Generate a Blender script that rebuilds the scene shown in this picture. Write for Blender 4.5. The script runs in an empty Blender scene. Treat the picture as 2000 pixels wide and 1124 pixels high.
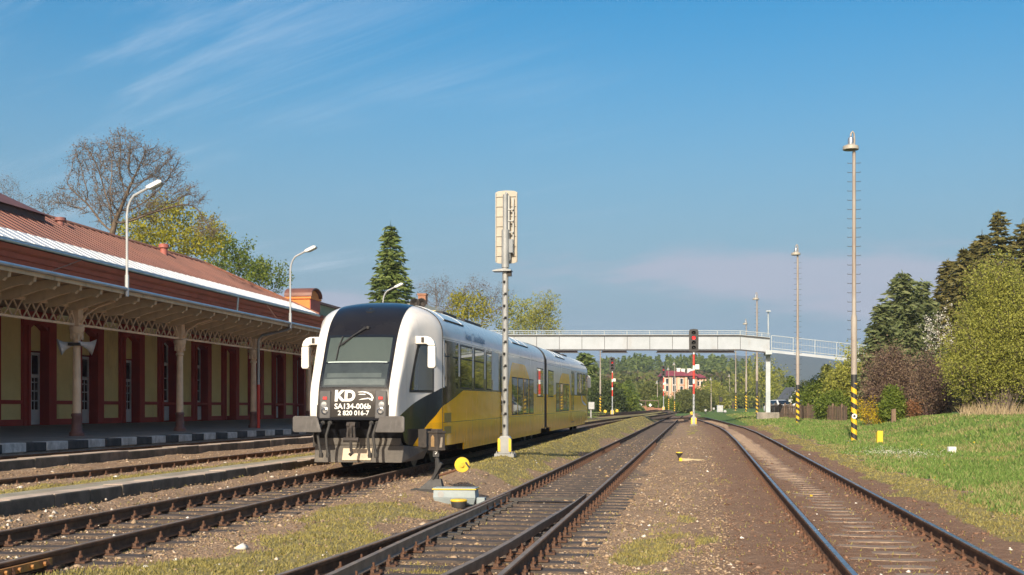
import bpy, math, random
import numpy as np
from mathutils import Vector, Matrix

# ------------------------------------------------------------------ camera, world, sun, exposure
SC = bpy.context.scene
COL = SC.collection
FPX = 2400.0                      # focal length in photograph pixels (2000 wide)
TH = math.atan(357.0 / FPX)       # the camera looks this far left of the track direction (+Y)
HY = 796.0                        # horizon row in the photograph
CZ = 1.69                         # eye height
cam_d = bpy.data.cameras.new("camera")
cam_d.sensor_width = 36.0
cam_d.lens = FPX / 2000.0 * 36.0
cam_d.shift_y = (HY - 562.0) / 2000.0
cam_d.clip_start = 0.1
cam_d.clip_end = 30000
cam = bpy.data.objects.new("camera", cam_d)
cam.location = (0, 0, CZ)
cam.rotation_euler = (math.pi / 2, 0, TH)
COL.objects.link(cam)
SC.camera = cam

SUN_EL = math.radians(28.0)
SUN_OFF = math.radians(6.0)       # the sun stands behind the camera, a little left of the track axis
W = bpy.data.worlds.new("World")
SC.world = W
W.use_nodes = True
wt = W.node_tree
wt.nodes.clear()
def wn(t): return wt.nodes.new(t)
w_out = wn("ShaderNodeOutputWorld"); w_bg = wn("ShaderNodeBackground"); w_sky = wn("ShaderNodeTexSky")
w_sky.sky_type = 'NISHITA'
w_sky.sun_disc = False
w_sky.sun_elevation = SUN_EL
w_sky.sun_rotation = math.pi + SUN_OFF
w_sky.air_density = 1.15
w_sky.dust_density = 3.6
w_sky.ozone_density = 2.2
w_bg.inputs[1].default_value = 0.095
w_hs = wn("ShaderNodeHueSaturation")
w_hs.inputs['Saturation'].default_value = 1.62
w_hs.inputs['Hue'].default_value = 0.494
wt.links.new(w_sky.outputs[0], w_hs.inputs['Color'])
# thin cirrus streaks and low lilac cloud banks, by direction
w_tc = wn("ShaderNodeTexCoord")
w_sep = wn("ShaderNodeSeparateXYZ"); wt.links.new(w_tc.outputs['Generated'], w_sep.inputs[0])
def wmath(op, a, b=None, clamp=False):
    n = wn("ShaderNodeMath"); n.operation = op; n.use_clamp = clamp
    for i, q in enumerate((a, b)):
        if q is None: continue
        if isinstance(q, (int, float)): n.inputs[i].default_value = q
        else: wt.links.new(q, n.inputs[i])
    return n.outputs[0]
def wmap(src, scale, rot, loc=(0, 0, 0)):
    m = wn("ShaderNodeMapping"); m.inputs['Scale'].default_value = scale
    m.inputs['Rotation'].default_value = rot; m.inputs['Location'].default_value = loc
    wt.links.new(src, m.inputs['Vector']); return m.outputs[0]
def wnoise(vec, scale, detail=6, rough=.55, dist=0.0):
    n = wn("ShaderNodeTexNoise"); n.inputs['Scale'].default_value = scale
    n.inputs['Detail'].default_value = detail; n.inputs['Roughness'].default_value = rough
    n.inputs['Distortion'].default_value = dist
    wt.links.new(vec, n.inputs['Vector']); return n.outputs[0]
def wramp(v, a, b):
    r = wn("ShaderNodeMapRange"); r.clamp = True; r.interpolation_type = 'SMOOTHSTEP'
    wt.links.new(v, r.inputs[0]); r.inputs[1].default_value = a; r.inputs[2].default_value = b
    return r.outputs[0]
zz = w_sep.outputs[2]; xx = w_sep.outputs[0]
# plane of a high cloud sheet: direction / z
w_div = wn("ShaderNodeVectorMath"); w_div.operation = 'DIVIDE'
w_cz = wn("ShaderNodeCombineXYZ")
zc = wmath('MAXIMUM', zz, 0.04)
for i in range(3): wt.links.new(zc, w_cz.inputs[i])
wt.links.new(w_tc.outputs['Generated'], w_div.inputs[0]); wt.links.new(w_cz.outputs[0], w_div.inputs[1])
sheet = w_div.outputs[0]
c1 = wnoise(wmap(wmap(sheet, (1, 1, 1), (0, 0, math.radians(-50))), (1.5, .14, 1), (0, 0, 0), (.3, .2, 0)), 1.7, 9, .64, .5)
c1 = wmath('MULTIPLY', wramp(c1, .44, .76), wramp(wnoise(wmap(sheet, (1, 1, 1), (0, 0, .3), (3.2, .4, 0)), .45, 3), .40, .62))
c1 = wmath('MULTIPLY', c1, wramp(wmath('ADD', xx, wmath('MULTIPLY', zz, .3)), .12, -.36))
c1 = wmath('MULTIPLY', c1, .5)
c2 = wnoise(wmap(w_tc.outputs['Generated'], (1, 1, 5.2), (0, 0, 0), (.35, 0, .12)), 3.1, 7, .55, .2)
band = wmath('MULTIPLY', wramp(zz, .035, .07), wramp(zz, .165, .115))
c2 = wmath('MULTIPLY', wmath('MULTIPLY', wramp(c2, .46, .62), band), .55)
w_m1 = wn("ShaderNodeMixRGB"); w_m1.inputs[2].default_value = (4.6, 5.3, 6.2, 1)
w_m0 = wn("ShaderNodeMixRGB"); w_m0.inputs[2].default_value = (1.50, 2.48, 3.55, 1)
wt.links.new(wmath('MULTIPLY', wramp(zz, .34, -.02), .92), w_m0.inputs[0]); wt.links.new(w_hs.outputs[0], w_m0.inputs[1])
wt.links.new(w_m0.outputs[0], w_m1.inputs[1]); wt.links.new(c1, w_m1.inputs[0])
w_m2 = wn("ShaderNodeMixRGB"); w_m2.inputs[2].default_value = (3.9, 3.55, 4.3, 1)
wt.links.new(w_m1.outputs[0], w_m2.inputs[1]); wt.links.new(c2, w_m2.inputs[0])
wt.links.new(w_m2.outputs[0], w_bg.inputs[0])
wt.links.new(w_bg.outputs[0], w_out.inputs[0])

sun_d = bpy.data.lights.new("sun", 'SUN')
sun_d.energy = 3.8
sun_d.angle = math.radians(0.53)
sun_d.color = (1.0, 0.88, 0.70)
sun = bpy.data.objects.new("sun", sun_d)
sd = Vector((math.sin(SUN_OFF) * math.cos(SUN_EL), math.cos(SUN_OFF) * math.cos(SUN_EL), -math.sin(SUN_EL)))
sun.rotation_euler = sd.to_track_quat('-Z', 'Y').to_euler()
sun.location = (-20, -60, 60)
COL.objects.link(sun)
SC.view_settings.view_transform = 'Standard'
SC.view_settings.look = 'None'
SC.view_settings.exposure = 0.64
SC.view_settings.gamma = 1.0
SC.cycles.max_bounces = 6
SC.cycles.transparent_max_bounces = 12
SC.cycles.volume_bounces = 0

# ------------------------------------------------------------------ geometry helpers
RG = random.Random(11)
NP = np.random.default_rng(5)
cosT, sinT = math.cos(TH), math.sin(TH)
FW = Vector((-sinT, cosT, 0)); RT = Vector((cosT, sinT, 0)); UP = Vector((0, 0, 1))
def at(px, py, Z):
    """world point seen at a photograph pixel at axial depth Z"""
    px, py, Z = float(px), float(py), float(Z)
    return Vector((0, 0, CZ)) + Z * (FW + (px - 1000) / FPX * RT + (HY - py) / FPX * UP)
def dist_on(px, X):
    """how far along the tracks a pixel column meets the vertical plane x = X"""
    a = math.atan((px - 1000) / FPX) - TH
    return X / math.tan(a)
def sstep(a, b, x):
    t = np.clip((x - a) / (b - a), 0, 1)
    return t * t * (3 - 2 * t)

class MB:
    def __init__(s):
        s.v = []; s.f = []; s.m = []; s.n = 0; s.cur = 0; s.arr = []
    def mat(s, i): s.cur = i; return s
    def add(s, vs, fs):
        b = s.n
        s.v.extend([tuple(p) for p in vs]); s.n += len(vs)
        for f in fs: s.f.append(tuple(i + b for i in f)); s.m.append(s.cur)
        return s
    def hexa(s, p):   # 8 points: bottom ring 0-3 (counter-clockwise from above), top ring 4-7
        return s.add(p, [(3, 2, 1, 0), (4, 5, 6, 7), (0, 1, 5, 4), (1, 2, 6, 5), (2, 3, 7, 6), (3, 0, 4, 7)])
    def box(s, x0, x1, y0, y1, z0, z1):
        return s.hexa([(x0, y0, z0), (x1, y0, z0), (x1, y1, z0), (x0, y1, z0), (x0, y0, z1), (x1, y0, z1), (x1, y1, z1), (x0, y1, z1)])
    def cbox(s, c, d, rz=0.0, rx=0.0, ry=0.0):
        M = Matrix.Rotation(rz, 3, 'Z') @ Matrix.Rotation(ry, 3, 'Y') @ Matrix.Rotation(rx, 3, 'X')
        h = [q / 2 for q in d]; c = Vector(c)
        ps = [(-1, -1, -1), (1, -1, -1), (1, 1, -1), (-1, 1, -1), (-1, -1, 1), (1, -1, 1), (1, 1, 1), (-1, 1, 1)]
        return s.hexa([c + M @ Vector((a * h[0], b * h[1], e * h[2])) for a, b, e in ps])
    def beam(s, a, b, w, h, up=(0, 0, 1)):
        a = Vector(a); b = Vector(b); d = (b - a).normalized(); u = Vector(up)
        sd_ = d.cross(u).normalized(); u = sd_.cross(d).normalized()
        q = []
        for p in (a, b):
            for i, j in ((-1, -1), (1, -1), (1, 1), (-1, 1)): q.append(p + sd_ * (i * w / 2) + u * (j * h / 2))
        return s.add(q, [(0, 1, 2, 3), (7, 6, 5, 4), (1, 0, 4, 5), (2, 1, 5, 6), (3, 2, 6, 7), (0, 3, 7, 4)])
    def tube(s, pts, rad, n=8, cap=True):
        pts = [Vector(p) for p in pts]
        if not hasattr(rad, '__len__'): rad = [rad] * len(pts)
        ref = None; vs = []; k = len(pts)
        for i, p in enumerate(pts):
            d = (pts[min(i + 1, k - 1)] - pts[max(i - 1, 0)])
            if d.length < 1e-9: d = Vector((0, 0, 1))
            d.normalize()
            if ref is None: ref = Vector((1, 0, 0)) if abs(d.x) < .9 else Vector((0, 1, 0))
            u = (ref - d * ref.dot(d)).normalized(); w = d.cross(u); ref = u
            for j in range(n):
                a = 2 * math.pi * j / n
                vs.append(p + (u * math.cos(a) + w * math.sin(a)) * rad[i])
        fs = []
        for i in range(k - 1):
            for j in range(n):
                fs.append((i * n + j, i * n + (j + 1) % n, (i + 1) * n + (j + 1) % n, (i + 1) * n + j))
        if cap:
            fs.append(tuple(range(n - 1, -1, -1))); fs.append(tuple((k - 1) * n + j for j in range(n)))
        return s.add(vs, fs)
    def lathe(s, prof, c=(0, 0, 0), n=16, ax='z', cap=True):
        vs = []
        for r, z in prof:
            for j in range(n):
                a = 2 * math.pi * j / n; x, y = r * math.cos(a), r * math.sin(a)
                if ax == 'z': q = (x, y, z)
                elif ax == 'y': q = (x, z, -y)
                else: q = (z, x, y)
                vs.append((c[0] + q[0], c[1] + q[1], c[2] + q[2]))
        fs = []
        k = len(prof)
        for i in range(k - 1):
            for j in range(n): fs.append((i * n + j, i * n + (j + 1) % n, (i + 1) * n + (j + 1) % n, (i + 1) * n + j))
        if cap:
            fs.append(tuple(range(n - 1, -1, -1))); fs.append(tuple((k - 1) * n + j for j in range(n)))
        return s.add(vs, fs)
    def prism(s, poly, a, b, ax='x'):
        """polygon in the plane across ax, extruded from a to b; poly gives (y,z) for x, (x,z) for y, (x,y) for z"""
        def q(p, t): return (t, p[0], p[1]) if ax == 'x' else ((p[0], t, p[1]) if ax == 'y' else (p[0], p[1], t))
        n = len(poly)
        vs = [q(p, a) for p in poly] + [q(p, b) for p in poly]
        fs = [tuple(range(n - 1, -1, -1)), tuple(range(n, 2 * n))] + [(i, (i + 1) % n, n + (i + 1) % n, n + i) for i in range(n)]
        return s.add(vs, fs)
    def sweep(s, prof, pts, side=None):
        """closed (across, up) profile swept along a path lying near the horizontal"""
        pts = [Vector(p) for p in pts]; n = len(prof); k = len(pts); vs = []
        for i, p in enumerate(pts):
            d = pts[min(i + 1, k - 1)] - pts[max(i - 1, 0)]; d.z = 0; d.normalize()
            r = Vector((d.y, -d.x, 0))
            for a, b in prof: vs.append(p + r * a + Vector((0, 0, b)))
        fs = []
        for i in range(k - 1):
            for j in range(n): fs.append((i * n + j, i * n + (j + 1) % n, (i + 1) * n + (j + 1) % n, (i + 1) * n + j))
        fs.append(tuple(range(n - 1, -1, -1))); fs.append(tuple((k - 1) * n + j for j in range(n)))
        return s.add(vs, fs)
    def raw(s, V, Fa):  # numpy vertices (n,3) and faces (m,k)
        s.arr.append((np.asarray(V, dtype=np.float64), np.asarray(Fa, dtype=np.int64), s.cur)); return s
    def build(s, name, mats, parent=None, smooth=None, bevel=None, fixn=False):
        if not isinstance(mats, (list, tuple)): mats = [mats]
        me = bpy.data.meshes.new(name)
        if s.arr:
            Vs = []; loops = []; tot = []; mi = []; base = 0
            if s.v:
                Vs.append(np.array(s.v)); base = len(s.v)
                for f, m in zip(s.f, s.m): loops.append(np.array(f)); tot.append(np.array([len(f)])); mi.append(np.array([m]))
            for V, Fa, m in s.arr:
                Vs.append(V); loops.append((Fa + base).ravel()); tot.append(np.full(len(Fa), Fa.shape[1])); mi.append(np.full(len(Fa), m)); base += len(V)
            V = np.concatenate(Vs); L = np.concatenate(loops); T = np.concatenate(tot); Mi = np.concatenate(mi)
            me.vertices.add(len(V)); me.vertices.foreach_set("co", V.astype(np.float32).ravel())
            me.loops.add(len(L)); me.loops.foreach_set("vertex_index", L.astype(np.int32))
            me.polygons.add(len(T))
            st = np.concatenate([[0], np.cumsum(T)[:-1]])
            me.polygons.foreach_set("loop_start", st.astype(np.int32))
            me.polygons.foreach_set("material_index", Mi.astype(np.int32))
            me.update(calc_edges=True)
        else:
            me.from_pydata(s.v, [], s.f)
            me.polygons.foreach_set("material_index", s.m)
            me.update()
        for m in mats: me.materials.append(m)
        if fixn:
            import bmesh
            bm = bmesh.new(); bm.from_mesh(me); bmesh.ops.recalc_face_normals(bm, faces=bm.faces); bm.to_mesh(me); bm.free()
        if smooth is not None:
            me.polygons.foreach_set("use_smooth", [True] * len(me.polygons))
            if smooth < 180: me.set_sharp_from_angle(angle=math.radians(smooth))
        o = bpy.data.objects.new(name, me); COL.objects.link(o)
        if parent is not None: o.parent = parent
        if bevel:
            md = o.modifiers.new("edge", 'BEVEL'); md.width = bevel; md.segments = 2; md.limit_method = 'ANGLE'; md.angle_limit = math.radians(35)
        return o

def tag(o, label, cat, group=None, kind=None):
    if label: o["label"] = label
    if cat: o["category"] = cat
    if group: o["group"] = group
    if kind: o["kind"] = kind
    return o
def thing(name, label, cat, loc=(0, 0, 0), rz=0.0, group=None, kind=None):
    o = bpy.data.objects.new(name, None); o.empty_display_size = .2; COL.objects.link(o)
    o.location = loc; o.rotation_euler = (0, 0, rz)
    return tag(o, label, cat, group, kind)
def dup(root, loc, rz=None, label=None, scale=None):
    def cp(o, par):
        c = o.copy(); COL.objects.link(c); c.parent = par
        for ch in o.children: cp(ch, c)
        return c
    r = cp(root, None); r.location = loc
    if rz is not None: r.rotation_euler = (0, 0, rz)
    if scale is not None: r.scale = (scale,) * 3 if not hasattr(scale, '__len__') else scale
    if label: r["label"] = label
    return r

# ------------------------------------------------------------------ materials
class E:
    """small shader expression: sockets with arithmetic"""
    def __init__(s, t, k): s.t = t; s.k = k
    def _m(s, op, *a, clamp=False):
        n = s.t.nodes.new("ShaderNodeMath"); n.operation = op; n.use_clamp = clamp
        for i, q in enumerate((s,) + a):
            if isinstance(q, E): s.t.links.new(q.k, n.inputs[i])
            else: n.inputs[i].default_value = q
        return E(s.t, n.outputs[0])
    def __add__(s, o): return s._m('ADD', o)
    def __sub__(s, o): return s._m('SUBTRACT', o)
    def __mul__(s, o): return s._m('MULTIPLY', o)
    def gt(s, o): return s._m('GREATER_THAN', o)
    def lt(s, o): return s._m('LESS_THAN', o)
    def mx(s, o): return s._m('MAXIMUM', o)
    def mn(s, o): return s._m('MINIMUM', o)
    def fract(s): return s._m('FRACT')
    def absv(s): return s._m('ABSOLUTE')
    def rng(s, a, b):
        r = s.t.nodes.new("ShaderNodeMapRange"); r.clamp = True; r.interpolation_type = 'SMOOTHSTEP'
        s.t.links.new(s.k, r.inputs[0]); r.inputs[1].default_value = a; r.inputs[2].default_value = b
        return E(s.t, r.outputs[0])
def nmat(name):
    m = bpy.data.materials.new(name); m.use_nodes = True
    t = m.node_tree; b = t.nodes["Principled BSDF"]
    return m, t, b
def coords(t, kind='Object'):
    n = t.nodes.new("ShaderNodeTexCoord"); return n.outputs[kind]
def noise(t, vec, scale, detail=5, rough=.6, dist=0):
    n = t.nodes.new("ShaderNodeTexNoise"); n.inputs['Scale'].default_value = scale; n.inputs['Detail'].default_value = detail
    n.inputs['Roughness'].default_value = rough; n.inputs['Distortion'].default_value = dist
    if vec is not None: t.links.new(vec, n.inputs['Vector'])
    return E(t, n.outputs[0])
def mapping(t, vec, scale=(1, 1, 1), rot=(0, 0, 0)):
    n = t.nodes.new("ShaderNodeMapping"); n.inputs['Scale'].default_value = scale; n.inputs['Rotation'].default_value = rot
    t.links.new(vec, n.inputs['Vector']); return n.outputs[0]
def xyz(t, vec):
    n = t.nodes.new("ShaderNodeSeparateXYZ"); t.links.new(vec, n.inputs[0]); return [E(t, n.outputs[i]) for i in range(3)]
def mixc(t, fac, a, b):
    n = t.nodes.new("ShaderNodeMixRGB")
    for i, q in enumerate((fac, a, b)):
        if isinstance(q, E): t.links.new(q.k, n.inputs[i])
        elif isinstance(q, (int, float)): n.inputs[i].default_value = q
        elif isinstance(q, (tuple, list)): n.inputs[i].default_value = (q[0], q[1], q[2], 1)
        else: t.links.new(q, n.inputs[i])
    return E(t, n.outputs[0])
def ramp(t, fac, cols):
    n = t.nodes.new("ShaderNodeValToRGB"); e = n.color_ramp.elements
    for i, (p, c) in enumerate(cols):
        if i < 2: q = e[i]; q.position = p
        else: q = e.new(p)
        q.color = (c[0], c[1], c[2], 1)
    t.links.new(fac.k, n.inputs[0]); return E(t, n.outputs[0])
def bump(t, b, h, strength=.4, dist=.02):
    n = t.nodes.new("ShaderNodeBump"); n.inputs['Strength'].default_value = strength; n.inputs['Distance'].default_value = dist
    t.links.new(h.k, n.inputs['Height']); t.links.new(n.outputs[0], b.inputs['Normal'])
def pm(name, c1, c2=None, scale=3.0, rough=.6, metal=0.0, bmp=0.0, bscale=30, coat=0.0, contrast=(.35, .65), stretch=(1, 1, 1), dirt=None, spec=None):
    """painted / stony / metal surface: two tones mixed by noise, optional bump and grime"""
    m, t, b = nmat(name)
    co = mapping(t, coords(t), stretch)
    if c2 is None: c2 = tuple(q * .8 for q in c1)
    col = mixc(t, noise(t, co, scale, 8, .65).rng(*contrast), c1, c2)
    if dirt:
        d = noise(t, mapping(t, coords(t), (1, 1, .35)), dirt[1], 8, .7).rng(.52, .72)
        col = mixc(t, d * dirt[2], col, dirt[0])
    t.links.new(col.k, b.inputs['Base Color'])
    rr = noise(t, co, scale * 2.3, 5, .6) * .25 + (rough - .12)
    t.links.new(rr.k, b.inputs['Roughness'])
    b.inputs['Metallic'].default_value = metal
    if spec is not None: b.inputs['Specular IOR Level'].default_value = spec
    if coat: b.inputs['Coat Weight'].default_value = coat; b.inputs['Coat Roughness'].default_value = .06
    if bmp: bump(t, b, noise(t, coords(t), bscale, 6, .7), bmp)
    return m
def leafmat(name, ramp_cols, trans=.3, rough=.6):
    m, t, b = nmat(name)
    g = t.nodes.new("ShaderNodeNewGeometry")
    f = E(t, g.outputs['Random Per Island']) * .6 + noise(t, coords(t), .45, 3) * .55 - .1
    col = ramp(t, f, ramp_cols)
    t.links.new(col.k, b.inputs['Base Color']); b.inputs['Roughness'].default_value = rough; b.inputs['Specular IOR Level'].default_value = .25
    tr = t.nodes.new("ShaderNodeBsdfTranslucent"); t.links.new(col.k, tr.inputs[0])
    mx = t.nodes.new("ShaderNodeMixShader"); mx.inputs[0].default_value = trans
    t.links.new(b.outputs[0], mx.inputs[1]); t.links.new(tr.outputs[0], mx.inputs[2])
    t.links.new(mx.outputs[0], t.nodes["Material Output"].inputs[0])
    return m
def glassmat(name, tint=(.02, .025, .03), rough=.03, spec=.8):
    m, t, b = nmat(name)
    c = mixc(t, noise(t, coords(t), .8, 3), tint, tuple(q * 1.8 + .004 for q in tint))
    t.links.new(c.k, b.inputs['Base Color']); b.inputs['Roughness'].default_value = rough
    b.inputs['Specular IOR Level'].default_value = spec; b.inputs['Coat Weight'].default_value = .1; b.inputs['Coat Roughness'].default_value = .02
    return m

M = {}
M['rail_rust'] = pm('rail_rust', (.17, .095, .055), (.095, .058, .038), 6, .8, .0, .2, 60, spec=.15)
M['rail_top'] = pm('rail_top_worn', (.30, .225, .16), (.20, .15, .11), 5, .5, .3)
M['rail_shiny'] = pm('rail_top_polished', (.33, .36, .42), (.24, .25, .28), 3, .28, .9)
M['sleeper'] = pm('tarred_sleeper', (.105, .078, .062), (.045, .036, .032), 4, .75, 0, .5, 40, stretch=(1, 9, 3))
M['sleeper_pale'] = pm('weathered_sleeper', (.17, .11, .078), (.33, .25, .18), 5, .8, 0, .5, 40, stretch=(.6, 6, 1))
M['clip'] = pm('rusty_clip', (.17, .08, .045), (.09, .048, .03), 12, .75, .2, .3, 80)
M['concrete'] = pm('old_concrete', (.30, .27, .23), (.19, .17, .145), 2.2, .85, 0, .4, 40, dirt=((.09, .085, .06), 1.4, .7))
M['kerb'] = pm('mossy_shaded_kerb', (.13, .11, .088), (.07, .062, .048), 2.5, .9, 0, .5, 30, dirt=((.05, .055, .03), 2.2, .8))  # mossy grime, darkened further for the shade on the upright faces
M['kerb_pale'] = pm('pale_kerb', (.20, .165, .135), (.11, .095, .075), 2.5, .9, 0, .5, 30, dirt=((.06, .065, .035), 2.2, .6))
M['kerb_top'] = pm('worn_sunlit_pink_kerb_top', (.58, .46, .36), (.40, .32, .25), 2.5, .9, 0, .4, 30, dirt=((.14, .13, .07), 2.2, .5))  # worn stone, with sunlight on the top painted into its pale tone
M['white_block'] = pm('flaking_white_paint', (.62, .62, .60), (.40, .40, .38), 4, .7, 0, .2, 30, dirt=((.10, .10, .09), 3, .6))
M['black_block'] = pm('dull_black_paint', (.035, .036, .04), (.07, .07, .068), 4, .8, 0, .2, 30)
M['asphalt'] = pm('platform_asphalt', (.27, .24, .205), (.21, .187, .16), 1.2, .9, 0, .3, 60)
M['yellow_wall'] = pm('ochre_render', (.86, .73, .35), (.78, .65, .29), .7, .9, 0, .15, 40, dirt=((.28, .22, .10), .7, .5))
M['red_paint'] = pm('oxide_red_wall', (.42, .055, .042), (.34, .046, .036), .9, .75, 0, .1, 30)
M['cornice'] = pm('oxide_red_cornice', (.38, .085, .058), (.30, .066, .045), .8, .7)
M['roof_red'] = pm('faded_red_sheet_roof', (.215, .092, .066), (.155, .068, .052), .6, .55, .1, .12, 8, dirt=((.20, .09, .07), .4, .6))
M['roof_flash'] = pm('bright_eave_sheet', (.86, .86, .84), (.74, .74, .73), 1.5, .38, .15)
M['zinc'] = pm('zinc_gutter', (.42, .47, .53), (.34, .38, .43), 2, .38, .7)
M['canopy_wood'] = pm('beige_painted_timber', (.62, .49, .33), (.50, .39, .26), 2, .8, 0, .2, 30, dirt=((.10, .075, .05), 1.2, .6))
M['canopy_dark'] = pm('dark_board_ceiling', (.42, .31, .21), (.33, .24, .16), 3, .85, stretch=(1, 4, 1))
M['cream_iron'] = pm('cream_cast_iron', (.80, .60, .41), (.70, .51, .34), 3, .6, 0, .15, 30, dirt=((.16, .09, .06), 2.5, .5))
M['brown_iron'] = pm('brown_cast_iron', (.20, .10, .085), (.15, .075, .065), 3, .6)
M['door_grey'] = pm('grey_white_joinery', (.68, .68, .69), (.58, .58, .60), 2, .6)
M['dark_glass'] = glassmat('dark_pane')
M['orange_wall'] = pm('orange_render', (.78, .27, .07), (.68, .22, .06), .8, .85)
M['green_wall'] = pm('grey_green_render', (.33, .36, .23), (.28, .31, .20), .8, .85)
M['brick'] = pm('weathered_brick', (.34, .17, .10), (.25, .12, .075), 7, .9, 0, .4, 40)
M['lamp_metal'] = pm('galvanised_pole', (.55, .56, .56), (.45, .46, .47), 2, .42, .5)
M['pole_metal'] = pm('weathered_steel_pole', (.40, .355, .30), (.28, .225, .18), 1.1, .6, .3, 0, 30, stretch=(1, 1, .4))
M['sig_cream'] = pm('cream_enamel', (.40, .37, .31), (.34, .31, .26), 3, .5, 0, .05, 20, dirt=((.50, .33, .15), 4, .5))
M['sig_grey'] = pm('signal_grey', (.34, .35, .35), (.26, .27, .27), 2.5, .5, .2)
M['black_paint'] = pm('matt_black', (.022, .022, .024), (.035, .034, .034), 4, .6)
M['grey_box'] = pm('blue_grey_enamel', (.30, .36, .38), (.25, .30, .32), 2, .55)
M['yellow_paint'] = pm('signal_yellow', (.80, .55, .03), (.68, .44, .03), 3, .5, dirt=((.35, .22, .05), 3, .5))
M['white_paint'] = pm('white_enamel', (.78, .78, .75), (.68, .68, .65), 3, .5)
M['dull_white'] = pm('dull_white', (.48, .49, .50), (.38, .39, .40), 3, .6)
M['red_enamel'] = pm('red_enamel', (.62, .045, .03), (.52, .04, .03), 3, .5)
M['bridge_panel'] = pm('pale_bridge_panel', (.43, .47, .52), (.37, .41, .45), .5, .7, dirt=((.30, .27, .24), .6, .45))
M['bridge_rail'] = pm('pale_blue_grey_rail', (.44, .49, .52), (.36, .41, .44), 1, .55)
M['dark_steel'] = pm('dark_steel', (.075, .07, .065), (.05, .045, .042), 3, .55, .4)
M['brown_beam'] = pm('red_brown_beam', (.20, .12, .11), (.13, .08, .075), 2, .7)
M['fence_wood'] = pm('dark_weathered_boards', (.12, .075, .05), (.20, .135, .09), 1.6, .9, 0, .4, 20, stretch=(4, 4, .4))
M['bark'] = pm('bark', (.16, .12, .085), (.09, .07, .052), 2.5, .9, 0, .4, 20, stretch=(1, 1, .3))
M['bark_grey'] = pm('grey_bark', (.19, .16, .13), (.12, .10, .085), 2, .9)
M['twig_brown'] = pm('brown_twigs', (.20, .155, .12), (.13, .10, .08), .8, .9)
M['twig_purple'] = pm('purple_brown_twigs', (.15, .085, .08), (.09, .055, .055), .8, .9)
def emis(name, col, s):
    m, t, b = nmat(name)
    b.inputs['Base Color'].default_value = (*col, 1); b.inputs['Roughness'].default_value = .3
    b.inputs['Emission Color'].default_value = (*col, 1); b.inputs['Emission Strength'].default_value = s
    return m
M['red_light'] = emis('lit_red_lens', (.9, .03, .03), 1.6)
M['red_dim'] = emis('dim_red_lens', (.55, .02, .02), .35)
M['lens_dark'] = glassmat('unlit_lens', (.012, .012, .012))
# ------------------------------------------------------------------ ground
TX = -6.9            # train track centre
MX = -2.45           # middle track centre
def right_x(D):      # centre of the curving right-hand track
    return np.interp(D, [-30, 11.5, 25.8, 50, 66, 80, 92, 104, 116, 128, 142, 170], [2.08, 2.15, 2.25, 2.42, 2.45, 2.33, 1.98, 1.30, .33, -.85, -1.95, -2.45])
def g(X, D):
    X = np.asarray(X, float); D = np.asarray(D, float)
    Dc = np.clip(D, -20, 190)
    s = np.interp(X, [-60, -6.9, -4.6, -3.4, -1.5, 0.2, 2.2, 4.2, 6.2, 80], [.0050, .0050, .0062, .0022, .0022, .0046, .0030, .0056, .0068, .0068])
    b = np.interp(X, [-60, -6.2, -5.0, -3.6, -1.4, -.3, .9, 2.2, 3.4, 4.4, 6.4, 80], [.06, .06, .06, .0, .0, .035, .03, .0, .02, .05, .03, .03])
    z = s * Dc + b
    # mossy mound between the train and the middle track
    z = z + .27 * sstep(15, 27, D) * (1 - sstep(95, 130, D)) * np.exp(-((X + 4.55) / .62) ** 2)
    # terraces of the low platforms on the left
    left = np.interp(X, [-400, -26, -22.4, -15.25, -15.2, -14.9, -13.9, -13.4, -11.2, -9.7, -8.78, -8.72, -8.2, -7.95], [1.0, 1.0, 1.0, .80, .52, .50, .50, .47, .41, .40, .26, .26, .16, .12])
    wl = sstep(-7.9, -8.25, X) * (1 - sstep(84, 96, D))
    z = z * (1 - wl) + wl * (left + np.where(X > -8.7, .004 * Dc, 0))
    # grassy bank on the right
    z = z + (.80 * sstep(8.2, 13.2, X) + .25 * sstep(13, 40, X)) * (1 - sstep(66, 84, D)) * sstep(5, 25, D)
    return z
def gz(X, D): return float(g(X, D))

def axis(segs):
    out = []
    for a, b, st in segs: out.append(np.arange(a, b - 1e-6, st))
    return np.concatenate(out + [[segs[-1][1]]])
gx = axis([(-3500, -400, 500), (-400, -60, 60), (-60, -24, 6), (-24, -16, 1), (-16, -9.6, .2), (-9.6, 6, .11), (6, 14, .3), (14, 40, 2), (40, 120, 10), (120, 400, 60), (400, 3500, 500)])
gy = axis([(-60, -4, 7), (-4, 8, .5), (8, 30, .14), (30, 60, .4), (60, 140, 1.2), (140, 200, 5), (200, 500, 40), (500, 4000, 500)])
GX, GY = np.meshgrid(gx, gy)
GZ = g(GX, GY)
# small relief
def vnoise(x, y, f, seed):
    r = np.random.default_rng(seed); T = r.random((257, 257))
    u = x * f; v = y * f; i = np.floor(u).astype(int); j = np.floor(v).astype(int)
    fu = u - i; fv = v - j; fu = fu * fu * (3 - 2 * fu); fv = fv * fv * (3 - 2 * fv)
    i0 = i % 256; j0 = j % 256
    return (T[j0, i0] * (1 - fu) + T[j0, i0 + 1] * fu) * (1 - fv) + (T[j0 + 1, i0] * (1 - fu) + T[j0 + 1, i0 + 1] * fu) * fv
def relief(X, D):
    near_tr = np.minimum(np.abs(X - TX), np.minimum(np.abs(X - MX), np.abs(X - right_x(D))))
    k = .25 + .75 * sstep(.9, 1.7, near_tr)
    return ((vnoise(X, D, 3.1, 1) - .5) * .030 + (vnoise(X, D, .9, 2) - .5) * .045 + (vnoise(X, D, 7.3, 3) - .5) * .02) * k
okz = (np.abs(GX) < 60) & (GY < 200)
GZ = GZ + np.where(okz, relief(GX, GY), 0)
ny_, nx_ = GX.shape
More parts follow.
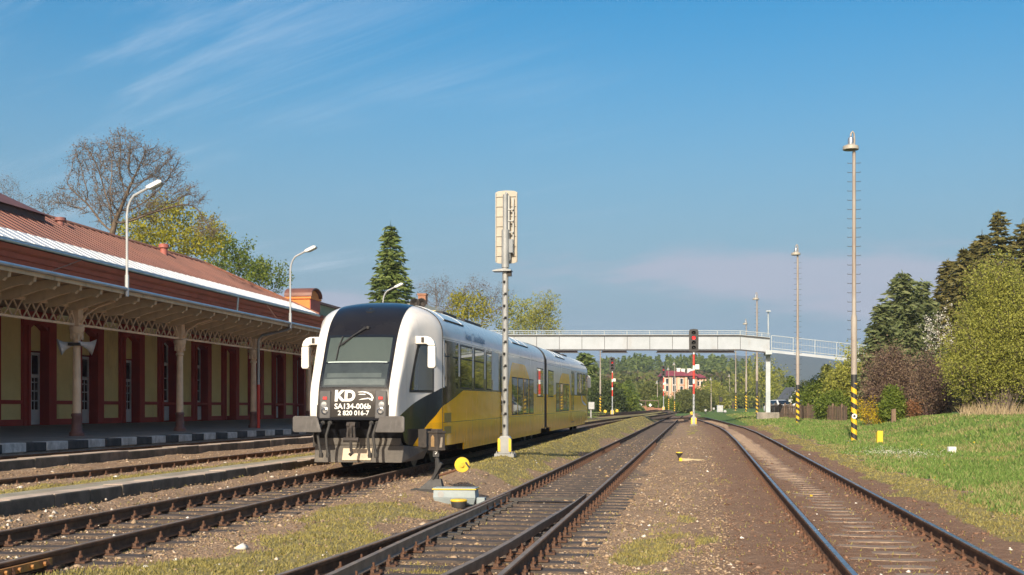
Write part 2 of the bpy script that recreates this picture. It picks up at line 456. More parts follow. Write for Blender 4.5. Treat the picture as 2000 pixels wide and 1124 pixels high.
idx = np.arange(ny_ * nx_).reshape(ny_, nx_)
faces = np.stack([idx[:-1, :-1], idx[:-1, 1:], idx[1:, 1:], idx[1:, :-1]], -1).reshape(-1, 4)
gm = MB(); gm.raw(np.stack([GX, GY, GZ], -1).reshape(-1, 3), faces)

def m_moss(X, D):
    """where moss and thin turf grow between the tracks (0..1)"""
    n = vnoise(X, D, .55, 21) * .6 + vnoise(X, D, 1.7, 22) * .4
    a = np.exp(-((X + 4.5) / .95) ** 2) * (.62 + .25 * sstep(13, 9, D) + .35 * sstep(24, 34, D) - .28 * sstep(17.5, 19.5, D) * sstep(27, 23, D))
    e = np.exp(-((X + .55) / .5) ** 2) * (.62 * sstep(20, 13, D)) + np.exp(-((X + .1) / .35) ** 2) * .34 * sstep(40, 70, D)
    f = np.exp(-((X + 10.15) / .5) ** 2) * .95
    h_ = np.exp(-((X - 4.15) / .42) ** 2) * .92
    k = np.exp(-((X + 5.15) / .45) ** 2) * .85 * sstep(27, 33, D)
    far = .55 * sstep(70, 90, D) * sstep(-3.7, -4.3, X) * sstep(-16, -12, X)
    t = np.exp(-((X - MX) / .5) ** 2) * .42 * sstep(15, 11.5, D)
    return np.clip(sstep(.42, .62, n + np.maximum.reduce([a, e, f, h_, k, far, t]) - .38), 0, 1)
def m_grass(X, D):
    e = 4.55 + (vnoise(X, D, .35, 31) - .5) * .9 + (vnoise(X, D, 1.3, 32) - .5) * .4 - 2.6 * sstep(78, 96, D) - 1.6 * sstep(100, 130, D)
    left_far = sstep(-11, -14, X) * sstep(80, 100, D)
    off = sstep(-30, -34, X)
    return np.clip(np.maximum.reduce([sstep(e - .12, e + .25, X), left_far, off, sstep(170, 200, D)]), 0, 1)
def m_rust(X, D):
    r = np.abs(X - right_x(D))
    return np.clip(1 - sstep(1.1, 2.7, r), 0, 1) * .95 + .3 * np.clip(1 - sstep(.8, 1.2, np.abs(X - MX)), 0, 1) * sstep(24, 45, D)
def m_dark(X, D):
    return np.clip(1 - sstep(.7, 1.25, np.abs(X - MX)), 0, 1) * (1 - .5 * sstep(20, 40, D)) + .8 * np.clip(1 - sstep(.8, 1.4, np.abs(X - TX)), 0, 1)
o_ground = None
def make_ground():
    m, t, b = nmat('yard_ground')
    at_ = t.nodes.new("ShaderNodeAttribute"); at_.attribute_name = "cover"
    sp = t.nodes.new("ShaderNodeSeparateColor"); t.links.new(at_.outputs['Color'], sp.inputs[0])
    moss, grass, rust = [E(t, sp.outputs[i]) for i in range(3)]
    dark = E(t, at_.outputs['Alpha'])
    co = coords(t)
    n1 = noise(t, co, 1.1, 8, .7); n2 = noise(t, co, 9, 8, .75); n3 = noise(t, co, 34, 4, .7)
    vor = t.nodes.new("ShaderNodeTexVoronoi"); vor.inputs['Scale'].default_value = 26; t.links.new(co, vor.inputs['Vector'])
    vd = E(t, vor.outputs['Distance']); vsep = t.nodes.new("ShaderNodeSeparateColor"); t.links.new(vor.outputs['Color'], vsep.inputs[0])
    vr = E(t, vsep.outputs[0])
    grav = mixc(t, n1.rng(.35, .65), (.38, .258, .165), (.275, .184, .117))
    grav = mixc(t, vr.rng(.55, 1.0) * .65, grav, (.42, .31, .22))
    grav = mixc(t, vr.rng(.35, .0) * .6, grav, (.14, .10, .078))
    grav = mixc(t, rust * n2.rng(.2, .6) * .85, grav, (.195, .105, .066))
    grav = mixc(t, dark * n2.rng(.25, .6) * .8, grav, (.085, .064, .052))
    mo = mixc(t, n2.rng(.3, .7), (.30, .27, .095), (.21, .195, .07))
    mo = mixc(t, n3.rng(.5, .75) * .7, mo, (.26, .20, .12))
    col = mixc(t, (moss * 1.2 + n2 * .9 + n3 * .5 - .95).rng(.05, .75) * .75, grav, mo)
    gr = mixc(t, n1.rng(.3, .7), (.12, .19, .05), (.10, .16, .045))
    gr = mixc(t, n2.rng(.5, .8) * .4, gr, (.20, .20, .08))
    col = mixc(t, (grass * 1.4 + n2 * .4 - .4).rng(.2, .6), col, gr)
    t.links.new(col.k, b.inputs['Base Color']); b.inputs['Roughness'].default_value = .95; b.inputs['Specular IOR Level'].default_value = .15
    bump(t, b, vd * .6 + n2 * .8 + n3 * .4, .9, .035)
    o = gm.build('ground', m, smooth=180)
    ca = o.data.color_attributes.new("cover", 'FLOAT_COLOR', 'POINT')
    X = GX.ravel(); D = GY.ravel()
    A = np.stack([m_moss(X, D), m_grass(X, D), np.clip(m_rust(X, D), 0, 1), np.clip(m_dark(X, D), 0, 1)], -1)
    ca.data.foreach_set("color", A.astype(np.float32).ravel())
    o['kind'] = 'structure'
    return o
o_ground = make_ground()

# ------------------------------------------------------------------ railway tracks
RAIL = [(-.062, 0), (.062, 0), (.062, .012), (.012, .03), (.009, .095), (.034, .108), (.036, .138), (.028, .145), (-.028, .145), (-.036, .138), (-.034, .108), (-.009, .095), (-.012, .03), (-.062, .012)]
RAILTOP = [(-.026, .1445), (.026, .1445), (.024, .1475), (-.024, .1475)]
def rail_path(cx, off, D0, D1, step, z):
    out = []
    n = max(2, int((D1 - D0) / step)); ds = np.linspace(D0, D1, n + 1)
    for d in ds:
        x = cx(d); t = (cx(d + .3) - cx(d - .3)) / .6
        q = math.sqrt(1 + t * t)
        out.append((x + off / q, d - off * t / q, z(d)))
    return out
def make_rail(pts, parent, top='rail_top', name='rail'):
    b = MB(); b.sweep(RAIL, pts); b.mat(1); b.sweep(RAILTOP, pts)
    return b.build(name, [M['rail_rust'], M[top]], parent, smooth=30)
# one fastening: ribbed base plate, two clamps and two bolts
def clip_mesh():
    b = MB()
    b.box(-.17, .17, -.075, .075, 0, .018)
    for s in (-1, 1):
        b.hexa([(s * .075 - .03, -.05, .018), (s * .075 + .03, -.05, .018), (s * .075 + .03, .05, .018), (s * .075 - .03, .05, .018),
                (s * .068 - .02, -.04, .055), (s * .075 + .018, -.04, .05), (s * .075 + .018, .04, .05), (s * .068 - .02, .04, .055)])
        b.lathe([(.026, .05), (.026, .075), (.014, .076), (.013, .115), (.006, .118)], (s * .085, 0, 0), 6)
        b.lathe([(.018, .018), (.018, .04), (.008, .045)], (s * .145, .04 * s, 0), 6)
    o = b.build('rail_clip', M['clip']); me = o.data; bpy.data.objects.remove(o); return me
CLIP = clip_mesh()
def sleeper_meshes(mat, L=2.5, w=.25, h=.15, n=4):
    out = []
    for k in range(n):
        b = MB(); r = random.Random(k + 3)
        segs = 6; V = []
        for i in range(segs + 1):
            x = -L / 2 + L * i / segs
            dw = r.uniform(-.012, .012); dz = r.uniform(-.008, .006)
            V += [(x, -w / 2 + dw, -h), (x, w / 2 + dw, -h), (x, w / 2 + dw - .015, dz), (x, -w / 2 + dw + .015, dz)]
        fs = [(0, 1, 2, 3)]
        for i in range(segs):
            a = i * 4; c = a + 4
            for j in range(4): fs.append((a + j, c + j, c + (j + 1) % 4, a + (j + 1) % 4))
        fs.append(tuple(segs * 4 + j for j in (3, 2, 1, 0)))
        b.add(V, fs); o = b.build('sleeper', mat, fixn=True); out.append(o.data); bpy.data.objects.remove(o)
    return out
def link(me, name, parent, loc, rz=0.0):
    o = bpy.data.objects.new(name, me); COL.objects.link(o); o.parent = parent; o.location = loc; o.rotation_euler = (0, 0, rz); return o
def lay_sleepers(T, cx, z, D0, pitch, count, clipcount, D1, meshes, mat, wide=None, offs=(-.75, .75), skip=None):
    d = D0; k = 0; rest = MB()
    while d < D1:
        ang = -math.atan((cx(d + .3) - cx(d - .3)) / .6) + RG.uniform(-.008, .008)
        if k < count:
            me = meshes[RG.randrange(len(meshes))]
            s = link(me, 'sleeper', T, (cx(d), d, z(d)), ang)
            if wide: s.scale = (wide(d), 1, 1)
            if k < clipcount:
                for of in offs:
                    sc = wide(d) if wide else 1
                    c = link(CLIP, 'rail_clip', s, (of / sc, 0, .001)); c.scale = (1 / sc, 1, 1)
        else:
            rest.cbox((cx(d), d, z(d) - .075), (2.5, .25, .15), ang)
        d += pitch; k += 1
    if rest.n:
        r = rest.build('distant_sleepers', mat, T); r['kind'] = 'stuff'
SLP = sleeper_meshes(M['sleeper']); SLP2 = sleeper_meshes(M['sleeper_pale'])

# the track the train stands on
def train_cx(d): return float(np.interp(d, [-50, 70, 85, 100, 115, 130, 150, 185], [TX, TX, -6.7, -6.1, -5.3, -4.5, -3.6, -2.75]))
def train_z(d): return .055 + .0050 * min(d, 190) + .028
t_train = thing('railway_track', "rusty track with tarred wooden sleepers that the railcar stands on", 'railway track')
for s in (-1, 1):
    make_rail(rail_path(train_cx, s * .75, -6, 175, 2.5, lambda d: train_z(d) + .018), t_train)
lay_sleepers(t_train, train_cx, train_z, 8.4, .62, 40, 32, 150, SLP, M['sleeper'])
# fishplate bar, rusty yellow, on the near rail
b = MB(); b.box(.80, .835, 0, .98, .055, .125)
for k in range(4): b.lathe([(.022, 0), (.022, .03), (.008, .032)], (.835, .16 + .22 * k, .09), 6, 'x')
d0 = 9.98
b.build('fishplate', pm('yellow_rust', (.42, .21, .05), (.28, .12, .04), 8, .7), t_train).location = (TX, d0, train_z(d0) - .005)

# the middle track with a set of points near the camera
def mid_cx(d): return MX
def mid_z(d): return .0022 * min(d, 190) + .026
SW = 21.0            # tip of the switch blades
def sw_dev(d): return (SW - d) ** 2 / 256.0 if d < SW else 0.0
t_mid = thing('railway_track', "middle track of dark timbers with switch blades ending beside a grey motor box", 'railway track')
zr = lambda d: mid_z(d) + .018
make_rail([(MX + .75, d, zr(d)) for d in np.linspace(-6, 175, 75)], t_mid)
left = [(MX - .75, d, zr(d)) for d in np.linspace(175, SW + 2, 60)] + [(MX - .75 - sw_dev(d), d, zr(d)) for d in np.linspace(SW + 1, -6, 50)]
make_rail(left[::-1], t_mid)
# switch blades: planed thin at the tip
BL = [(-.010, .03), (.060, .03), (.060, .04), (.02, .05), (.016, .11), (.030, .115), (.030, .14), (-.030, .14), (-.030, .115), (-.01, .105)]
def blade(path, sgn):
    prof = []
    bb = MB(); n = len(BL); vs = []
    for i, (x, d) in enumerate(path):
        k = min(1, .12 + .88 * max(0, (SW - d)) / 4.5)
        for a, h in BL: vs.append((x + sgn * a * k, d, zr(d) + h * (1 if h < .12 else (.88 + .12 * k) * 1.035)))
    fs = []
    for i in range(len(path) - 1):
        for j in range(n): fs.append((i * n + j, i * n + (j + 1) % n, (i + 1) * n + (j + 1) % n, (i + 1) * n + j))
    fs += [tuple(range(n)), tuple((len(path) - 1) * n + j for j in range(n - 1, -1, -1))]
    bb.add(vs, fs); return bb.build('switch_blade', [M['rail_top']], t_mid, smooth=30, fixn=True)
def open_gap(d): return .05 + .0 * d
blade([(MX - .75 + .045 - .045 * sstep(SW - 3, SW - 8, d), d) for d in np.linspace(SW, -6, 46)], 1)
blade([(MX + .75 - .135 - max(0, sw_dev(d) - .0) * 1.0 + .06 * float(sstep(SW - 5, SW - 9, d)), d) for d in np.linspace(SW, -6, 46)], -1)
timb = sleeper_meshes(M['sleeper'], 2.7, .26, .15)
d = 8.0; k = 0; far_mb = MB()
while d < 170:
    on_sw = d < SW + 1.5
    ext = min(1.2, sw_dev(d)) if on_sw else 0
    if k < 96:
        s = link(timb[RG.randrange(4)], 'sleeper', t_mid, (MX - ext / 2, d, mid_z(d) - .014 * float(sstep(SW + 3, SW + 12, d))), RG.uniform(-.006, .006))
        sc = (2.7 + ext) / 2.7; s.scale = (sc, 1, 1)
        if d < 52:
            offs = [(.75, 0)] if on_sw else [(.75, 0), (-.75, 0)]
            if on_sw: offs.append((-.75 - sw_dev(d), 0))
            if d < SW - 6.5: offs += [(-.75, 0), (.75 - sw_dev(d) - .075, 0)]
            for of, _ in offs:
                c = link(CLIP, 'rail_clip', s, ((of + ext / 2) / sc, 0, .001)); c.scale = (1 / sc, 1, 1)
        if on_sw and SW - 6.5 <= d < SW:   # slide chairs under the blades
            for of in (-.64, .58 - sw_dev(d)):
                q = MB(); q.box(-.15, .15, -.07, .07, 0, .03); q.box(.09, .16, -.03, .03, .03, .055)
                o = q.build('slide_chair', M['dark_steel'], s, bevel=.004); o.location = ((of + ext / 2) / sc, 0, .001); o.scale = (1 / sc, 1, 1)
    else:
        far_mb.cbox((MX, d, mid_z(d) - .075), (2.5, .25, .15))
    d += .62; k += 1
far_mb.build('distant_sleepers', M['sleeper'], t_mid)['kind'] = 'stuff'
q = MB(); q.beam((MX - 1.45, SW - .2, zr(SW) + .03), (MX + .62, SW - .2, zr(SW) + .05), .03, .03)
q.beam((MX - 1.45, SW - .55, zr(SW) + .02), (MX - .3, SW - .55, zr(SW) + .04), .025, .025)
q.build('stretcher_rod', M['dark_steel'], t_mid)

# the right-hand track, bending left to join the middle one
def rcx(d): return float(right_x(d))
def right_z(d): return gz(right_x(d), d) + .011
t_right = thing('railway_track', "right-hand curving track with polished blue rails in red-brown ballast", 'railway track')
for s in (-1, 1):
    make_rail(rail_path(rcx, s * .75, -6, 138, 1.6, lambda d: right_z(d) + .022), t_right, 'rail_shiny')
lay_sleepers(t_right, rcx, right_z, 8.2, .61, 98, 46, 136, SLP2, M['sleeper_pale'])

# rails of the two tracks between the low platforms
t_a = thing('railway_track', "single overgrown rail between the two low stone platform edges", 'railway track')
make_rail([(-11.15, d, .375) for d in np.linspace(8, 84, 30)], t_a)
for k in range(60):
    d = 17 + .62 * k
    link(CLIP, 'rail_clip', t_a, (-11.15, d, .37))
t_b = thing('railway_track', "shaded track running close along the black and white platform edge", 'railway track')
for x in (-14.3, -12.85 - 2.95): pass
make_rail([(-14.25, d, .53) for d in np.linspace(8, 84, 30)], t_b)
# further tracks of the yard beyond the train
def far_track(label, pts):
    T = thing('railway_track', label, 'railway track')
    ds = [p[1] for p in pts]; xs = [p[0] for p in pts]
    f = lambda d: float(np.interp(d, ds, xs))
    for s in (-1, 1): make_rail(rail_path(f, s * .75, ds[0], ds[-1], 4, lambda d: gz(f(d), d) + .02), T)
    mb = MB(); d = ds[0]
    while d < ds[-1]: mb.cbox((f(d), d, gz(f(d), d) - .06), (2.5, .25, .16)); d += .65
    mb.build('distant_sleepers', M['sleeper'], T)['kind'] = 'stuff'
far_track("far track running behind the signal left of the railcar's tail", [(-13.2, 98), (-12, 115), (-9.6, 138), (-6.6, 165), (-3.9, 190)])
far_track("farthest left track curving out from under the footbridge", [(-17.5, 100), (-15.6, 125), (-12, 150), (-8, 175), (-5, 192)])

# ------------------------------------------------------------------ low platforms and the station platform
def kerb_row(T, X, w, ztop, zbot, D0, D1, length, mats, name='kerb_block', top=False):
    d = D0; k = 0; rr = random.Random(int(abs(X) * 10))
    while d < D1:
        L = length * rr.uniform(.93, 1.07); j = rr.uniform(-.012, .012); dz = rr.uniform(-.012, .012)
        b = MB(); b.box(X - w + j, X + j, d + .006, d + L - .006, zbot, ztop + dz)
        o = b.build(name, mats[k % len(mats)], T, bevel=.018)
        if top: c = MB(); c.box(X - w + j + .01, X + j - .012, d + .016, d + L - .016, ztop + dz - .01, ztop + dz + .004); c.build('worn_sunlit_top', M['kerb_top'], o)  # worn cap, painted paler as the sunlit top above the shaded faces
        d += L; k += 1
lp1 = thing('low_platform', "low stone-edged platform strip nearest the train's track", 'platform')
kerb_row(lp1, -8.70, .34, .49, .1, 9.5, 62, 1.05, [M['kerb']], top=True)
b = MB(); b.box(-9.62, -9.04, 9, 78, .1, .474); b.build('surface', pm('gritty_slab', (.36, .34, .26), (.27, .24, .185), 3, .95, 0, .5, 50, dirt=((.27, .17, .11), 1.3, .7)), lp1)
lp2 = thing('low_platform', "low platform edge of pale worn blocks before the station track", 'platform')
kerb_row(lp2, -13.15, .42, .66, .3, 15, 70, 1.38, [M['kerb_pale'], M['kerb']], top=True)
sp = thing('station_platform', "dark asphalt platform with black and white painted edge under the canopy", 'platform')
b = MB(); b.hexa([(-22.5, -4, .6), (-15.62, -4, .5), (-15.62, 90, .5), (-22.5, 90, .6), (-22.5, -4, 1.07), (-15.62, -4, .885), (-15.62, 90, .885), (-22.5, 90, 1.07)])
b.build('surface', M['asphalt'], sp)
kerb_row(sp, -15.2, .40, .87, .66, 10, 76, .95, [M['white_block'], M['black_block']], 'edge_block')
b = MB(); b.box(-15.5, -15.23, 6, 90, .3, .655); b.build('foundation', M['concrete'], sp)
# ------------------------------------------------------------------ station building
WX = -22.5; B0 = 6.0; B1 = 69.2; FZ = 1.07
stn = thing('station_building', "long station building with oxide red sheet roof and ochre walls behind the canopy", 'building', (WX, B0, FZ))
INV = Vector((-WX, -B0, -FZ))
def stn_part(b, name, mats, parent=None, **k):
    o = b.build(name, mats, parent or stn, **k)
    if parent is None or parent is stn: o.location = INV
    return o
BAY = 3.545; BD0 = 38.66
first = -9; nb = 18
kinds = {0: 'door', 1: 'door', 2: 'door', 3: 'window', 4: 'window', 5: 'blind', 6: 'door', 7: 'window', 8: 'window'}
wall = MB(); redm = MB()
TOPZ = 6.5
wall.box(WX - 9.0, WX - .9, B0, B1 + 24, .6, TOPZ)               # body behind the facade
for i in range(nb):
    D = BD0 + (first + i) * BAY
    if D < B0 - 2 or D > B1 + 20: continue
    o0, o1 = D + .36, D + 1.56
    # red surround with the opening, its reveals, and the ochre field to the next bay
    redm.box(WX - .9, WX + .07, D, o0, FZ - .1, 4.95)
    redm.box(WX - .9, WX + .07, o1, D + 2.12, FZ - .1, 4.95)
    arch = [(o0, 4.95), (o0, 4.36)] + [(o0 + (o1 - o0) * k / 8, 4.36 + .22 * math.sin(math.pi * k / 8)) for k in range(1, 8)] + [(o1, 4.36), (o1, 4.95)]
    redm.prism(arch, WX - .9, WX + .07, 'x')
    redm.box(WX + .002, WX + .11, D - .10, D + 2.22, 4.952, 5.08)
    redm.box(WX + .072, WX + .12, D + .22, o0 - .002, FZ, 4.5); redm.box(WX + .072, WX + .12, o1 + .002, D + 1.70, FZ, 4.5)
    wall.box(WX - .9, WX, D + 2.122, D + BAY - .002, FZ - .1, 5.1)
    redm.box(WX + .002, WX + .05, D + 2.124, D + BAY - .004, FZ - .1, 1.28)
    redm.box(WX + .002, WX + .05, D + 2.124, D + BAY - .004, 1.80, 1.93)
    for e in (D + 2.124, D + BAY - .084): redm.box(WX + .003, WX + .045, e, e + .08, 1.282, 5.0)
wall.box(WX - .9, WX, B0, B1 + 22, 5.102, TOPZ)
stn_part(wall, 'wall', M['yellow_wall']); stn_part(redm, 'red_trim', M['red_paint'])
for i in range(nb):
    D = BD0 + (first + i) * BAY
    if D < B0 + 4 or D > B1 + 1: continue
    kd = kinds.get((first + i) % 9 if first + i < 0 else first + i, 'door')
    o0, o1 = D + .36, D + 1.56; x = WX - .24
    if kd in ('door', 'blind'):
        p = MB(); p.prism([(o0, 3.66), (o1, 3.66), (o1, 4.36)] + [(o1 - (o1 - o0) * k / 8, 4.36 + .21 * math.sin(math.pi * k / 8)) for k in range(1, 8)] + [(o0, 4.36)], x - .2, x + .02, 'x')
        if kd == 'blind': p.box(x - .2, x + .02, o0, o1, FZ + .2, 3.655)
        stn_part(p, 'blind_panel', M['yellow_wall'])
    if kd == 'door':
        dr = MB(); z0 = FZ + .02; z1 = 3.6
        for a, c in ((o0, o0 + .09), (o1 - .09, o1), ((o0 + o1) / 2 - .07, (o0 + o1) / 2 + .07)): dr.box(x - .06, x, a, c, z0, z1)
        for h0, h1 in ((z0, z0 + .52), (2.72, 2.84), (z1 - .10, z1)): dr.box(x - .055, x - .002, o0 + .09, o1 - .09, h0, h1)
        for h in (1.92, 2.26, 2.56): dr.box(x - .05, x - .012, o0 + .09, o1 - .09, h - .018, h + .018)
        for q in (.32, .88): dr.box(x - .05, x - .012, o0 + q - .015, o0 + q + .015, z0 + .52, 2.72)
        do = stn_part(dr, 'door', M['door_grey'])
        gl = MB(); gl.box(x - .045, x - .03, o0 + .08, o1 - .08, z0 + .5, z1 - .05); gl.build('pane', M['dark_glass'], do)
        hn = MB(); hn.tube([(x + .02, o0 + .52, 2.08), (x + .07, o0 + .52, 2.08), (x + .07, o0 + .42, 2.08)], .012, 6); hn.build('handle', M['dark_steel'], do)
    if kd == 'window':
        fr = MB(); z0 = 1.92; z1 = 4.36
        for a, c in ((o0, o0 + .08), (o1 - .08, o1), ((o0 + o1) / 2 - .05, (o0 + o1) / 2 + .05)): fr.box(x - .06, x, a, c, z0, z1)
        for h0, h1 in ((z0, z0 + .08), (3.50, 3.64)): fr.box(x - .055, x - .002, o0 + .08, o1 - .08, h0, h1)
        for h in (2.45, 2.95): fr.box(x - .05, x - .015, o0 + .08, o1 - .08, h - .018, h + .018)
        pr = [(o0 + (o1 - o0) * k / 10, 4.36 + .2 * math.sin(math.pi * k / 10)) for k in range(11)]
        fr.prism(pr + [(a_, b_ - .09) for a_, b_ in pr[::-1]], x - .055, x - .001, 'x')
        wo = stn_part(fr, 'window', M['door_grey'])
        gl = MB(); gl.prism([(o0 + .02, z0 + .02), (o1 - .02, z0 + .02)] + pr[::-1][1:-1], x - .05, x - .035, 'x'); gl.build('pane', M['dark_glass'], wo)
        pn = MB(); pn.box(x - .2, x + .05, o0 + .03, o1 - .03, 1.12, 1.74); pn.box(x + .05, x + .07, o0 + .12, o1 - .12, 1.2, 1.66)
        stn_part(pn, 'parapet_panel', M['door_grey'])
        sl = MB(); sl.box(x - .05, WX + .1, o0 - .02, o1 + .02, 1.80, 1.90); sl.build('sill', M['red_paint'], wo)
# cornice with three steps, gutter and roof
EX = -21.7; EZ = 7.08; RX = -26.0; RZ = 9.42; RD = 62.6
cn = MB()
prof = [(WX - .3, 6.42), (WX + .06, 6.42), (WX + .10, 6.62), (WX + .22, 6.64), (WX + .26, 6.80), (WX + .50, 6.84), (WX + .62, 6.98), (WX - .3, 6.98)]
cn.prism(prof, B0 - .3, B1 + 22, 'y'); stn_part(cn, 'cornice', M['cornice'])
gt = MB(); gt.tube([(EX + .05, B0 - .4, EZ - .06), (EX + .05, B1, EZ - .06)], .06, 8); gt.tube([(EX + .06, B1 - 12.9, EZ - .1), (EX + .02, B1 - 12.9, 6.4), (EX - .4, B1 - 12.9, 5.5)], .05, 8)
stn_part(gt, 'gutter', M['zinc'], smooth=50)
def roof_z(x): return EZ + (x - EX) * (RZ - EZ) / (RX - EX)
rf = MB(); BXX = 2 * RX - EX; BD = B0 - .5; HD = B1 - .05
rf.add([(EX, BD, EZ), (EX, HD, EZ), (RX, RD, RZ), (RX, BD, RZ), (BXX, BD, EZ), (BXX, HD, EZ)], [(0, 1, 2, 3), (3, 2, 5, 4), (1, 5, 2), (0, 3, 4), (0, 4, 5, 1)])
# standing seams
d = BD + .3
while d < HD - .3:
    top = 1.0 if d < RD else max(.02, (HD - d) / (HD - RD))
    x1 = EX + (RX - EX) * top
    rf.beam((EX - .62, d, roof_z(EX - .62) + .015), (x1, d, roof_z(x1) + .015), .035, .05)
    d += .62
stn_part(rf, 'roof', M['roof_red'])
rd = MB(); rd.tube([(RX, BD, RZ + .02), (RX, RD, RZ + .02), (EX, HD, EZ + .04)], .09, 6); stn_part(rd, 'ridge_cap', pm('orange_ridge', (.52, .22, .12), (.42, .17, .10), 2, .6))
fl = MB(); n = 100
for k in range(n):   # bright pressed sheets along the eave, each lapping the next
    a = BD + (HD - BD) * k / n; c = BD + (HD - BD) * (k + 1) / n
    zt = [roof_z(EX + .04) + .03, roof_z(EX - .95) + .03]
    fl.hexa([(EX - .95, a, zt[1]), (EX + .06, a, zt[0]), (EX + .06, c + .02, zt[0]), (EX - .95, c + .02, zt[1]),
             (EX - .95, a, zt[1] + .03), (EX + .06, a, zt[0] + .03), (EX + .06, c + .02, zt[0] + .015), (EX - .95, c + .02, zt[1] + .015)])
stn_part(fl, 'eave_sheet', M['roof_flash'])
for (pa, ya), (pb, yb, X_) in (((161, 501), (99.6, 530, -18.6)), ((520, 592), (543, 626, -19.2))):
    da, db = dist_on(pa, EX), dist_on(pb, X_); w = MB(); w.tube([(EX, da, EZ - .1), (X_, db, CZ + (HY - yb) / FPX * (db * cosT - X_ * sinT))], .016, 5); stn_part(w, 'stay_rod', M['clip'])
# raised roof tier near the camera, a red vent pipe
ln = MB(); LX = -25.0; LD = 44.6; z0 = roof_z(LX) + .26; zr_ = z0 + 1.85; XR = -28.0
ln.hexa([(LX - 6, BD, 8.4), (LX, BD, roof_z(LX) - .3), (LX, LD, roof_z(LX) - .3), (LX - 6, LD, 8.4), (LX - 6, BD, z0 - .01), (LX, BD, z0 - .01), (LX, LD, z0 - .01), (LX - 6, LD, z0 - .01)])
ln.mat(1).add([(LX + .16, BD - .1, z0), (LX + .16, LD + .12, z0), (XR, LD - 4.6, zr_), (XR, BD - .1, zr_), (LX - 6.1, LD + .12, z0), (LX - 6.1, BD - .1, z0)], [(0, 1, 2, 3), (1, 4, 2), (3, 2, 4, 5), (0, 3, 5), (0, 5, 4, 1)])
for k in range(60):
    d = BD + .3 + k * .62
    if d < LD - 4.6: ln.beam((LX + .15, d, z0 + .02), (XR, d, zr_ + .02), .035, .05)
stn_part(ln, 'raised_roof', [pm('dark_red_clerestory', (.10, .035, .03), (.075, .03, .026), 2, .6), M['roof_red']])
vp = MB(); vx = RX + .5; vd = dist_on(320, vx); vz = roof_z(vx)
vp.lathe([(.17, vz - .4), (.17, vz + .26), (.25, vz + .28), (.25, vz + .43), (.20, vz + .47)], (vx, vd, 0), 14)
stn_part(vp, 'vent_pipe', pm('red_pipe', (.42, .13, .10), (.34, .10, .08), 2, .6), smooth=40)
vp = MB(); vd = dist_on(118, vx); vp.lathe([(.15, vz - .4), (.15, vz + .10), (.22, vz + .12), (.22, vz + .25)], (vx, vd, 0), 12); stn_part(vp, 'vent_pipe', pm('red_brown_pipe', (.30, .12, .10), (.22, .09, .08), 2, .6), smooth=40)
# taller end pavilion: orange end wall with a curved red top, grey-green side with red coping
pv = MB(); px0, px1 = WX - 1.45, WX + .08; pd0 = B1 + .6; pd1 = B1 + 21
pv.box(px0 - 6, px1 - .3, pd0 + 1.95, pd1, 6.3, 7.98)
pv.mat(1).box(px0, px1, pd0, pd0 + 1.9, 6.2, 8.08)
pv.box(px0 - .1, px1 + .1, pd0 - .1, pd0 + 2.0, 8.09, 8.20)
arcp = [(pd0 - .02, 8.22)] + [(pd0 + .95 - .97 * math.cos(math.pi * k / 10), 8.22 + .42 * math.sin(math.pi * k / 10)) for k in range(1, 10)] + [(pd0 + 1.92, 8.22)]
pv.mat(1).prism(arcp, px0 + .05, px1 - .05, 'x')
pv.mat(2)
ao = [(pd0 - .12, 8.22)] + [(pd0 + .95 - 1.09 * math.cos(math.pi * k / 10), 8.22 + .50 * math.sin(math.pi * k / 10)) for k in range(1, 10)] + [(pd0 + 2.02, 8.22)]
for k in range(len(ao) - 1):
    pv.hexa([(px0, ao[k][0], ao[k][1]), (px1 + .15, ao[k][0], ao[k][1]), (px1 + .15, ao[k + 1][0], ao[k + 1][1]), (px0, ao[k + 1][0], ao[k + 1][1]),
             (px0, ao[k][0], ao[k][1] + .07), (px1 + .15, ao[k][0], ao[k][1] + .07), (px1 + .15, ao[k + 1][0], ao[k + 1][1] + .07), (px0, ao[k + 1][0], ao[k + 1][1] + .07)])
pv.mat(3).box(px1 - .02, px1 + .05, pd0 + .02, pd0 + 1.88, 6.9, 8.07)
pv.mat(2).box(px0 - 6.1, px1 - .15, pd0 + 2.02, pd1 + .1, 7.99, 8.13)
pv.box(px0 - 6.1, px1 + .2, pd0 + 1.95, pd1, 6.99, 7.25)
stn_part(pv, 'end_pavilion', [M['green_wall'], M['orange_wall'], M['roof_red'], M['cornice']])
b2 = MB(); d0 = pd1 - 3
b2.prism([(d0 - .02, 8.14)] + [(d0 + 1 - 1.0 * math.cos(math.pi * k / 8), 8.14 + .62 * math.sin(math.pi * k / 8)) for k in range(1, 8)] + [(d0 + 2.02, 8.14)], px1 - 3.5, px1 - .5, 'x')
stn_part(b2, 'curved_gable', M['roof_red'])

# ------------------------------------------------------------------ platform canopy
CX = -16.6; GXC = -15.0; C0 = 11.0; CP = 6.755; CE = 72.5
cnp = thing('platform_canopy', "long cast-iron and timber canopy with cream lattice girders over the platform", 'canopy', (CX, C0, .89))
CIV = Vector((-CX, -C0, -.89))
def cpart(b, name, mats, parent=None, **k):
    o = b.build(name, mats, parent or cnp, **k)
    if parent is None: o.location = CIV
    return o
dk = MB()
dk.hexa([(CX - .2, 4, 4.62), (GXC, 4, 4.80), (GXC, CE, 4.80), (CX - .2, CE, 4.62), (CX - .2, 4, 4.67), (GXC, 4, 4.85), (GXC, CE, 4.85), (CX - .2, CE, 4.67)])
dk.hexa([(WX + .12, 4, 4.98), (CX - .203, 4, 4.62), (CX - .203, CE, 4.62), (WX + .12, CE, 4.98), (WX + .12, 4, 5.03), (CX - .203, 4, 4.67), (CX - .203, CE, 4.67), (WX + .12, CE, 5.03)])
cpart(dk, 'deck', M['canopy_dark'])
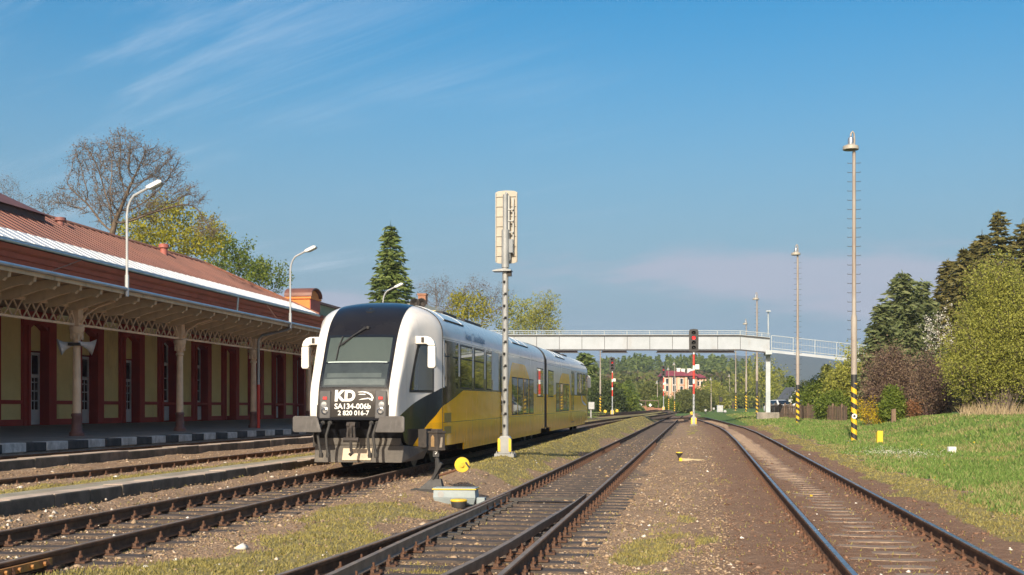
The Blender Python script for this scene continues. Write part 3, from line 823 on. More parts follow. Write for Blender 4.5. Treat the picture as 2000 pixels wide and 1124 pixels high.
rt = MB(); rt.hexa([(WX + .12, 4, 5.034), (GXC + .02, 4, 4.86), (GXC + .02, CE, 4.86), (WX + .12, CE, 5.034), (WX + .12, 4, 5.07), (GXC + .02, 4, 4.89), (GXC + .02, CE, 4.89), (WX + .12, CE, 5.07)])
cpart(rt, 'roof', pm('green_grey_roof_felt', (.30, .32, .24), (.24, .26, .20), 1.5, .8))
gt = MB(); gt.tube([(GXC + .055, 4, 4.835), (GXC + .055, CE, 4.835)], .05, 8); cpart(gt, 'gutter', [M['zinc']], smooth=50)
fa = MB(); fa.box(GXC - .03, GXC + .0, 4, CE, 4.70, 4.798); cpart(fa, 'fascia', M['canopy_wood'])
def rafter_mesh():
    b = MB()
    pr = [(-1.55, -.02), (-1.55, -.34), (-1.2, -.36), (-.55, -.24), (-.30, -.22), (-.16, -.26), (-.10, -.20), (-.04, -.20), (0, -.02)]
    b.prism([(x, z + .002 + (x + 0.0) * .1125) for x, z in pr], -.06, .06, 'y')
    o = b.build('rafter', M['canopy_wood']); me = o.data; bpy.data.objects.remove(o); return me
RAF = rafter_mesh(); d = 10.4
while d < CE - .3:
    link(RAF, 'rafter', cnp, Vector((GXC - .06, d, 4.795)) + CIV); d += 1.072
# lattice girders between the columns, one per bay
def truss_mesh():
    b = MB(); L = CP - .34; z0, z1 = 3.93, 4.40
    b.box(-.04, .04, 0, L, z0 - .03, z0 + .03); b.box(-.06, .06, 0, L, z1 - .03, z1 + .05); b.box(-.03, .03, 0, L, z1 + .12, z1 + .24)
    n = 15
    for k in range(n):
        a = L * k / n; c = L * (k + 1) / n
        b.beam((.012, a, z0), (.012, c, z1), .02, .036, (1, 0, 0)); b.beam((-.012, c, z0), (-.012, a, z1), .02, .036, (1, 0, 0))
    o = b.build('lattice_girder', M['cream_iron']); me = o.data; bpy.data.objects.remove(o); return me
TRU = truss_mesh()
k = 0
while C0 + k * CP < CE:
    cd = C0 + k * CP
    if cd + CP < CE + 1: link(TRU, 'lattice_girder', cnp, Vector((CX, cd + .17, 0)) + CIV)
    c = MB()
    c.mat(1).lathe([(.20, .86), (.20, 1.0), (.145, 1.06), (.125, 1.42), (.145, 1.45), (.145, 1.50), (.12, 1.53)], (CX, cd, 0), 12)
    c.mat(0).lathe([(.115, 1.53), (.105, 2.6), (.095, 3.36), (.13, 3.39), (.13, 3.44), (.10, 3.47), (.115, 3.56), (.19, 3.70), (.17, 3.72), (.20, 3.80), (.20, 3.88), (.12, 3.90)], (CX, cd, 0), 12)
    c.box(CX - .12, CX + .12, cd - .13, cd + .13, 3.90, 4.62)
    for q in range(8):
        a = q * math.pi / 4; c.cbox((CX + .15 * math.cos(a), cd + .15 * math.sin(a), 3.60), (.05, .05, .14), a)
    co = cpart(c, 'column', [M['cream_iron'], M['brown_iron']], smooth=40)
    br = MB()
    br.tube([(CX + .13, cd, 3.95), (CX + .30, cd, 4.22), (CX + .62, cd, 4.42), (CX + 1.1, cd, 4.55)], .032, 6)
    for s in (-1, 1): br.tube([(CX, cd + s * .13, 3.93), (CX, cd + s * .20, 4.15), (CX, cd + s * .36, 4.32), (CX, cd + s * .62, 4.41)], .026, 6)
    cpart(br, 'bracket', M['cream_iron'], smooth=50)
    k += 1
dp = MB(); dd = dist_on(505, -16.35)
dp.tube([(GXC, dd, 4.76), (GXC - .25, dd, 4.62), (-16.2, dd, 4.42), (-16.35, dd, 4.25), (-16.35, dd, 2.55)], .052, 8)
dp.mat(1).tube([(-16.35, dd, 2.55), (-16.35, dd, .89)], .062, 8)
cpart(dp, 'downpipe', [M['zinc'], M['red_enamel']], smooth=50)
# loudspeakers on the second column
ld = C0 + 3 * CP
spk = thing('loudspeaker_cluster', "pair of grey horn loudspeakers strapped to a cream canopy column", 'loudspeaker', (CX, ld, 3.1))
for s in (-1, 1):
    h = MB(); h.lathe([(.05, 0), (.07, .16), (.12, .30), (.22, .42), (.235, .43), (.21, .415), (.06, .30)], (0, 0, 0), 14, 'y')
    o = h.build('horn', pm('grey_horn', (.72, .72, .72), (.60, .60, .61), 4, .5), spk, smooth=40); o.rotation_euler = (math.radians(-16), 0, math.radians(-58 if s > 0 else 125)); o.location = (s * .09, s * -.10, .34)
h = MB(); h.box(-.17, .17, -.17, .17, .26, .34); h.tube([(-.12, -.14, .30), (.12, -.14, .30)], .03, 6); h.build('strap', M['dark_steel'], spk)

# lamps standing on the canopy gutter
def canopy_lamp(label):
    T = thing('canopy_lamp', label, 'lamp', group='curved lamps along the canopy edge')
    b = MB(); b.tube([(0, 0, -.22), (0, 0, .35)], .055, 8); b.build('foot', M['lamp_metal'], T, smooth=40)
    b = MB(); b.tube([(0, 0, .35), (0, 0, 1.95), (.03, 0, 2.15), (.10, 0, 2.33), (.20, 0, 2.46), (.62, 0, 2.66)], .036, 8); b.build('pole', M['lamp_metal'], T, smooth=40)
    b = MB()
    b.mat(0).prism([(0, -.035), (.10, -.07), (.46, -.06), (.46, .0), (.38, .055), (.05, .045), (0, .03)], -.12, .12, 'y')
    b.mat(1).box(.12, .42, -.095, .095, -.085, -.066)
    o = b.build('lamp_head', [M['lamp_metal'], pm('lamp_lens', (.30, .31, .28), (.24, .25, .22), 5, .3)], T, bevel=.02); o.location = (.58, 0, 2.64); o.rotation_euler = (0, -.42, 0)
    return T
lampx = GXC + .06
cl = canopy_lamp("curved canopy lamp nearest the big bare tree"); ds = [dist_on(248, lampx), dist_on(567, lampx), dist_on(748, lampx)]
cl.location = (lampx, ds[0], 4.86)
dup(cl, (lampx, ds[1], 4.86), label="curved canopy lamp in front of the orange end wall of the station")
dup(cl, (lampx, ds[2], 4.86), label="curved canopy lamp peeking over the railcar roof before the spruce")
# ------------------------------------------------------------------ the two-section railcar
TL = 41.7; TF = 24.3
railtop = lambda d: train_z(d) + .018 + .148
tr = thing('railcar', "white, black and yellow two-section diesel railcar standing beside the platform", 'train', (TX, TF, railtop(TF)))
tr.rotation_euler = (math.atan(.0050), 0, 0)
ZS = 2.84; ZR = 3.66; HW = 1.445
def pch(xs, ys):
    xs = np.array(xs, float); ys = np.array(ys, float); h = np.diff(xs); dl = np.diff(ys) / h; m = np.zeros(len(xs))
    for i in range(1, len(xs) - 1):
        m[i] = 0 if dl[i - 1] * dl[i] <= 0 else 2 * dl[i - 1] * dl[i] / (dl[i - 1] + dl[i])
    m[0] = dl[0]; m[-1] = dl[-1]
    def f(x):
        x = min(max(x, xs[0]), xs[-1]); i = min(max(int(np.searchsorted(xs, x)) - 1, 0), len(h) - 1)
        t = (x - xs[i]) / h[i]
        return float((1 + 2 * t) * (1 - t) ** 2 * ys[i] + t * (1 - t) ** 2 * h[i] * m[i] + t * t * (3 - 2 * t) * ys[i + 1] + t * t * (t - 1) * h[i] * m[i + 1])
    return f
f_hw = pch([0, .05, .2, .5, 1.0, 1.6, 2.3, 3.2], [.88, .915, .94, .965, 1.015, 1.15, 1.39, 1.445])
f_zr = pch([0, .035, .10, .40, .75, 1.0, 1.3, 1.7, 2.2, 3.0], [1.10, 1.42, 1.72, 2.26, 2.83, 3.11, 3.32, 3.50, 3.61, 3.66])
f_c = pch([0, .1, .8, 1.4, 2.3, 3.0], [.02, .22, .42, .60, .77, .82])
f_n = pch([0, .8, 1.6, 2.4, 3.0], [5.5, 5.0, 3.6, 2.5, 2.4])
f_zb = pch([0, .25, .4, .55, .8, 1.4, 2.3, 3.0], [1.06, 1.05, .78, .56, .52, .48, .46, .46])
def P_(y): return dict(hw=f_hw(y), zr=f_zr(y), c=f_c(y), n=f_n(y), zb=f_zb(y))
def top_z(x, y):
    p = P_(y); u = min(abs(x) / p['hw'], 1.0)
    return p['zr'] - p['c'] + p['c'] * (1 - u ** p['n']) ** (1 / p['n'])
def section(y, ns=5, nt=13):
    p = P_(y); zs = p['zr'] - p['c']; pts = []
    for k in range(ns): pts.append((p['hw'], min(p['zb'], zs - .01) + (zs - min(p['zb'], zs - .01)) * k / ns))
    for k in range(nt):
        a = (math.pi / 2) * k / (nt - 1); n = p['n']
        pts.append((p['hw'] * max(math.cos(a), 0) ** (2 / n), zs + p['c'] * max(math.sin(a), 0) ** (2 / n)))
    return pts + [(-x, z) for x, z in pts[-2::-1]]
# livery by place on the body: white above, black wedge at the cab, yellow below
def livery():
    m, t, b = nmat('railcar_livery')
    x, y, z = xyz(t, coords(t))
    yf = y.mn(y * -1 + TL)                                   # distance from the nearer end
    n = noise(t, coords(t), 1.3, 6, .6)
    # white / black boundary rises over the cab side; black gives way to yellow on a diagonal
    wline = (yf * .285 + 1.09).mn(1.73)
    diag = ((yf - 1.12) * .65 + .56).mn((yf - 2.3) * .17 + 1.33)
    black = z.lt(wline) * z.gt(diag)
    yel = z.lt(diag.mn(1.70)) 
    # the yellow climbs towards the low-floor section in the middle
    mid = (yf - 11.2)
    hump = ((yf - 11.3).rng(0, 1.2)) * (((yf - 17.9) * -1).rng(0, 3.0)) 
    yel2 = z.lt(hump * .92 + 1.70) * (yf.gt(4.4))
    yel = yel.mx(yel2)
    win = z.gt(1.70) * z.lt(2.80) * yf.gt(2.35) * yf.lt(11.3)  # smoked band round the upper windows
    white = mixc(t, n, (.78, .75, .71), (.71, .68, .64))
    side = mixc(t, (z - 2.86).rng(0, .05), white, mixc(t, n, (.50, .58, .67), (.44, .52, .61)))  # roof shoulder: sky reflection painted in as a pale blue tint
    yc = mixc(t, noise(t, mapping(t, coords(t), (1, 1, .25)), 2.5, 7, .7).rng(.4, .7) * .5, (1.0, .50, .006), (.88, .43, .010))
    dirtb = noise(t, mapping(t, coords(t), (1, 3.5, 1)), 2.0, 7, .7).rng(.42, .66) * ((z - .98) * -1).rng(-.1, .35)
    yc = mixc(t, dirtb * .5, yc, (.30, .22, .07))
    grime = noise(t, mapping(t, coords(t), (1, 1, .22)), 3.2, 8, .72).rng(.48, .74)
    yc = mixc(t, z.lt(.975) * .20, yc, (.30, .19, .03))
    white = mixc(t, grime * .35, white, (.40, .35, .29))
    side = mixc(t, grime * .22, side, (.34, .35, .36))
    c = mixc(t, (yf.gt(2.3)), white, side)
    c = mixc(t, yel, c, yc)
    c = mixc(t, black * (yf.lt(4.6)), c, (.014, .015, .019))
    c = mixc(t, yf.lt(.03) * x.absv().lt(.76), c, (.014, .015, .019))
    c = mixc(t, win, c, (.020, .023, .026))
    seam = (yf * .351).fract().lt(.0045) * yf.gt(4.0) * z.lt(1.69)
    seam = seam.mx(z.gt(.966) * z.lt(.980) * yf.gt(2.3)).mx(z.gt(2.82) * z.lt(2.834) * yf.gt(2.3))
    c = mixc(t, seam * .8, c, (.03, .03, .03))
    t.links.new(c.k, b.inputs['Base Color'])
    rr = noise(t, coords(t), 5, 5) * .10 + .08 + grime * .22
    t.links.new(rr.k, b.inputs['Roughness'])
    b.inputs['Coat Weight'].default_value = .04; b.inputs['Coat Roughness'].default_value = .05; b.inputs['Specular IOR Level'].default_value = .15
    bump(t, b, noise(t, coords(t), .9, 2, .5), .10, .05)
    return m
M['livery'] = livery()
M['under'] = pm('sooty_underframe', (.035, .032, .030), (.06, .05, .045), 5, .8, .1)
M['mask_black'] = pm('gloss_black_mask', (.013, .012, .014), (.018, .017, .018), 2, .17, 0, 0, spec=.35)
M['plow_grey'] = pm('dusty_grey_skirt', (.115, .102, .088), (.08, .072, .064), 3, .75, 0, .1, 30, dirt=((.25, .21, .16), 2, .5))
M['rubber'] = pm('black_rubber', (.03, .029, .028), (.05, .046, .042), 5, .7)
M['car_white'] = pm('glossy_white', (.80, .78, .74), (.74, .72, .68), 2, .3, coat=.4)
M['win'] = glassmat('smoked_glass', (.012, .014, .014), .02, .9)
M['pillar'] = pm('silver_pillar', (.68, .70, .72), (.60, .62, .64), 2, .45, .0)
M['dash'] = pm('grey_console', (.16, .17, .18), (.10, .11, .12), 2, .6)
M['blind'] = pm('pale_sun_blind', (.095, .108, .102), (.075, .087, .082), .8, .7)
cut = [0, .012, .035, .065, .10, .16, .25, .36, .5, .65, .8, .95, 1.1, 1.3, 1.5, 1.75, 2.0, 2.3, 2.65, 3.0]
def body_half(ys, name):
    b = MB(); S = [section(y if y < TL / 2 else TL - y) for y in ys]; n = len(S[0]); vs = []
    for y, s in zip(ys, S): vs += [(x, y, z) for x, z in s]
    fs = []
    for i in range(len(ys) - 1):
        for j in range(n - 1): fs.append((i * n + j, i * n + j + 1, (i + 1) * n + j + 1, (i + 1) * n + j))
        fs.append((i * n + n - 1, i * n, (i + 1) * n, (i + 1) * n + n - 1))
    fs.append(tuple(range(n))); fs.append(tuple((len(ys) - 1) * n + j for j in range(n - 1, -1, -1)))
    b.add(vs, fs); return b.build(name, M['livery'], tr, smooth=42, fixn=True)
ysA = cut + list(np.linspace(3.5, 20.45, 30)); ysB = [TL - q for q in ysA][::-1]
bodyA = body_half(ysA, 'front_section'); bodyB = body_half(ysB, 'rear_section')
# bellows between the sections
b = MB()
for k in range(7):
    y0 = 20.46 + k * .1115; w = HW - (.0 if k % 2 else .06)
    s = [(x * w / HW, z + (.012 if k % 2 else -.05)) for x, z in section(6)]
    b.prism(s, y0, y0 + .109, 'y')
b.build('bellows', M['rubber'], tr, fixn=True)
def patch(x0, x1, y0, y1, off, name, mat, par, nx=14, ny=12, ysl=None):
    """skin panel lying just outside the curved nose, given across (x0,x1 may be functions of y) and along"""
    b = MB(); V = []
    if ysl is None: ysl = [y0 + (y1 - y0) * i / ny for i in range(ny + 1)]
    ny = len(ysl) - 1
    for y in ysl:
        a = x0(y) if callable(x0) else x0; c = x1(y) if callable(x1) else x1
        for j in range(nx + 1):
            x = a + (c - a) * j / nx; z = top_z(x, y); e = 1e-3
            n = Vector((-(top_z(x + e, y) - top_z(x - e, y)) / (2 * e), -(top_z(x, y + e) - top_z(x, max(y - e, 0))) / (y + e - max(y - e, 0)), 1)).normalized()
            V.append(Vector((x, y, z)) + n * off)
    w = nx + 1
    b.add(V, [(i * w + j, i * w + j + 1, (i + 1) * w + j + 1, (i + 1) * w + j) for i in range(ny) for j in range(nx)])
    o = b.build(name, mat, par, smooth=60); return o
def ends(fn):
    """build a nose fitting at the front and, turned about, at the tail"""
    fn(0); fn(1)
def place_end(o, e):
    if e: o.rotation_euler = (0, 0, math.pi); o.location = (-o.location.x, TL - o.location.y, o.location.z)
def y_for_z(z):   # where the windscreen slope reaches a height
    lo, hi = 0.0, 3.0
    for _ in range(40):
        md = (lo + hi) / 2
        if f_zr(md) < z: lo = md
        else: hi = md
    return lo
MASKY = sorted(set([.002] + [q for q in cut[1:] if q < 2.25] + [(cut[i] + cut[i + 1]) / 2 for i in range(1, len(cut) - 1) if cut[i + 1] < 2.3] + [2.25]))
YW0, YW1 = y_for_z(1.70), y_for_z(2.84)
for e in (0, 1):
    mk = patch(lambda y: -.74 - .02 * min(y, 1), lambda y: .74 + .03 * min(y, 1), .004, 2.25, .009, 'nose_mask', M['mask_black'], tr, 16, 40, MASKY); place_end(mk, e)
    ws = patch(lambda y: -.70 - .02 * y, lambda y: .70 + .02 * y, YW0 + .01, YW1 - .01, .018, 'windscreen', None, tr, 12, 14)
    m_ = bpy.data.materials.get('clear_screen')
    if not m_:
        m_, t_, b_ = nmat('clear_screen'); tr_ = t_.nodes.new("ShaderNodeBsdfTransparent"); tr_.inputs[0].default_value = (.82, .88, .86, 1)
        gl_ = t_.nodes.new("ShaderNodeBsdfGlossy"); gl_.inputs['Roughness'].default_value = .03
        fr_ = t_.nodes.new("ShaderNodeFresnel"); fr_.inputs[0].default_value = 1.6
        mx_ = t_.nodes.new("ShaderNodeMixShader"); t_.links.new((E(t_, fr_.outputs[0]) + .015).k, mx_.inputs[0])
        t_.links.new(tr_.outputs[0], mx_.inputs[1]); t_.links.new(gl_.outputs[0], mx_.inputs[2]); t_.links.new(mx_.outputs[0], t_.nodes["Material Output"].inputs[0])
    ws.data.materials.clear(); ws.data.materials.append(m_); place_end(ws, e)
    yb = y_for_z(2.26)
    bl = patch(-.672, .672, yb, YW1 - .045, .010, 'sun_blind', M['blind'], tr, 10, 8); place_end(bl, e)
    bl2 = MB()
    bar = patch(-.63, .63, yb - .012, yb + .002, .014, 'blind_bar', M['pillar'], tr, 10, 1); place_end(bar, e)
    ds_ = patch(-.64, .64, YW0 + .03, y_for_z(1.90), .0105, 'console', M['dash'], tr, 10, 4); place_end(ds_, e)
    cb_ = patch(-.668, .668, y_for_z(1.74), yb - .02, .0096, 'cab_interior', pm('cab_grey', (.055, .062, .068), (.03, .034, .04), 2, .7), tr, 10, 8); place_end(cb_, e)
    d2 = patch(-.60, .55, y_for_z(1.93), y_for_z(2.02), .0105, 'console_top', pm('pale_desk', (.12, .13, .135), (.08, .09, .095), 2, .6), tr, 10, 4); place_end(d2, e)
    # round lamp above the screen
    q = MB(); yl = 1.42; q.lathe([(.11, 0), (.105, .015), (.09, .02), (.085, .008), (.02, .012)], (0, 0, 0), 20)
    o = q.build('top_lamp', M['lens_dark'], tr, smooth=40); o.location = (0, yl, top_z(0, yl) + .008); o.rotation_euler = (math.atan((top_z(0, yl + .02) - top_z(0, yl - .02)) / .04), 0, 0); place_end(o, e)
    if e: o.rotation_euler = (-math.atan((top_z(0, yl + .02) - top_z(0, yl - .02)) / .04), 0, 0)
    # lamp clusters, one tall housing each side of the number
    for s in (-1, 1):
        q = MB(); q.box(-.115, .115, -.012, .012, -.285, .285); hb = q.build('headlight', pm('lamp_housing', (.05, .05, .055), (.07, .07, .075), 3, .3), tr, bevel=.02)
        yl = y_for_z(1.40); hb.location = (s * .585, yl - .012, 1.375); hb.rotation_euler = (math.radians(-5), 0, 0)
        q = MB(); q.lathe([(.075, -.014), (.075, -.024), (.055, -.028), (.045, -.018), (.0, -.016)], (0, 0, -.13), 16, 'y'); q.build('lens', pm('chrome_reflector', (.26, .27, .29), (.18, .19, .21), 6, .15, .8), hb, smooth=40)
        q = MB(); q.lathe([(.06, -.014), (.06, -.022), (.0, -.026)], (.02 * s, 0, -.0), 14, 'y'); q.build('lens', pm('clear_lamp', (.4, .42, .45), (.3, .31, .33), 6, .15, .4), hb, smooth=40)
        q = MB(); q.box(-.045, .045, -.026, -.014, .10, .16); q.build('tail_lamp', emis('tail_red', (.55, .02, .02), .12) if e == 0 else M['red_dim'], hb, bevel=.01)
        place_end(hb, e)
        if e: hb.rotation_euler = (math.radians(5), 0, math.pi)
        # buffer with wide plate
        q = MB(); q.tube([(0, .55, 0), (0, .0, 0)], [.10, .085], 12)
        bf = q.build('buffer', M['under'], tr, smooth=40); bf.location = (s * .875, -.30, .98)
        q = MB(); pl = [(-.30, -.16), (.22, -.16), (.30, .165), (-.25, .165), (-.30, .11)] if False else [(s * a_, b_) for a_, b_ in [(-.32, -.15), (-.285, -.165), (.25, -.165), (.285, -.135), (.285, .135), (.25, .165), (-.19, .165), (-.235, .13)]]
        q.prism(pl, -.03, .02, 'y'); q.build('buffer_plate', pm('grey_buffer_face', (.10, .093, .09), (.075, .07, .068), 4, .65, dirt=((.26, .25, .24), 6, .4)), bf, bevel=.012, fixn=True)
        place_end(bf, e)
        # rear-view mirror on a curved arm
        q = MB(); q.prism([(s * x, z) for x, z in [(-.06, -.085), (-.06, .085), (.19, .085), (.29, .055), (.355, -.02), (.385, -.12), (.23, -.12), (.205, -.085)]], -.07, .07, 'y')
        mr = q.build('mirror', M['car_white'], tr, bevel=.022, fixn=True); mr.location = (s * 1.08, 1.25, 2.74)
        q = MB(); q.prism([(s * x, z) for x, z in [(.225, -.125), (.39, -.125), (.395, -.56), (.365, -.60), (.245, -.60), (.22, -.56)]], -.08, .08, 'y'); q.build('mirror_housing', M['car_white'], mr, bevel=.025, fixn=True)
        q = MB(); q.box(-.03, .03, -.088, -.08, -.05, .06); q.build('hinge', M['under'], mr).location = (s * .12, 0, 0)
        place_end(mr, e)
    # dark recess, coupling gear and hoses below the mask
    q = MB(); q.box(-.88, .88, .50, 1.2, .50, 1.055); o = q.build('buffer_beam', M['under'], tr); place_end(o, e)
    q = MB()   # snow plough skirt
    q.hexa([(-.90, .28, .18), (.96, .28, .18), (1.10, 1.7, .20), (-1.10, 1.7, .20), (-.93, .44, .53), (.97, .44, .53), (1.22, 1.7, .44), (-1.22, 1.7, .44)])
    q.hexa([(-.90, .442, .532), (.90, .442, .532), (.90, 1.2, .532), (-.90, 1.2, .532), (-.90, .48, .84), (.90, .48, .84), (.88, 1.2, .84), (-.88, 1.2, .84)])
    o = q.build('snow_plough', M['plow_grey'], tr, bevel=.015); place_end(o, e)
    q = MB(); q.cbox((0, .335, .345), (.62, .03, .27), 0, math.radians(-23)); o = q.build('plough_plate', pm('scuffed_pale_plate', (.52, .44, .32), (.40, .33, .24), 4, .5, .2, dirt=((.20, .16, .12), 3, .5)), tr, bevel=.01); place_end(o, e)
    q = MB()   # screw coupling
    q.box(-.09, .09, -.12, .25, .90, 1.02); q.tube([(0, -.06, .99), (0, -.14, .90), (0, -.10, .78)], .035, 8)
    for s in (-1, 1):
        q.tube([(s * .06, -.10, .96), (s * .075, -.12, .72), (s * .07, -.13, .66)], .026, 8); q.lathe([(.05, -.03), (.05, .03)], (s * .06, -.10, .96), 10, 'x')
    q.tube([(0, -.11, .78), (0, -.13, .60), (0, -.11, .44), (.03, -.12, .38), (0, -.14, .35), (-.03, -.12, .38)], .03, 8); q.lathe([(.05, -.16), (.05, .16)], (0, -.11, .66), 8, 'x')
    o = q.build('screw_coupling', M['under'], tr, smooth=40); place_end(o, e)
    for hx in (-.62, -.47, .40, .53):
        q = MB(); w = RG.uniform(-.02, .02)
        q.tube([(hx, .2, 1.0), (hx, -.02, 1.0), (hx + w, -.13, .95), (hx - .05 + w, -.17, .75), (hx - .02, -.18, .52), (hx + .015, -.19, .36)], .030, 8)
        q.lathe([(.042, .30), (.05, .34), (.042, .40)], (hx + .015, -.19, 0), 8); q.lathe([(.045, -.04), (.045, .05)], (hx, -.0, 1.0), 8, 'y')
        o = q.build('brake_hose', M['rubber'], tr, smooth=50); place_end(o, e)
    # twin wipers
    for (xa, ya, xb, yb_) in ((.10, YW1 + .10, -.45, y_for_z(2.55)),):
        q = MB()
        def sp_(x, y, o_=.045): return (x, y - o_ * .6, top_z(x, y) + o_)
        q.tube([sp_(xa, ya), sp_((xa + xb) / 2, (ya + yb_) / 2), sp_(xb, yb_)], .013, 6); q.tube([sp_(xa - .06, ya), sp_(xb + .07, yb_ + .02)], .011, 6)
        q.tube([sp_(xb + .05, YW1 - .05, .035), sp_(xb, yb_, .035), sp_(xb - .01, y_for_z(2.27), .035)], .014, 6)
        q.lathe([(.04, -.02), (.04, .04)], sp_(xa, ya, .02), 8)
        o = q.build('wiper', M['black_paint'], tr, smooth=50); place_end(o, e)
# writing on the nose
def text_mesh(txt, size, mat, name, bold=0.0, ext=.002):
    cu = bpy.data.curves.new(name, 'FONT'); cu.body = txt; cu.size = size; cu.offset = bold; cu.extrude = ext; cu.align_x = 'CENTER'; cu.align_y = 'CENTER'
    o = bpy.data.objects.new(name, cu); COL.objects.link(o); bpy.context.view_layer.update()
    me = bpy.data.meshes.new_from_object(o.evaluated_get(bpy.context.evaluated_depsgraph_get()))
    bpy.data.objects.remove(o); me.materials.clear(); me.materials.append(mat)
    n = bpy.data.objects.new(name, me); COL.objects.link(n); return n
M['letter'] = pm('white_lettering', (.82, .82, .80), (.76, .76, .74), 3, .5)
def on_nose(o, x, z, off=.014):
    y = y_for_z(z); sl = math.atan2(y_for_z(z + .06) - y_for_z(z - .06), .12)
    o.parent = tr; o.rotation_euler = (math.pi / 2 - sl, 0, 0); o.location = (x, y - off, z); return o
on_nose(text_mesh("KD", .31, M['letter'], 'lettering', .014), -.17, 1.545, .02)
on_nose(text_mesh("SA134-006b", .155, M['letter'], 'lettering', .003), .0, 1.335, .02)
on_nose(text_mesh("2 820 016-7", .135, M['letter'], 'lettering', .002), .02, 1.20, .02)
b = MB()   # swoosh beside the letters: open arcs tapering to a beak
arc = [(.10, .085), (.20, .095), (.30, .075), (.38, .03), (.415, -.03), (.40, -.08), (.36, -.055), (.30, -.03)]
w = [.004, .011, .015, .018, .02, .02, .016, .004]
V = []
for i, (x, z) in enumerate(arc):
    a = arc[max(i - 1, 0)]; c = arc[min(i + 1, len(arc) - 1)]; d = Vector((c[0] - a[0], c[1] - a[1])).normalized()
    V += [(x - d.y * w[i], 0, z + d.x * w[i]), (x + d.y * w[i], 0, z - d.x * w[i])]
b.add(V, [(2 * i, 2 * i + 1, 2 * i + 3, 2 * i + 2) for i in range(len(arc) - 1)])
b.add([(.10, 0, .035), (.26, 0, .03), (.26, 0, .05), (.14, 0, .05)], [(0, 1, 2, 3)]); b.add([(.12, 0, -.075), (.33, 0, -.055), (.32, 0, -.03), (.17, 0, -.055)], [(0, 1, 2, 3)])
o = b.build('emblem', M['letter'], tr); on_nose(o, .0, 1.545, .022); o.rotation_euler.x -= math.pi / 2
# side windows, doors, seams: positions along the body measured from the front
def side_panel(y0, y1, z0, z1, name, mat, s=1, off=.006, par=None, poly=None):
    b = MB(); pts = poly or [(y0, z0), (y1, z0), (y1, z1), (y0, z1)]
    def q(y, z, o_): yy = y if y < TL / 2 else TL - y; return (s * (f_hw(yy) + o_), y, z)
    n = len(pts)
    b.add([q(y, z, off) for y, z in pts] + [q(y, z, -.03) for y, z in pts], [tuple(range(n)) if s > 0 else tuple(range(n - 1, -1, -1))] + [(i, (i + 1) % n, n + (i + 1) % n, n + i) for i in range(n)])
    return b.build(name, mat, par or tr, fixn=True)
M['rubber_seal'] = M['rubber']
def side(y0, y1, z0, z1, frame=False):
    for s in (1, -1):
        for f in (lambda q: q, lambda q: TL - q):
            a, c = sorted((f(y0), f(y1)))
            wo = side_panel(a, c, z0, z1, 'window', M['rubber'], s, .004)
            side_panel(a + .035, c - .035, z0 + .035, z1 - .035, 'pane', M['win'], s, .008, wo)
            if frame: side_panel(a + .02, c - .02, z1 - .34, z1 - .31, 'window_bar', M['rubber'], s, .012, wo)
            # (a light bar splits the hopper from the main pane)
xs = [(871, 894.6), (899.7, 921.7), (926.8, 944.7)]
for a, c in xs:
    ya, yc = dist_on(a, TX + HW) - TF, dist_on(c, TX + HW) - TF
    side(ya, yc, 1.74, 2.77, True)
    ycp = yc
ys_ = [dist_on(a, TX + HW) - TF for a in (950, 959.5, 974, 977, 986)]
side(ys_[0], ys_[1], 1.74, 2.74)
def pillars(y0, y1, z0, z1):
    for s in (1, -1):
        for f in (lambda q: q, lambda q: TL - q):
            a, c = sorted((f(y0), f(y1))); side_panel(a, c, z0, z1, 'window_pillar', M['pillar'], s, .007)
pw = [2.42] + [dist_on(q, TX + HW) - TF for q in (896.8, 923.8, 947, 961.5)]
for p in pw: pillars(p - .07 if p > 2.5 else p - .04, p + .07 if p > 2.5 else p + .04, 2.02 if p > 2.5 else 1.75, 2.80)
pillars(ys_[1] + .25, ys_[2] - .05, 1.74, 2.78)
# low-floor windows
for k in range(4):
    y0 = 12.35 + k * 1.30; side(y0, y0 + 1.14, 1.02, 2.18)
side(18.3, 20.1, 1.60, 2.62)
side(11.95 - .0, 12.1, 1.02, 2.18) if False else None
def door(y0, y1):
    for s in (1, -1):
        for f in (lambda q: q, lambda q: TL - q):
            a, c = sorted((f(y0), f(y1)))
            dw = side_panel(a, c, .50, 2.72, 'door', M['rubber'], s, .004)
            mdl = (a + c) / 2
            for u, v in ((a + .03, mdl - .012), (mdl + .012, c - .03)):
                lf = side_panel(u, v, .53, 2.69, 'door_leaf', M['livery'], s, .010, dw)
                side_panel(u + .10, v - .10, 1.05, 2.45, 'door_leaf', M['win'], s, .014, dw)
door(ys_[3], ys_[3] + 1.35)
M['cab_glass'] = glassmat('cab_glass', (.05, .045, .025))
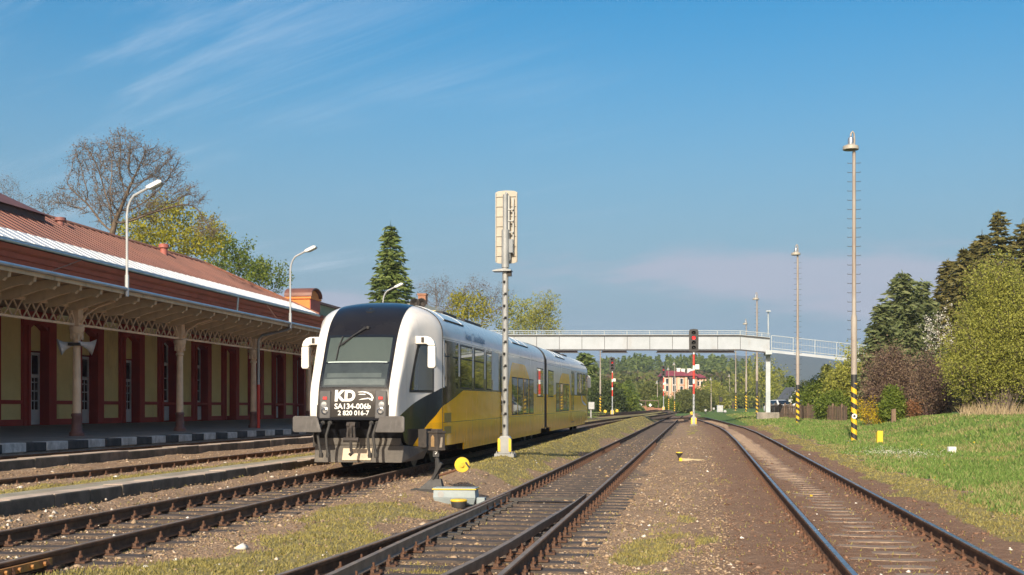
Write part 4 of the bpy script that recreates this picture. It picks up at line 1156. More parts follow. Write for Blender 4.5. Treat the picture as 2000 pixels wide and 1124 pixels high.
# cab side window, cab seam, grilles, dirt-stained skirt joints
for s in (1, -1):
    for f in (lambda q: q, lambda q: TL - q):
        def cabwin(lo, hi, ztop, z0, off, name, mat, par=None):
            b = MB(); V = []; n = 14
            for k in range(n + 1):
                y = lo + (hi - lo) * k / n; zt = min(ztop, 1.66 + (y - lo) * 2.15 + .02); zt = max(zt, z0 + .01)
                for z, o_ in ((z0, off), (zt, off)): V.append((s * (f_hw(y) + o_), f(y), z))
            b.add(V, [(2 * k, 2 * k + 2, 2 * k + 3, 2 * k + 1) for k in range(n)])
            return b.build(name, mat, par or tr)
        wo = cabwin(.80, 1.92, 2.69, 1.63, .010, 'cab_window', M['rubber'])
        cabwin(.90, 1.87, 2.64, 1.68, .016, 'pane', M['cab_glass'], wo)
        a, c = sorted((f(2.30), f(2.325))); side_panel(a, c, .5, 2.86, 'seam', M['rubber'], s, .003)
        for ya, yb2, za, zb2 in ((2.45, 3.05, .98, 1.18), (2.45, 3.05, .72, .88)):
            a, c = sorted((f(ya), f(yb2)))
            side_panel(a, c, za, zb2, 'side_grille', pm('yellow_grille', (.33, .24, .03), (.24, .17, .03), 30, .5), s, .005)
for s in (1, -1):
    side_panel(0, 0, 0, 0, 'tail_panel', M['pillar'], s, .005, None, [(TL - 6.6, 1.70), (TL - 6.2, 1.45), (TL - 5.2, 1.27), (TL - 3.9, 1.22), (TL - 2.4, 1.36), (TL - 2.4, 1.70)])
# seam arch over the cab and roof fittings
for f in (lambda q: q, lambda q: TL - q):
    sec = [p for p in section(2.31, 5, 21) if p[1] > 2.84]
    b = MB(); b.tube([(x * 1.002, f(2.31), z + .004) for x, z in sec], .012, 5); b.build('seam', M['rubber'], tr)
def shoulder(s, z):   # x on the curved shoulder at a height
    u = (z - ZS) / (ZR - ZS); return s * HW * (1 - u ** 2.4) ** (1 / 2.4)
for f in (lambda q: q, lambda q: TL - q):
    for ya, yb2, zz_ in ((2.9, 5.2, 3.28), (13.2, 15.0, 3.25), (15.1, 16.7, 3.25)):
        for s in (1, -1):
            b = MB(); b.tube([(shoulder(s, zz_) + s * .006, f(ya), zz_), (shoulder(s, zz_) + s * .006, f(yb2), zz_)], .022, 6); b.build('roof_slot', M['rubber'], tr)
            for yy in (ya, yb2):
                b = MB(); b.tube([(shoulder(s, zz_ + .06 * k) + s * .002, f(yy), zz_ + .06 * k) for k in range(7)], .007, 5); b.build('roof_seam', M['pillar'], tr)
b = MB(); b.tube([(-.28, 3.0, ZR - .02), (-.28, 3.0, ZR + .16)], .03, 8)
for s in (0, .16): b.lathe([(.03, .25), (.045, .0), (.12, -.10), (.11, -.10), (.03, .0)], (-.36 + s, 3.0, ZR + .17), 12, 'y')
b.build('horn', M['under'], tr, smooth=40).location = (.85, .6, -.12)
for y0, L in ((6.5, 1.8), (9.5, 2.6), (31, 3), (35.5, 1.6)):
    b = MB(); b.box(-.55, .55, y0, y0 + L, ZR - .05, ZR + .09); b.build('roof_box', M['under'], tr, bevel=.04)
# underframe, skirts, bogies
b = MB(); b.box(-1.25, 1.25, 1.3, 20.5, .46, .85); b.box(-1.25, 1.25, 21.2, TL - 1.3, .46, .85)
for y0, y1 in ((5.2, 8.5), (9.5, 11.0), (30.7, 33), (33.6, 36.4)): b.box(-1.15, 1.15, y0, y1, .28, .46)
b.build('underframe', M['under'], tr)
for s in (1, -1):
    for (a, c) in ((4.55, 19.4), (22.3, TL - 4.55)):
        n = 8
        for k in range(n):
            u, v = a + (c - a) * k / n + .006, a + (c - a) * (k + 1) / n - .006
            sk = MB(); sk.box(*sorted((s * (HW - .03), s * (HW - .001))), u, v, .30, .459); sk.build('skirt', M['livery'], tr)
for byc in (3.1, TL / 2, TL - 3.1):
    b = MB(); b.box(-.95, .95, byc - .3, byc + .3, .42, .58)
    for s in (-1, 1):
        b.box(*sorted((s * .92, s * 1.08)), byc - 1.5, byc + 1.5, .40, .60)
        for w in (-.95, .95):
            b.box(*sorted((s * .90, s * 1.12)), byc + w - .2, byc + w + .2, .30, .62); b.lathe([(.12, -.1), (.13, 0), (.12, .1)], (s * 1.0, byc + w, .70), 10)
        b.lathe([(.24, .42), (.26, .6), (.26, .78), (.24, .9)], (s * .98, byc, 0), 14)
    bg = b.build('bogie', M['under'], tr, smooth=40)
    for w in (-.95, .95):
        for s in (-1, 1):
            q = MB(); q.lathe([(.08, -.07), (.36, -.06), (.455, -.07), (.455, -.03), (.425, -.025), (.42, .07), (.35, .06), (.09, .10)], (0, 0, 0), 28, 'x')
            wh = q.build('wheel', M['dark_steel'], bg, smooth=30); wh.location = (s * .72, byc + w, .424)
            if s > 0: wh.rotation_euler = (0, 0, math.pi) if False else (0, 0, 0)
    q = MB()
    for w in (-.95, .95): q.tube([(-.75, byc + w, .424), (.75, byc + w, .424)], .07, 8)
    q.build('axle', M['dark_steel'], bg)
# articulation dampers, yellow ended
b = MB()
for s in (1, -1):
    for q in (20.1, 21.6): b.beam((s * 1.40, q, .95), (s * 1.36, TL / 2 + (q - TL / 2) * .35, .45), .06, .09)
b.build('gangway_strut', M['yellow_paint'], tr)
# operator's name on the shoulder and small marks
M['blue_letter'] = pm('blue_lettering', (.10, .19, .34), (.13, .22, .36), 3, .4)
for word, yc_ in (("Koleje", 5.25), ("Dolnośląskie", 6.72)):
    o = text_mesh(word, .31, M['blue_letter'], 'lettering')
    o.parent = tr; o.rotation_euler = (math.radians(90 - 12), 0, math.radians(90)); o.location = (HW - .006, yc_, 3.02)
# ------------------------------------------------------------------ signals, switch gear, lamps, bridge
def rung_cone(b, x, y, z, s, ax='x'):
    d = Vector((s, 0, 0)) if ax == 'x' else Vector((0, s, 0))
    p = Vector((x, y, z)); b.tube([p, p + d * .13 + Vector((0, 0, .0)), p + d * .14 + Vector((0, 0, .04))], .011, 5)
# the signal whose back we see
sx, sd_ = -4.62, dist_on(987, -4.62); sz = gz(sx, sd_) + .02
T = thing('railway_signal', "tall grey signal seen from behind with a cream ribbed back panel", 'signal', (sx, sd_, sz))
b = MB(); b.box(-.24, .24, -.22, .22, -.05, .035)
for u in (-.19, .19):
    for v in (-.17, .17): b.lathe([(.03, .035), (.03, .06), (.012, .062), (.012, .10)], (u, v, 0), 6)
b.build('base_plate', M['sig_grey'], T)
b = MB(); b.prism([(-.145, .035), (.145, .035), (.145, .42), (.10, .47), (-.10, .47), (-.145, .42)], -.13, .13, 'y'); fo = b.build('foot', M['sig_grey'], T, bevel=.012)
for u in (-.135, .135):
    b = MB(); b.prism([(u - .032, .09), (u + .032, .09), (u + .032, .38), (u + .015, .41), (u - .032, .41)], -.15, -.132, 'y'); b.build('yellow_cheek', M['yellow_paint'], fo, fixn=True)
b = MB(); b.tube([(0, 0, .40), (0, 0, 4.62)], .076, 14); b.tube([(0, 0, 4.62), (0, 0, 5.55)], .095, 14); b.tube([(0, 0, 5.55), (0, -.0, 6.42)], .062, 12)
b.build('mast', [M['sig_grey']], T, smooth=40)
for k in range(14):   # holes with step pegs up the mast
    z = .72 + k * .295
    b = MB(); b.cbox((-.015 + .03 * (k % 2), -.078, z), (.055, .03, .06), 0, .5); b.tube([(0, -.07, z - .01), (-.03, -.14, z - .03)], .012, 5); b.build('step_peg', M['black_paint'], T)
b = MB(); b.prism([(-.30, 0), (.16, 0), (.16, .03), (0, .06), (-.16, .05), (-.30, .02)], -.18, .16, 'y'); b.build('platform_plate', M['sig_grey'], T).location = (0, 0, 4.52)
hd = MB(); outline = [(-.275, 4.78), (-.275, 6.50), (-.2, 6.535), (0, 6.55), (.2, 6.535), (.275, 6.50), (.275, 4.78), (.2, 4.745), (0, 4.73), (-.2, 4.745)]
hd.prism(outline, .16, .185, 'y')
for k in range(7): hd.box(-.272, .272, .135, .159, 4.92 + k * .245, 4.935 + k * .245)
for u in (-.268, .25): hd.box(u, u + .018, .13, .159, 4.80, 6.48)
for k in range(6): hd.box(-.20, .20, .186, .30, 4.95 + k * .25, 5.10 + k * .25)
hp = hd.build('back_panel', M['sig_cream'], T, fixn=True)
b = MB(); b.box(.04, .10, .02, .135, 4.95, 6.40); b.box(.17, .20, .06, .135, 4.95, 6.35)
for k in range(4): b.box(-.03, .20, .0, .06, 5.2 + k * .28, 5.225 + k * .28)
b.tube([(.0, 0, 6.36), (.02, .04, 6.46), (.05, .10, 6.40), (.07, .12, 6.15)], .035, 8)
b.build('bracket', M['sig_grey'], T)
b = MB(); b.box(.07, .19, -.02, .13, 4.98, 5.32); b.tube([(.11, .03, 4.98), (.11, .05, 4.83), (.05, .06, 4.70)], .02, 6); b.build('relay_case', pm('blue_grey_case', (.22, .24, .26), (.17, .19, .21), 3, .5), T, bevel=.012)
b = MB(); b.box(.06, .16, -.09, .02, 4.40, 4.52); b.build('junction_box', M['under'], T)

# colour-light signals that face us
def banded(name, bands, base):   # bands listed (z0, z1, colour) by height on the mast
    m, t, bs = nmat(name); x, y, z = xyz(t, coords(t)); c = mixc(t, noise(t, coords(t), 2.5, 5).rng(.35, .65), base, tuple(q * .8 for q in base))
    for z0, z1, col in bands: c = mixc(t, z.gt(z0) * z.lt(z1), c, col)
    t.links.new(c.k, bs.inputs['Base Color']); bs.inputs['Roughness'].default_value = .5; return m
RW = []
z = 2.15
for k, h in enumerate((.72, .30, .62, .33, .78, .26, .10)):
    RW.append((z, z + h, (.62, .05, .035) if k % 2 == 0 else (.80, .80, .78))); z += h
M['red_white_mast'] = banded('red_white_mast', RW, (.42, .45, .47))
def light_signal(label):
    T = thing('railway_signal', label, 'signal', group='colour light signals')
    b = MB(); b.box(-.26, .26, -.24, .24, -.1, .04); b.build('base_plate', M['concrete'], T)
    b = MB(); b.prism([(-.17, .04), (.17, .04), (.17, .50), (.11, .60), (-.11, .60), (-.17, .50)], -.14, .14, 'y'); f = b.build('foot', M['sig_grey'], T, bevel=.01)
    for u in (-.14, .14):
        b = MB(); b.box(u - .05, u + .05, -.16, -.142, .08, .50); b.build('yellow_cheek', M['yellow_paint'], f)
    b = MB(); b.tube([(0, 0, .5), (0, 0, 5.02)], .070, 12); b.build('mast', M['red_white_mast'], T, smooth=40)
    b = MB()
    for k in range(5): b.tube([(0, -.08, .85 + k * .29), (.05 * (1 if k % 2 else -1), -.17, .86 + k * .29)], .014, 5)
    b.build('step_pegs', M['black_paint'], T)
    b = MB(); pts = [(-.32, 5.10), (.32, 5.10), (.33, 6.45), (.28, 6.62), (0, 6.66), (-.28, 6.62), (-.33, 6.45)]
    b.prism(pts, -.06, .0, 'y'); b.box(-.10, .10, -.05, .08, 4.86, 5.10); b.box(-.2, .2, .0, .26, 5.2, 6.5)
    hd = b.build('signal_head', M['black_paint'], T, fixn=True)
    for k in range(4):
        zc_ = 5.36 + k * .34
        b = MB(); n = 12   # hood: upper half tube
        V = []; 
        for j in range(n + 1):
            a = math.radians(-20) + math.radians(220) * j / n
            V += [(.145 * math.cos(a), -.06, zc_ + .145 * math.sin(a)), (.15 * math.cos(a), -.34, zc_ + .15 * math.sin(a) - .02)]
        b.add(V, [(2 * j, 2 * j + 2, 2 * j + 3, 2 * j + 1) for j in range(n)]); b.build('hood', M['black_paint'], hd)
        b = MB(); b.lathe([(.12, -.062), (.115, -.075), (.08, -.088), (0, -.094)], (0, 0, zc_), 16, 'y'); b.build('lens', M['red_light'] if k == 2 else M['lens_dark'], hd, smooth=50)
    b = MB(); b.box(.10, .38, -.10, -.02, 3.86, 4.20); b.build('route_plate', M['white_paint'], T)
    return T
p = at(1355, 826, 85); x_ = p.x; d_ = p.y
s1 = light_signal("red lit signal on a red and white mast in front of the white footbridge"); s1.location = (x_, d_, gz(x_, d_) + .06)
p = at(1196, 810, 142); s2 = dup(s1, (p.x, p.y, gz(p.x, p.y) + .05), 0, "smaller red lit signal just right of the railcar's tail")
p = at(1296, 806, 183); s3 = dup(s1, (p.x, p.y, gz(p.x, p.y) + .05), 0, "most distant colour light signal beside the red-roofed house")

def dim(o):
    for c in o.children:
        if c.name.startswith('lens') and c.data.materials[0] == M['red_light']: c.data = c.data.copy(); c.data.materials[0] = M['red_dim']
        dim(c)
dim(s2); dim(s3)

# hand switch lever with turning lantern and yellow counterweight, and the motor box
lx, ld = -4.35, dist_on(853, -4.35); lz = gz(lx, ld)
ln_ = thing('switch_stand', "black switch stand carrying a dirty glass lantern above the number 9", 'switch stand', (lx, ld, lz))
b = MB(); b.box(-.42, .22, -.16, .16, -.06, .05); b.hexa([(-.30, -.11, .05), (.12, -.11, .05), (.12, .11, .05), (-.30, .11, .05), (-.10, -.06, .22), (.08, -.06, .22), (.08, .06, .22), (-.10, .06, .22)])
b.tube([(-.02, 0, .2), (.02, 0, .42), (.0, 0, .62)], [.06, .05, .035], 8); b.tube([(0, 0, .55), (0, 0, .80)], .028, 8)
b.beam((-.06, -.05, .22), (.10, -.08, .50), .05, .05)
b.build('stand', M['black_paint'], ln_)
b = MB(); b.prism([(-.055, .60), (.055, .60), (.055, .74), (.03, .77), (-.03, .77), (-.055, .74)], -.062, -.045, 'y'); pl = b.build('number_plate', M['black_paint'], ln_, fixn=True)
o = text_mesh("9", .14, M['letter'], 'lettering'); o.parent = pl; o.rotation_euler = (math.pi / 2, 0, 0); o.location = (0, -.066, .685)
lt = MB(); lt.box(-.17, .17, -.13, .13, .80, 1.22); lt.box(-.19, .19, -.15, .15, 1.20, 1.25); lt.box(-.12, .12, -.09, .09, 1.25, 1.30); lt.box(-.18, .18, -.14, .14, .78, .815)
lt.v = [(x * .68, y * .68, .80 + (z - .80) * .70 - .08) for x, y, z in lt.v]
lo = lt.build('lantern', pm('dirty_lantern', (.075, .062, .052), (.05, .042, .036), 6, .6), ln_, bevel=.008); lo.rotation_euler = (0, 0, math.radians(-38))
b = MB(); b.prism([(-.042, .77), (.042, .77), (.042, .93), (0, .97), (-.042, .93)], -.094, -.0886, 'y'); b.build('lantern_pane', pm('amber_glass', (.42, .27, .14), (.30, .20, .10), 6, .35), lo, fixn=True)
b = MB(); b.prism([(-.034, .76), (.014, .76), (.034, .93), (-.007, .93)], .1158, .121, 'x'); b.build('lantern_pane', pm('milk_glass', (.45, .38, .30), (.32, .27, .21), 6, .35), lo, fixn=True)
b = MB(); b.tube([(.05, -.02, .28), (.30, -.06, .36), (.42, -.10, .42)], .025, 6); b.build('lever_arm', M['clip'], ln_, smooth=50)
wx_ = dist_on  # (weight sits on the lever's free end)
b = MB(); b.lathe([(.122, -.04), (.127, -.035), (.127, .035), (.122, .04)], (0, 0, 0), 28, 'y'); b.lathe([(.035, -.07), (.035, -.05)], (0, 0, 0), 10, 'y')
wo = b.build('counterweight', M['yellow_paint'], ln_, smooth=35); wo.location = (.46, -.10, .47); wo.rotation_euler = (math.radians(4), 0, math.radians(8))
b = MB(); b.beam((.06, -.06, .05), (.13, -.06, -.05), .025, .04, (0, 1, 0)); b.build('pointer', M['black_paint'], wo)
mx_, md = -3.93, dist_on(897, -3.93) - 5.4
md = 19.6
mx_ = -3.83
mo = thing('switch_motor', "low blue-grey point motor box with a yellow-edged lid beside the switch", 'motor box', (mx_, md, gz(mx_, md)))
b = MB(); b.hexa([(-.36, -.14, .02), (.36, -.14, .02), (.36, .16, .02), (-.36, .16, .02), (-.41, -.19, .14), (.40, -.19, .14), (.40, .20, .14), (-.41, .20, .14)])
b.hexa([(-.41, -.19, .142), (.40, -.19, .142), (.40, .20, .142), (-.41, .20, .142), (-.40, -.18, .30), (.39, -.18, .30), (.39, .19, .30), (-.40, .19, .30)])
b.box(.401, .56, -.10, .10, .03, .15); b.build('case', M['grey_box'], mo, bevel=.01)
b = MB(); b.box(-.425, .415, -.205, .215, .302, .318); b.build('lid', M['yellow_paint'], mo); b = MB(); b.box(-.41, .40, -.19, .20, .319, .335); b.build('lid_top', M['grey_box'], mo)
b = MB(); b.lathe([(.06, -.192), (.06, -.186)], (-.26, 0, .21), 16, 'y'); b.build('lock', M['sig_grey'], mo)
b = MB(); b.lathe([(.13, -.02), (.15, .09), (.15, .10), (.14, .13), (.13, .135)], (0, 0, 0), 16); pp = b.build('cable_pot', M['black_paint'], mo, smooth=40); pp.location = (.13, -.42, 0)
b = MB(); b.lathe([(.15, .10), (.16, .115), (.15, .14), (.12, .145), (.0, .146)], (0, 0, 0), 20); b.build('pot_cap', M['yellow_paint'], pp, smooth=40)

mo.scale = (.86, .86, .86)
# tall lamp masts on the right: rungs, hooked lantern, striped foot
def stripe_mat(name, zt, lower=(.80, .50, .02), turns=1.0, dark_above=None):
    m, t, bs = nmat(name); x, y, z = xyz(t, coords(t))
    n = t.nodes.new("ShaderNodeMath"); n.operation = 'ARCTAN2'; t.links.new(y.k, n.inputs[0]); t.links.new(x.k, n.inputs[1])
    a = E(t, n.outputs[0])
    ph = (z * 2.55 + a * .16).fract()
    w = noise(t, coords(t), 6, 5)
    steel = mixc(t, noise(t, mapping(t, coords(t), (1, 1, .25)), 1.2, 7, .7).rng(.35, .68), (.36, .325, .285), (.22, .165, .13))
    st = mixc(t, ph.gt(.5), (.028, .027, .026), mixc(t, w, lower, tuple(q * .75 for q in lower)))
    c = mixc(t, z.lt(zt), steel, st)
    c = mixc(t, z.gt(zt - .28) * z.lt(zt + .05), c, (.028, .027, .026))
    if dark_above: c = mixc(t, z.gt(zt) * z.lt(dark_above), c, (.06, .06, .062))
    t.links.new(c.k, bs.inputs['Base Color']); bs.inputs['Roughness'].default_value = .55; return m
def lamp_mast(label, H=12.0, zt=2.55, rungs=True, head=True, mat=None, plate=False, r0=.115):
    T = thing('lamp_mast', label, 'lamp mast', group='tall lamp masts beside the tracks')
    b = MB(); b.box(-.42, .32, -.38, .36, -.2, .03); b.build('footing', M['concrete'], T)
    zj = H * .40
    b = MB(); b.tube([(0, 0, 0), (0, 0, zj), (0, 0, zj + .18), (0, 0, H - .75)], [r0, r0, r0 * .72, r0 * .55], 14); b.build('pole', mat or stripe_mat('mast_stripes', zt), T, smooth=40)
    if rungs:
        b = MB(); z = 2.9; 
        while z < H - 1.0:
            b.tube([(-.24, 0, z), (.24, 0, z)], .011, 5)
            for s in (-1, 1): b.tube([(s * .235, 0, z), (s * .24, 0, z + .03)], .011, 4)
            z += .36
        o = b.build('rungs', M['dark_steel'], T); o['kind'] = 'stuff'
    if head:
        b = MB(); b.tube([(0, 0, H - .78), (.02, 0, H - .3), (.0, 0, H - .02), (-.06, 0, H + .06), (-.11, 0, H - .02), (-.125, 0, H - .12)], .034, 7)
        b.lathe([(.06, H - .82), (.06, H - .72)], (0, 0, 0), 8); b.build('hook', M['pole_metal'], T, smooth=50)
        b = MB(); b.lathe([(.04, .06), (.05, .03), (.10, .0), (.115, -.12), (.11, -.24)], (0, 0, 0), 12); l = b.build('lantern', M['zinc'], T, smooth=50); l.location = (-.125, 0, H - .19)
        b = MB(); b.lathe([(.11, -.24), (.30, -.33), (.31, -.46), (.29, -.47), (.10, -.30)], (0, 0, 0), 16); b.build('shade', M['sig_cream'], l, smooth=40)
    if plate:
        b = MB(); b.lathe([(.10, -.125), (.10, -.118)], (0, 0, .98), 18, 'y'); pl = b.build('number_plate', M['white_paint'], T)
        b = MB(); b.lathe([(.05, -.132), (.05, -.126)], (0, 0, .98), 14, 'y'); b.build('number_mark', M['black_paint'], pl)
    return T
stripes = stripe_mat('mast_stripes', 2.55)
def on_pole(T, px, py, Z):
    p = at(px, py, Z); T.location = (p.x, p.y, gz(p.x, p.y)); return T
on_pole(lamp_mast("nearest and tallest lamp mast with a round plate on its striped foot", mat=stripes, plate=True), 1668, 862, 47.8)
on_pole(lamp_mast("second lamp mast standing before the picket fence", mat=stripes), 1558, 828, 82.8)
on_pole(lamp_mast("lamp mast with a dark band above its stripes left of the bridge column", mat=stripe_mat('dark_band_stripes', 2.2, (.62, .42, .05), dark_above=3.4), r0=.125), 1478.5, 812, 120)
on_pole(lamp_mast("lamp mast whose lantern just tops the bridge railing beside the dark-banded one", mat=stripes), 1457.5, 806, 160)
on_pole(lamp_mast("thin striped mast below the end of the brown bridge beams", H=9.5, mat=stripes, head=True), 1437, 803, 178)
on_pole(lamp_mast("striped lamp mast right behind the railcar's tail", H=10.5, mat=stripes), 1172.5, 804, 165)
far_lamps = [(1306, 790, 235, 'slender distant lamp mast left of the red signal mast, over the house wall'), (1317.5, 796, 235, 'distant lamp mast with yellow bands before the middle of the house'),
             (1389, 784, 260, 'pale distant lamp mast right of the house'), (1425, 784, 300, 'farthest thin mast among the pale willows'), (1284, 770, 250, 'short pale mast above the low brick wall')]
for k, (px, py, Z, lab) in enumerate(far_lamps):
    on_pole(lamp_mast(lab, H=(796 - (712, 697, 730, 728, 737)[k]) / FPX * Z, zt=2.0 if k < 2 else .2, rungs=False, mat=stripes if k < 2 else M['pole_metal']), px, py, Z)

# footbridge
BZ = 100.0
def bp(px, py, dz=0.0): return at(px, py, BZ + dz)
fb = thing('footbridge', "long white-panelled footbridge with pale railings crossing all tracks", 'footbridge', tuple(bp(1500, 812)))
FI = -Vector(fb.location)
def fpart(b, name, m, par=None, **k):
    o = b.build(name, m, par or fb, **k)
    if par is None: o.location = FI
    return o
top_y, bot_y = 655.5, 683.5
xl = 800; joints = [1446 - 44.2 * k for k in range(0, 15)]
def deck_y(px): return 0 if px < 1446 else (px - 1446) * .095
def slab(b, xa, xb, ya, yb, ya2, yb2, z0, z1):
    b.hexa([bp(xa, yb, z0), bp(xb, yb2, z0), bp(xb, yb2, z1), bp(xa, yb, z1), bp(xa, ya, z0), bp(xb, ya2, z0), bp(xb, ya2, z1), bp(xa, ya, z1)])
xs_ = sorted(joints) + [1504]
for i in range(len(xs_) - 1):
    a, c = xs_[i], xs_[i + 1]
    b = MB(); slab(b, a + .45, c - .45, top_y + 2 + deck_y(a), bot_y - 1 + deck_y(a), top_y + 2 + deck_y(c), bot_y - 1 + deck_y(c), 0, .06); fpart(b, 'side_panel', M['bridge_panel'])
b = MB()
for (a, c) in ((xs_[0], 1446), (1446, 1504)):
    for z0, z1 in ((-.08, 2.6),):
        slab(b, a, c, top_y - .6 + deck_y(a), top_y + 1.8 + deck_y(a), top_y - .6 + deck_y(c), top_y + 1.8 + deck_y(c), z0, z1)
        slab(b, a, c, bot_y - .8 + deck_y(a), bot_y + 1.8 + deck_y(a), bot_y - .8 + deck_y(c), bot_y + 1.8 + deck_y(c), z0, z1)
    slab(b, a, c, top_y + 2 + deck_y(a), bot_y - 1 + deck_y(a), top_y + 2 + deck_y(c), bot_y - 1 + deck_y(c), .07, .14)
    slab(b, a, c, top_y + 2 + deck_y(a), bot_y - 1 + deck_y(a), top_y + 2 + deck_y(c), bot_y - 1 + deck_y(c), 2.4, 2.5)
fpart(b, 'girder', M['dark_steel'])
def railing(xa, xb, fy, h, dz, step, name):
    b = MB()
    for k in (0, .5, 1.0) if dz < 1 else (0, 1.0):
        b.tube([bp(xa, fy(xa) - h * (.12 + .88 * k), dz), bp(xb, fy(xb) - h * (.12 + .88 * k), dz)], .035 if k in (0, 1.0) else .02, 5)
    x = xa; n = 0
    while x <= xb + .1:
        big = n % 8 == 0
        b.tube([bp(x, fy(x), dz), bp(x, fy(x) - h, dz)], .04 if big else .011, 5 if big else 4); x += step; n += 1
    fpart(b, name, M['bridge_rail'])
f1 = lambda x: top_y - .5 + deck_y(x)
railing(xs_[0], 1446, f1, 8.5, -.03, 5.52, 'railing'); railing(1446, 1504, f1, 8.5, -.03, 5.27, 'railing')
railing(xs_[0], 1446, f1, 8.5, 2.5, 5.52, 'railing'); railing(1446, 1504, f1, 8.5, 2.5, 5.27, 'railing')
# ramp running down to the right
r1 = lambda x: 683.5 + (x - 1506) * .108
b = MB(); slab(b, 1506, 1800, r1(1506), r1(1506) + 5.5, r1(1800), r1(1800) + 5.5, 0, 1.9); fpart(b, 'ramp', M['bridge_panel'])
railing(1507, 1800, lambda x: r1(x) , 28, .02, 5.3, 'railing'); railing(1507, 1800, lambda x: r1(x), 28, 1.85, 5.3, 'railing')
# column with its block, lamp on the landing, brown beams below
pc = bp(1500, 820, 1.0)
zt_ = bp(1500, 686).z
b = MB(); b.box(pc.x - .18, pc.x + .18, pc.y - .16, pc.y + .16, gz(pc.x, pc.y), zt_); b.box(pc.x - .26, pc.x + .26, pc.y - 1.2, pc.y + 1.6, zt_ - .28, zt_ + .05)
fpart(b, 'column', M['bridge_rail'])
b = MB(); b.box(pc.x - .92, pc.x + .88, pc.y - .7, pc.y + .7, gz(pc.x, pc.y) - .3, gz(pc.x, pc.y) + .56); fpart(b, 'footing', M['concrete'], bevel=.04)
b = MB(); p0 = bp(1500.5, 656, .3); b.tube([p0, bp(1500.5, 609, .3)], .055, 8); q = bp(1500.5, 608.5, .3); b.box(q.x - .18, q.x + .18, q.y - .3, q.y + .1, q.z - .05, q.z + .05); fpart(b, 'landing_lamp', M['bridge_rail'])
for xa, xb in ((1078, 1128), (1176, 1224), (1283, 1434)):
    b = MB(); slab(b, xa, xb, 684.6 + .9, 688.4, 684.6 + .9, 688.4, .15, .75); fpart(b, 'brown_beam', M['brown_beam'])
    b = MB(); slab(b, xa - 2, xb + 2, 687.6 + .9, 690.0, 687.6 + .9, 690.0, .05, .85); fpart(b, 'beam_edge', M['dark_steel'])
# left trestle of the bridge near the station
pl_ = bp(890, 820, 1.0); b = MB(); b.box(pl_.x - .18, pl_.x + .18, pl_.y - .16, pl_.y + .16, gz(pl_.x, pl_.y), zt_); fpart(b, 'column', M['bridge_rail'])

# small yard things
def simple(name, label, cat, px, py, Z, rz=0, group=None):
    p = at(px, py, Z); return thing(name, label, cat, (p.x, p.y, gz(p.x, p.y)), rz, group)
T = simple('marker_post', "stubby yellow marker post in the grass right of the nearest lamp mast", 'marker', 1719, 860, 45.5, TH)
b = MB(); b.box(-.10, .10, -.03, .03, -.1, .47); b.build('plate', M['yellow_paint'], T, bevel=.01); b = MB(); b.box(-.13, -.105, -.08, .08, -.1, .42); b.build('plate_side', M['yellow_paint'], T)
T = simple('distance_stone', "white painted marker stone with a 0 in the grass at far right", 'marker stone', 1859, 887, 37.3, TH)
b = MB(); b.hexa([(-.115, -.09, -.1), (.115, -.09, -.1), (.115, .09, -.1), (-.115, .09, -.1), (-.12, -.08, .20), (.12, -.08, .20), (.12, .08, .20), (-.12, .08, .20)]); so = b.build('stone', M['white_paint'], T, bevel=.025)
o = text_mesh("0", .13, M['sig_grey'], 'lettering'); o.parent = T; o.rotation_euler = (math.pi / 2, 0, 0); o.location = (.02, -.095, .10)
T = simple('fouling_marker', "pale wooden bar on the gravel path with a small yellow-capped cup at its end", 'marker', 1350, 892, 34.5, TH)
b = MB(); b.cbox((.02, 0, .03), (.66, .07, .07), 0, 0, .05); b.build('bar', pm('pale_plank', (.50, .42, .26), (.36, .30, .18), 5, .8), T); b = MB(); b.box(-.34, -.26, -.05, .05, .0, .09); b.build('bar_end', M['yellow_paint'], T)
b = MB(); b.lathe([(.03, 0), (.03, .10), (.10, .19), (.10, .21)], (-.26, .55, 0), 12); b.build('cup', M['black_paint'], T, smooth=40); b = MB(); b.lathe([(.10, .211), (.09, .235), (0, .24)], (-.26, .55, 0), 12); b.build('cup_cap', M['yellow_paint'], T, smooth=40)
def point_lamp(label, px, py, Z, col, dia=False, h=.75):
    T = simple('point_indicator', label, 'point indicator', px, py, Z, TH, 'point indicators in the far yard')
    b = MB(); b.box(-.2, .2, -.15, .15, -.05, .1); b.tube([(0, 0, .1), (0, 0, h)], .03, 6); b.build('stand', M['black_paint'], T)
    b = MB()
    if dia: b.prism([(0, -.34), (.34, 0), (0, .34), (-.34, 0)], -.03, .03, 'y')
    else: b.lathe([(.16, -.06), (.19, -.05), (.19, .05), (.16, .06)], (0, 0, 0), 14, 'y')
    o = b.build('disc', M['dull_white' if col == 'white_paint' and not dia else col], T); o.location = (0, -.05, h + .1); return T
point_lamp("yellow point disc nearest the railcar's tail", 1182, 804, 150, 'yellow_paint', h=.28)
point_lamp("yellow point disc beside the foot of the smaller red signal", 1205, 801, 158, 'yellow_paint', h=.3)
point_lamp("white diamond board left of its twin before the brick wall", 1251, 798, 235, 'white_paint', True, 1.1)
point_lamp("white diamond board right of its twin before the brick wall", 1270, 798, 235, 'white_paint', True, 1.0)
point_lamp("white lens disc on the grass left of the relay cabinet", 1378, 796, 190, 'white_paint', h=.45)
point_lamp("white disc farthest back near the willows", 1394, 791, 215, 'white_paint', h=.5)
point_lamp("low white disc in the grass below the relay cabinet", 1416, 803, 165, 'white_paint', h=.1)
point_lamp("yellow point disc behind the red lit signal's mast", 1351, 808, 140, 'yellow_paint', h=.35)
T = simple('relay_cabinet', "pale blue-grey relay cabinet on the grass with a small dark signal behind", 'cabinet', 1406, 800, 178, TH)
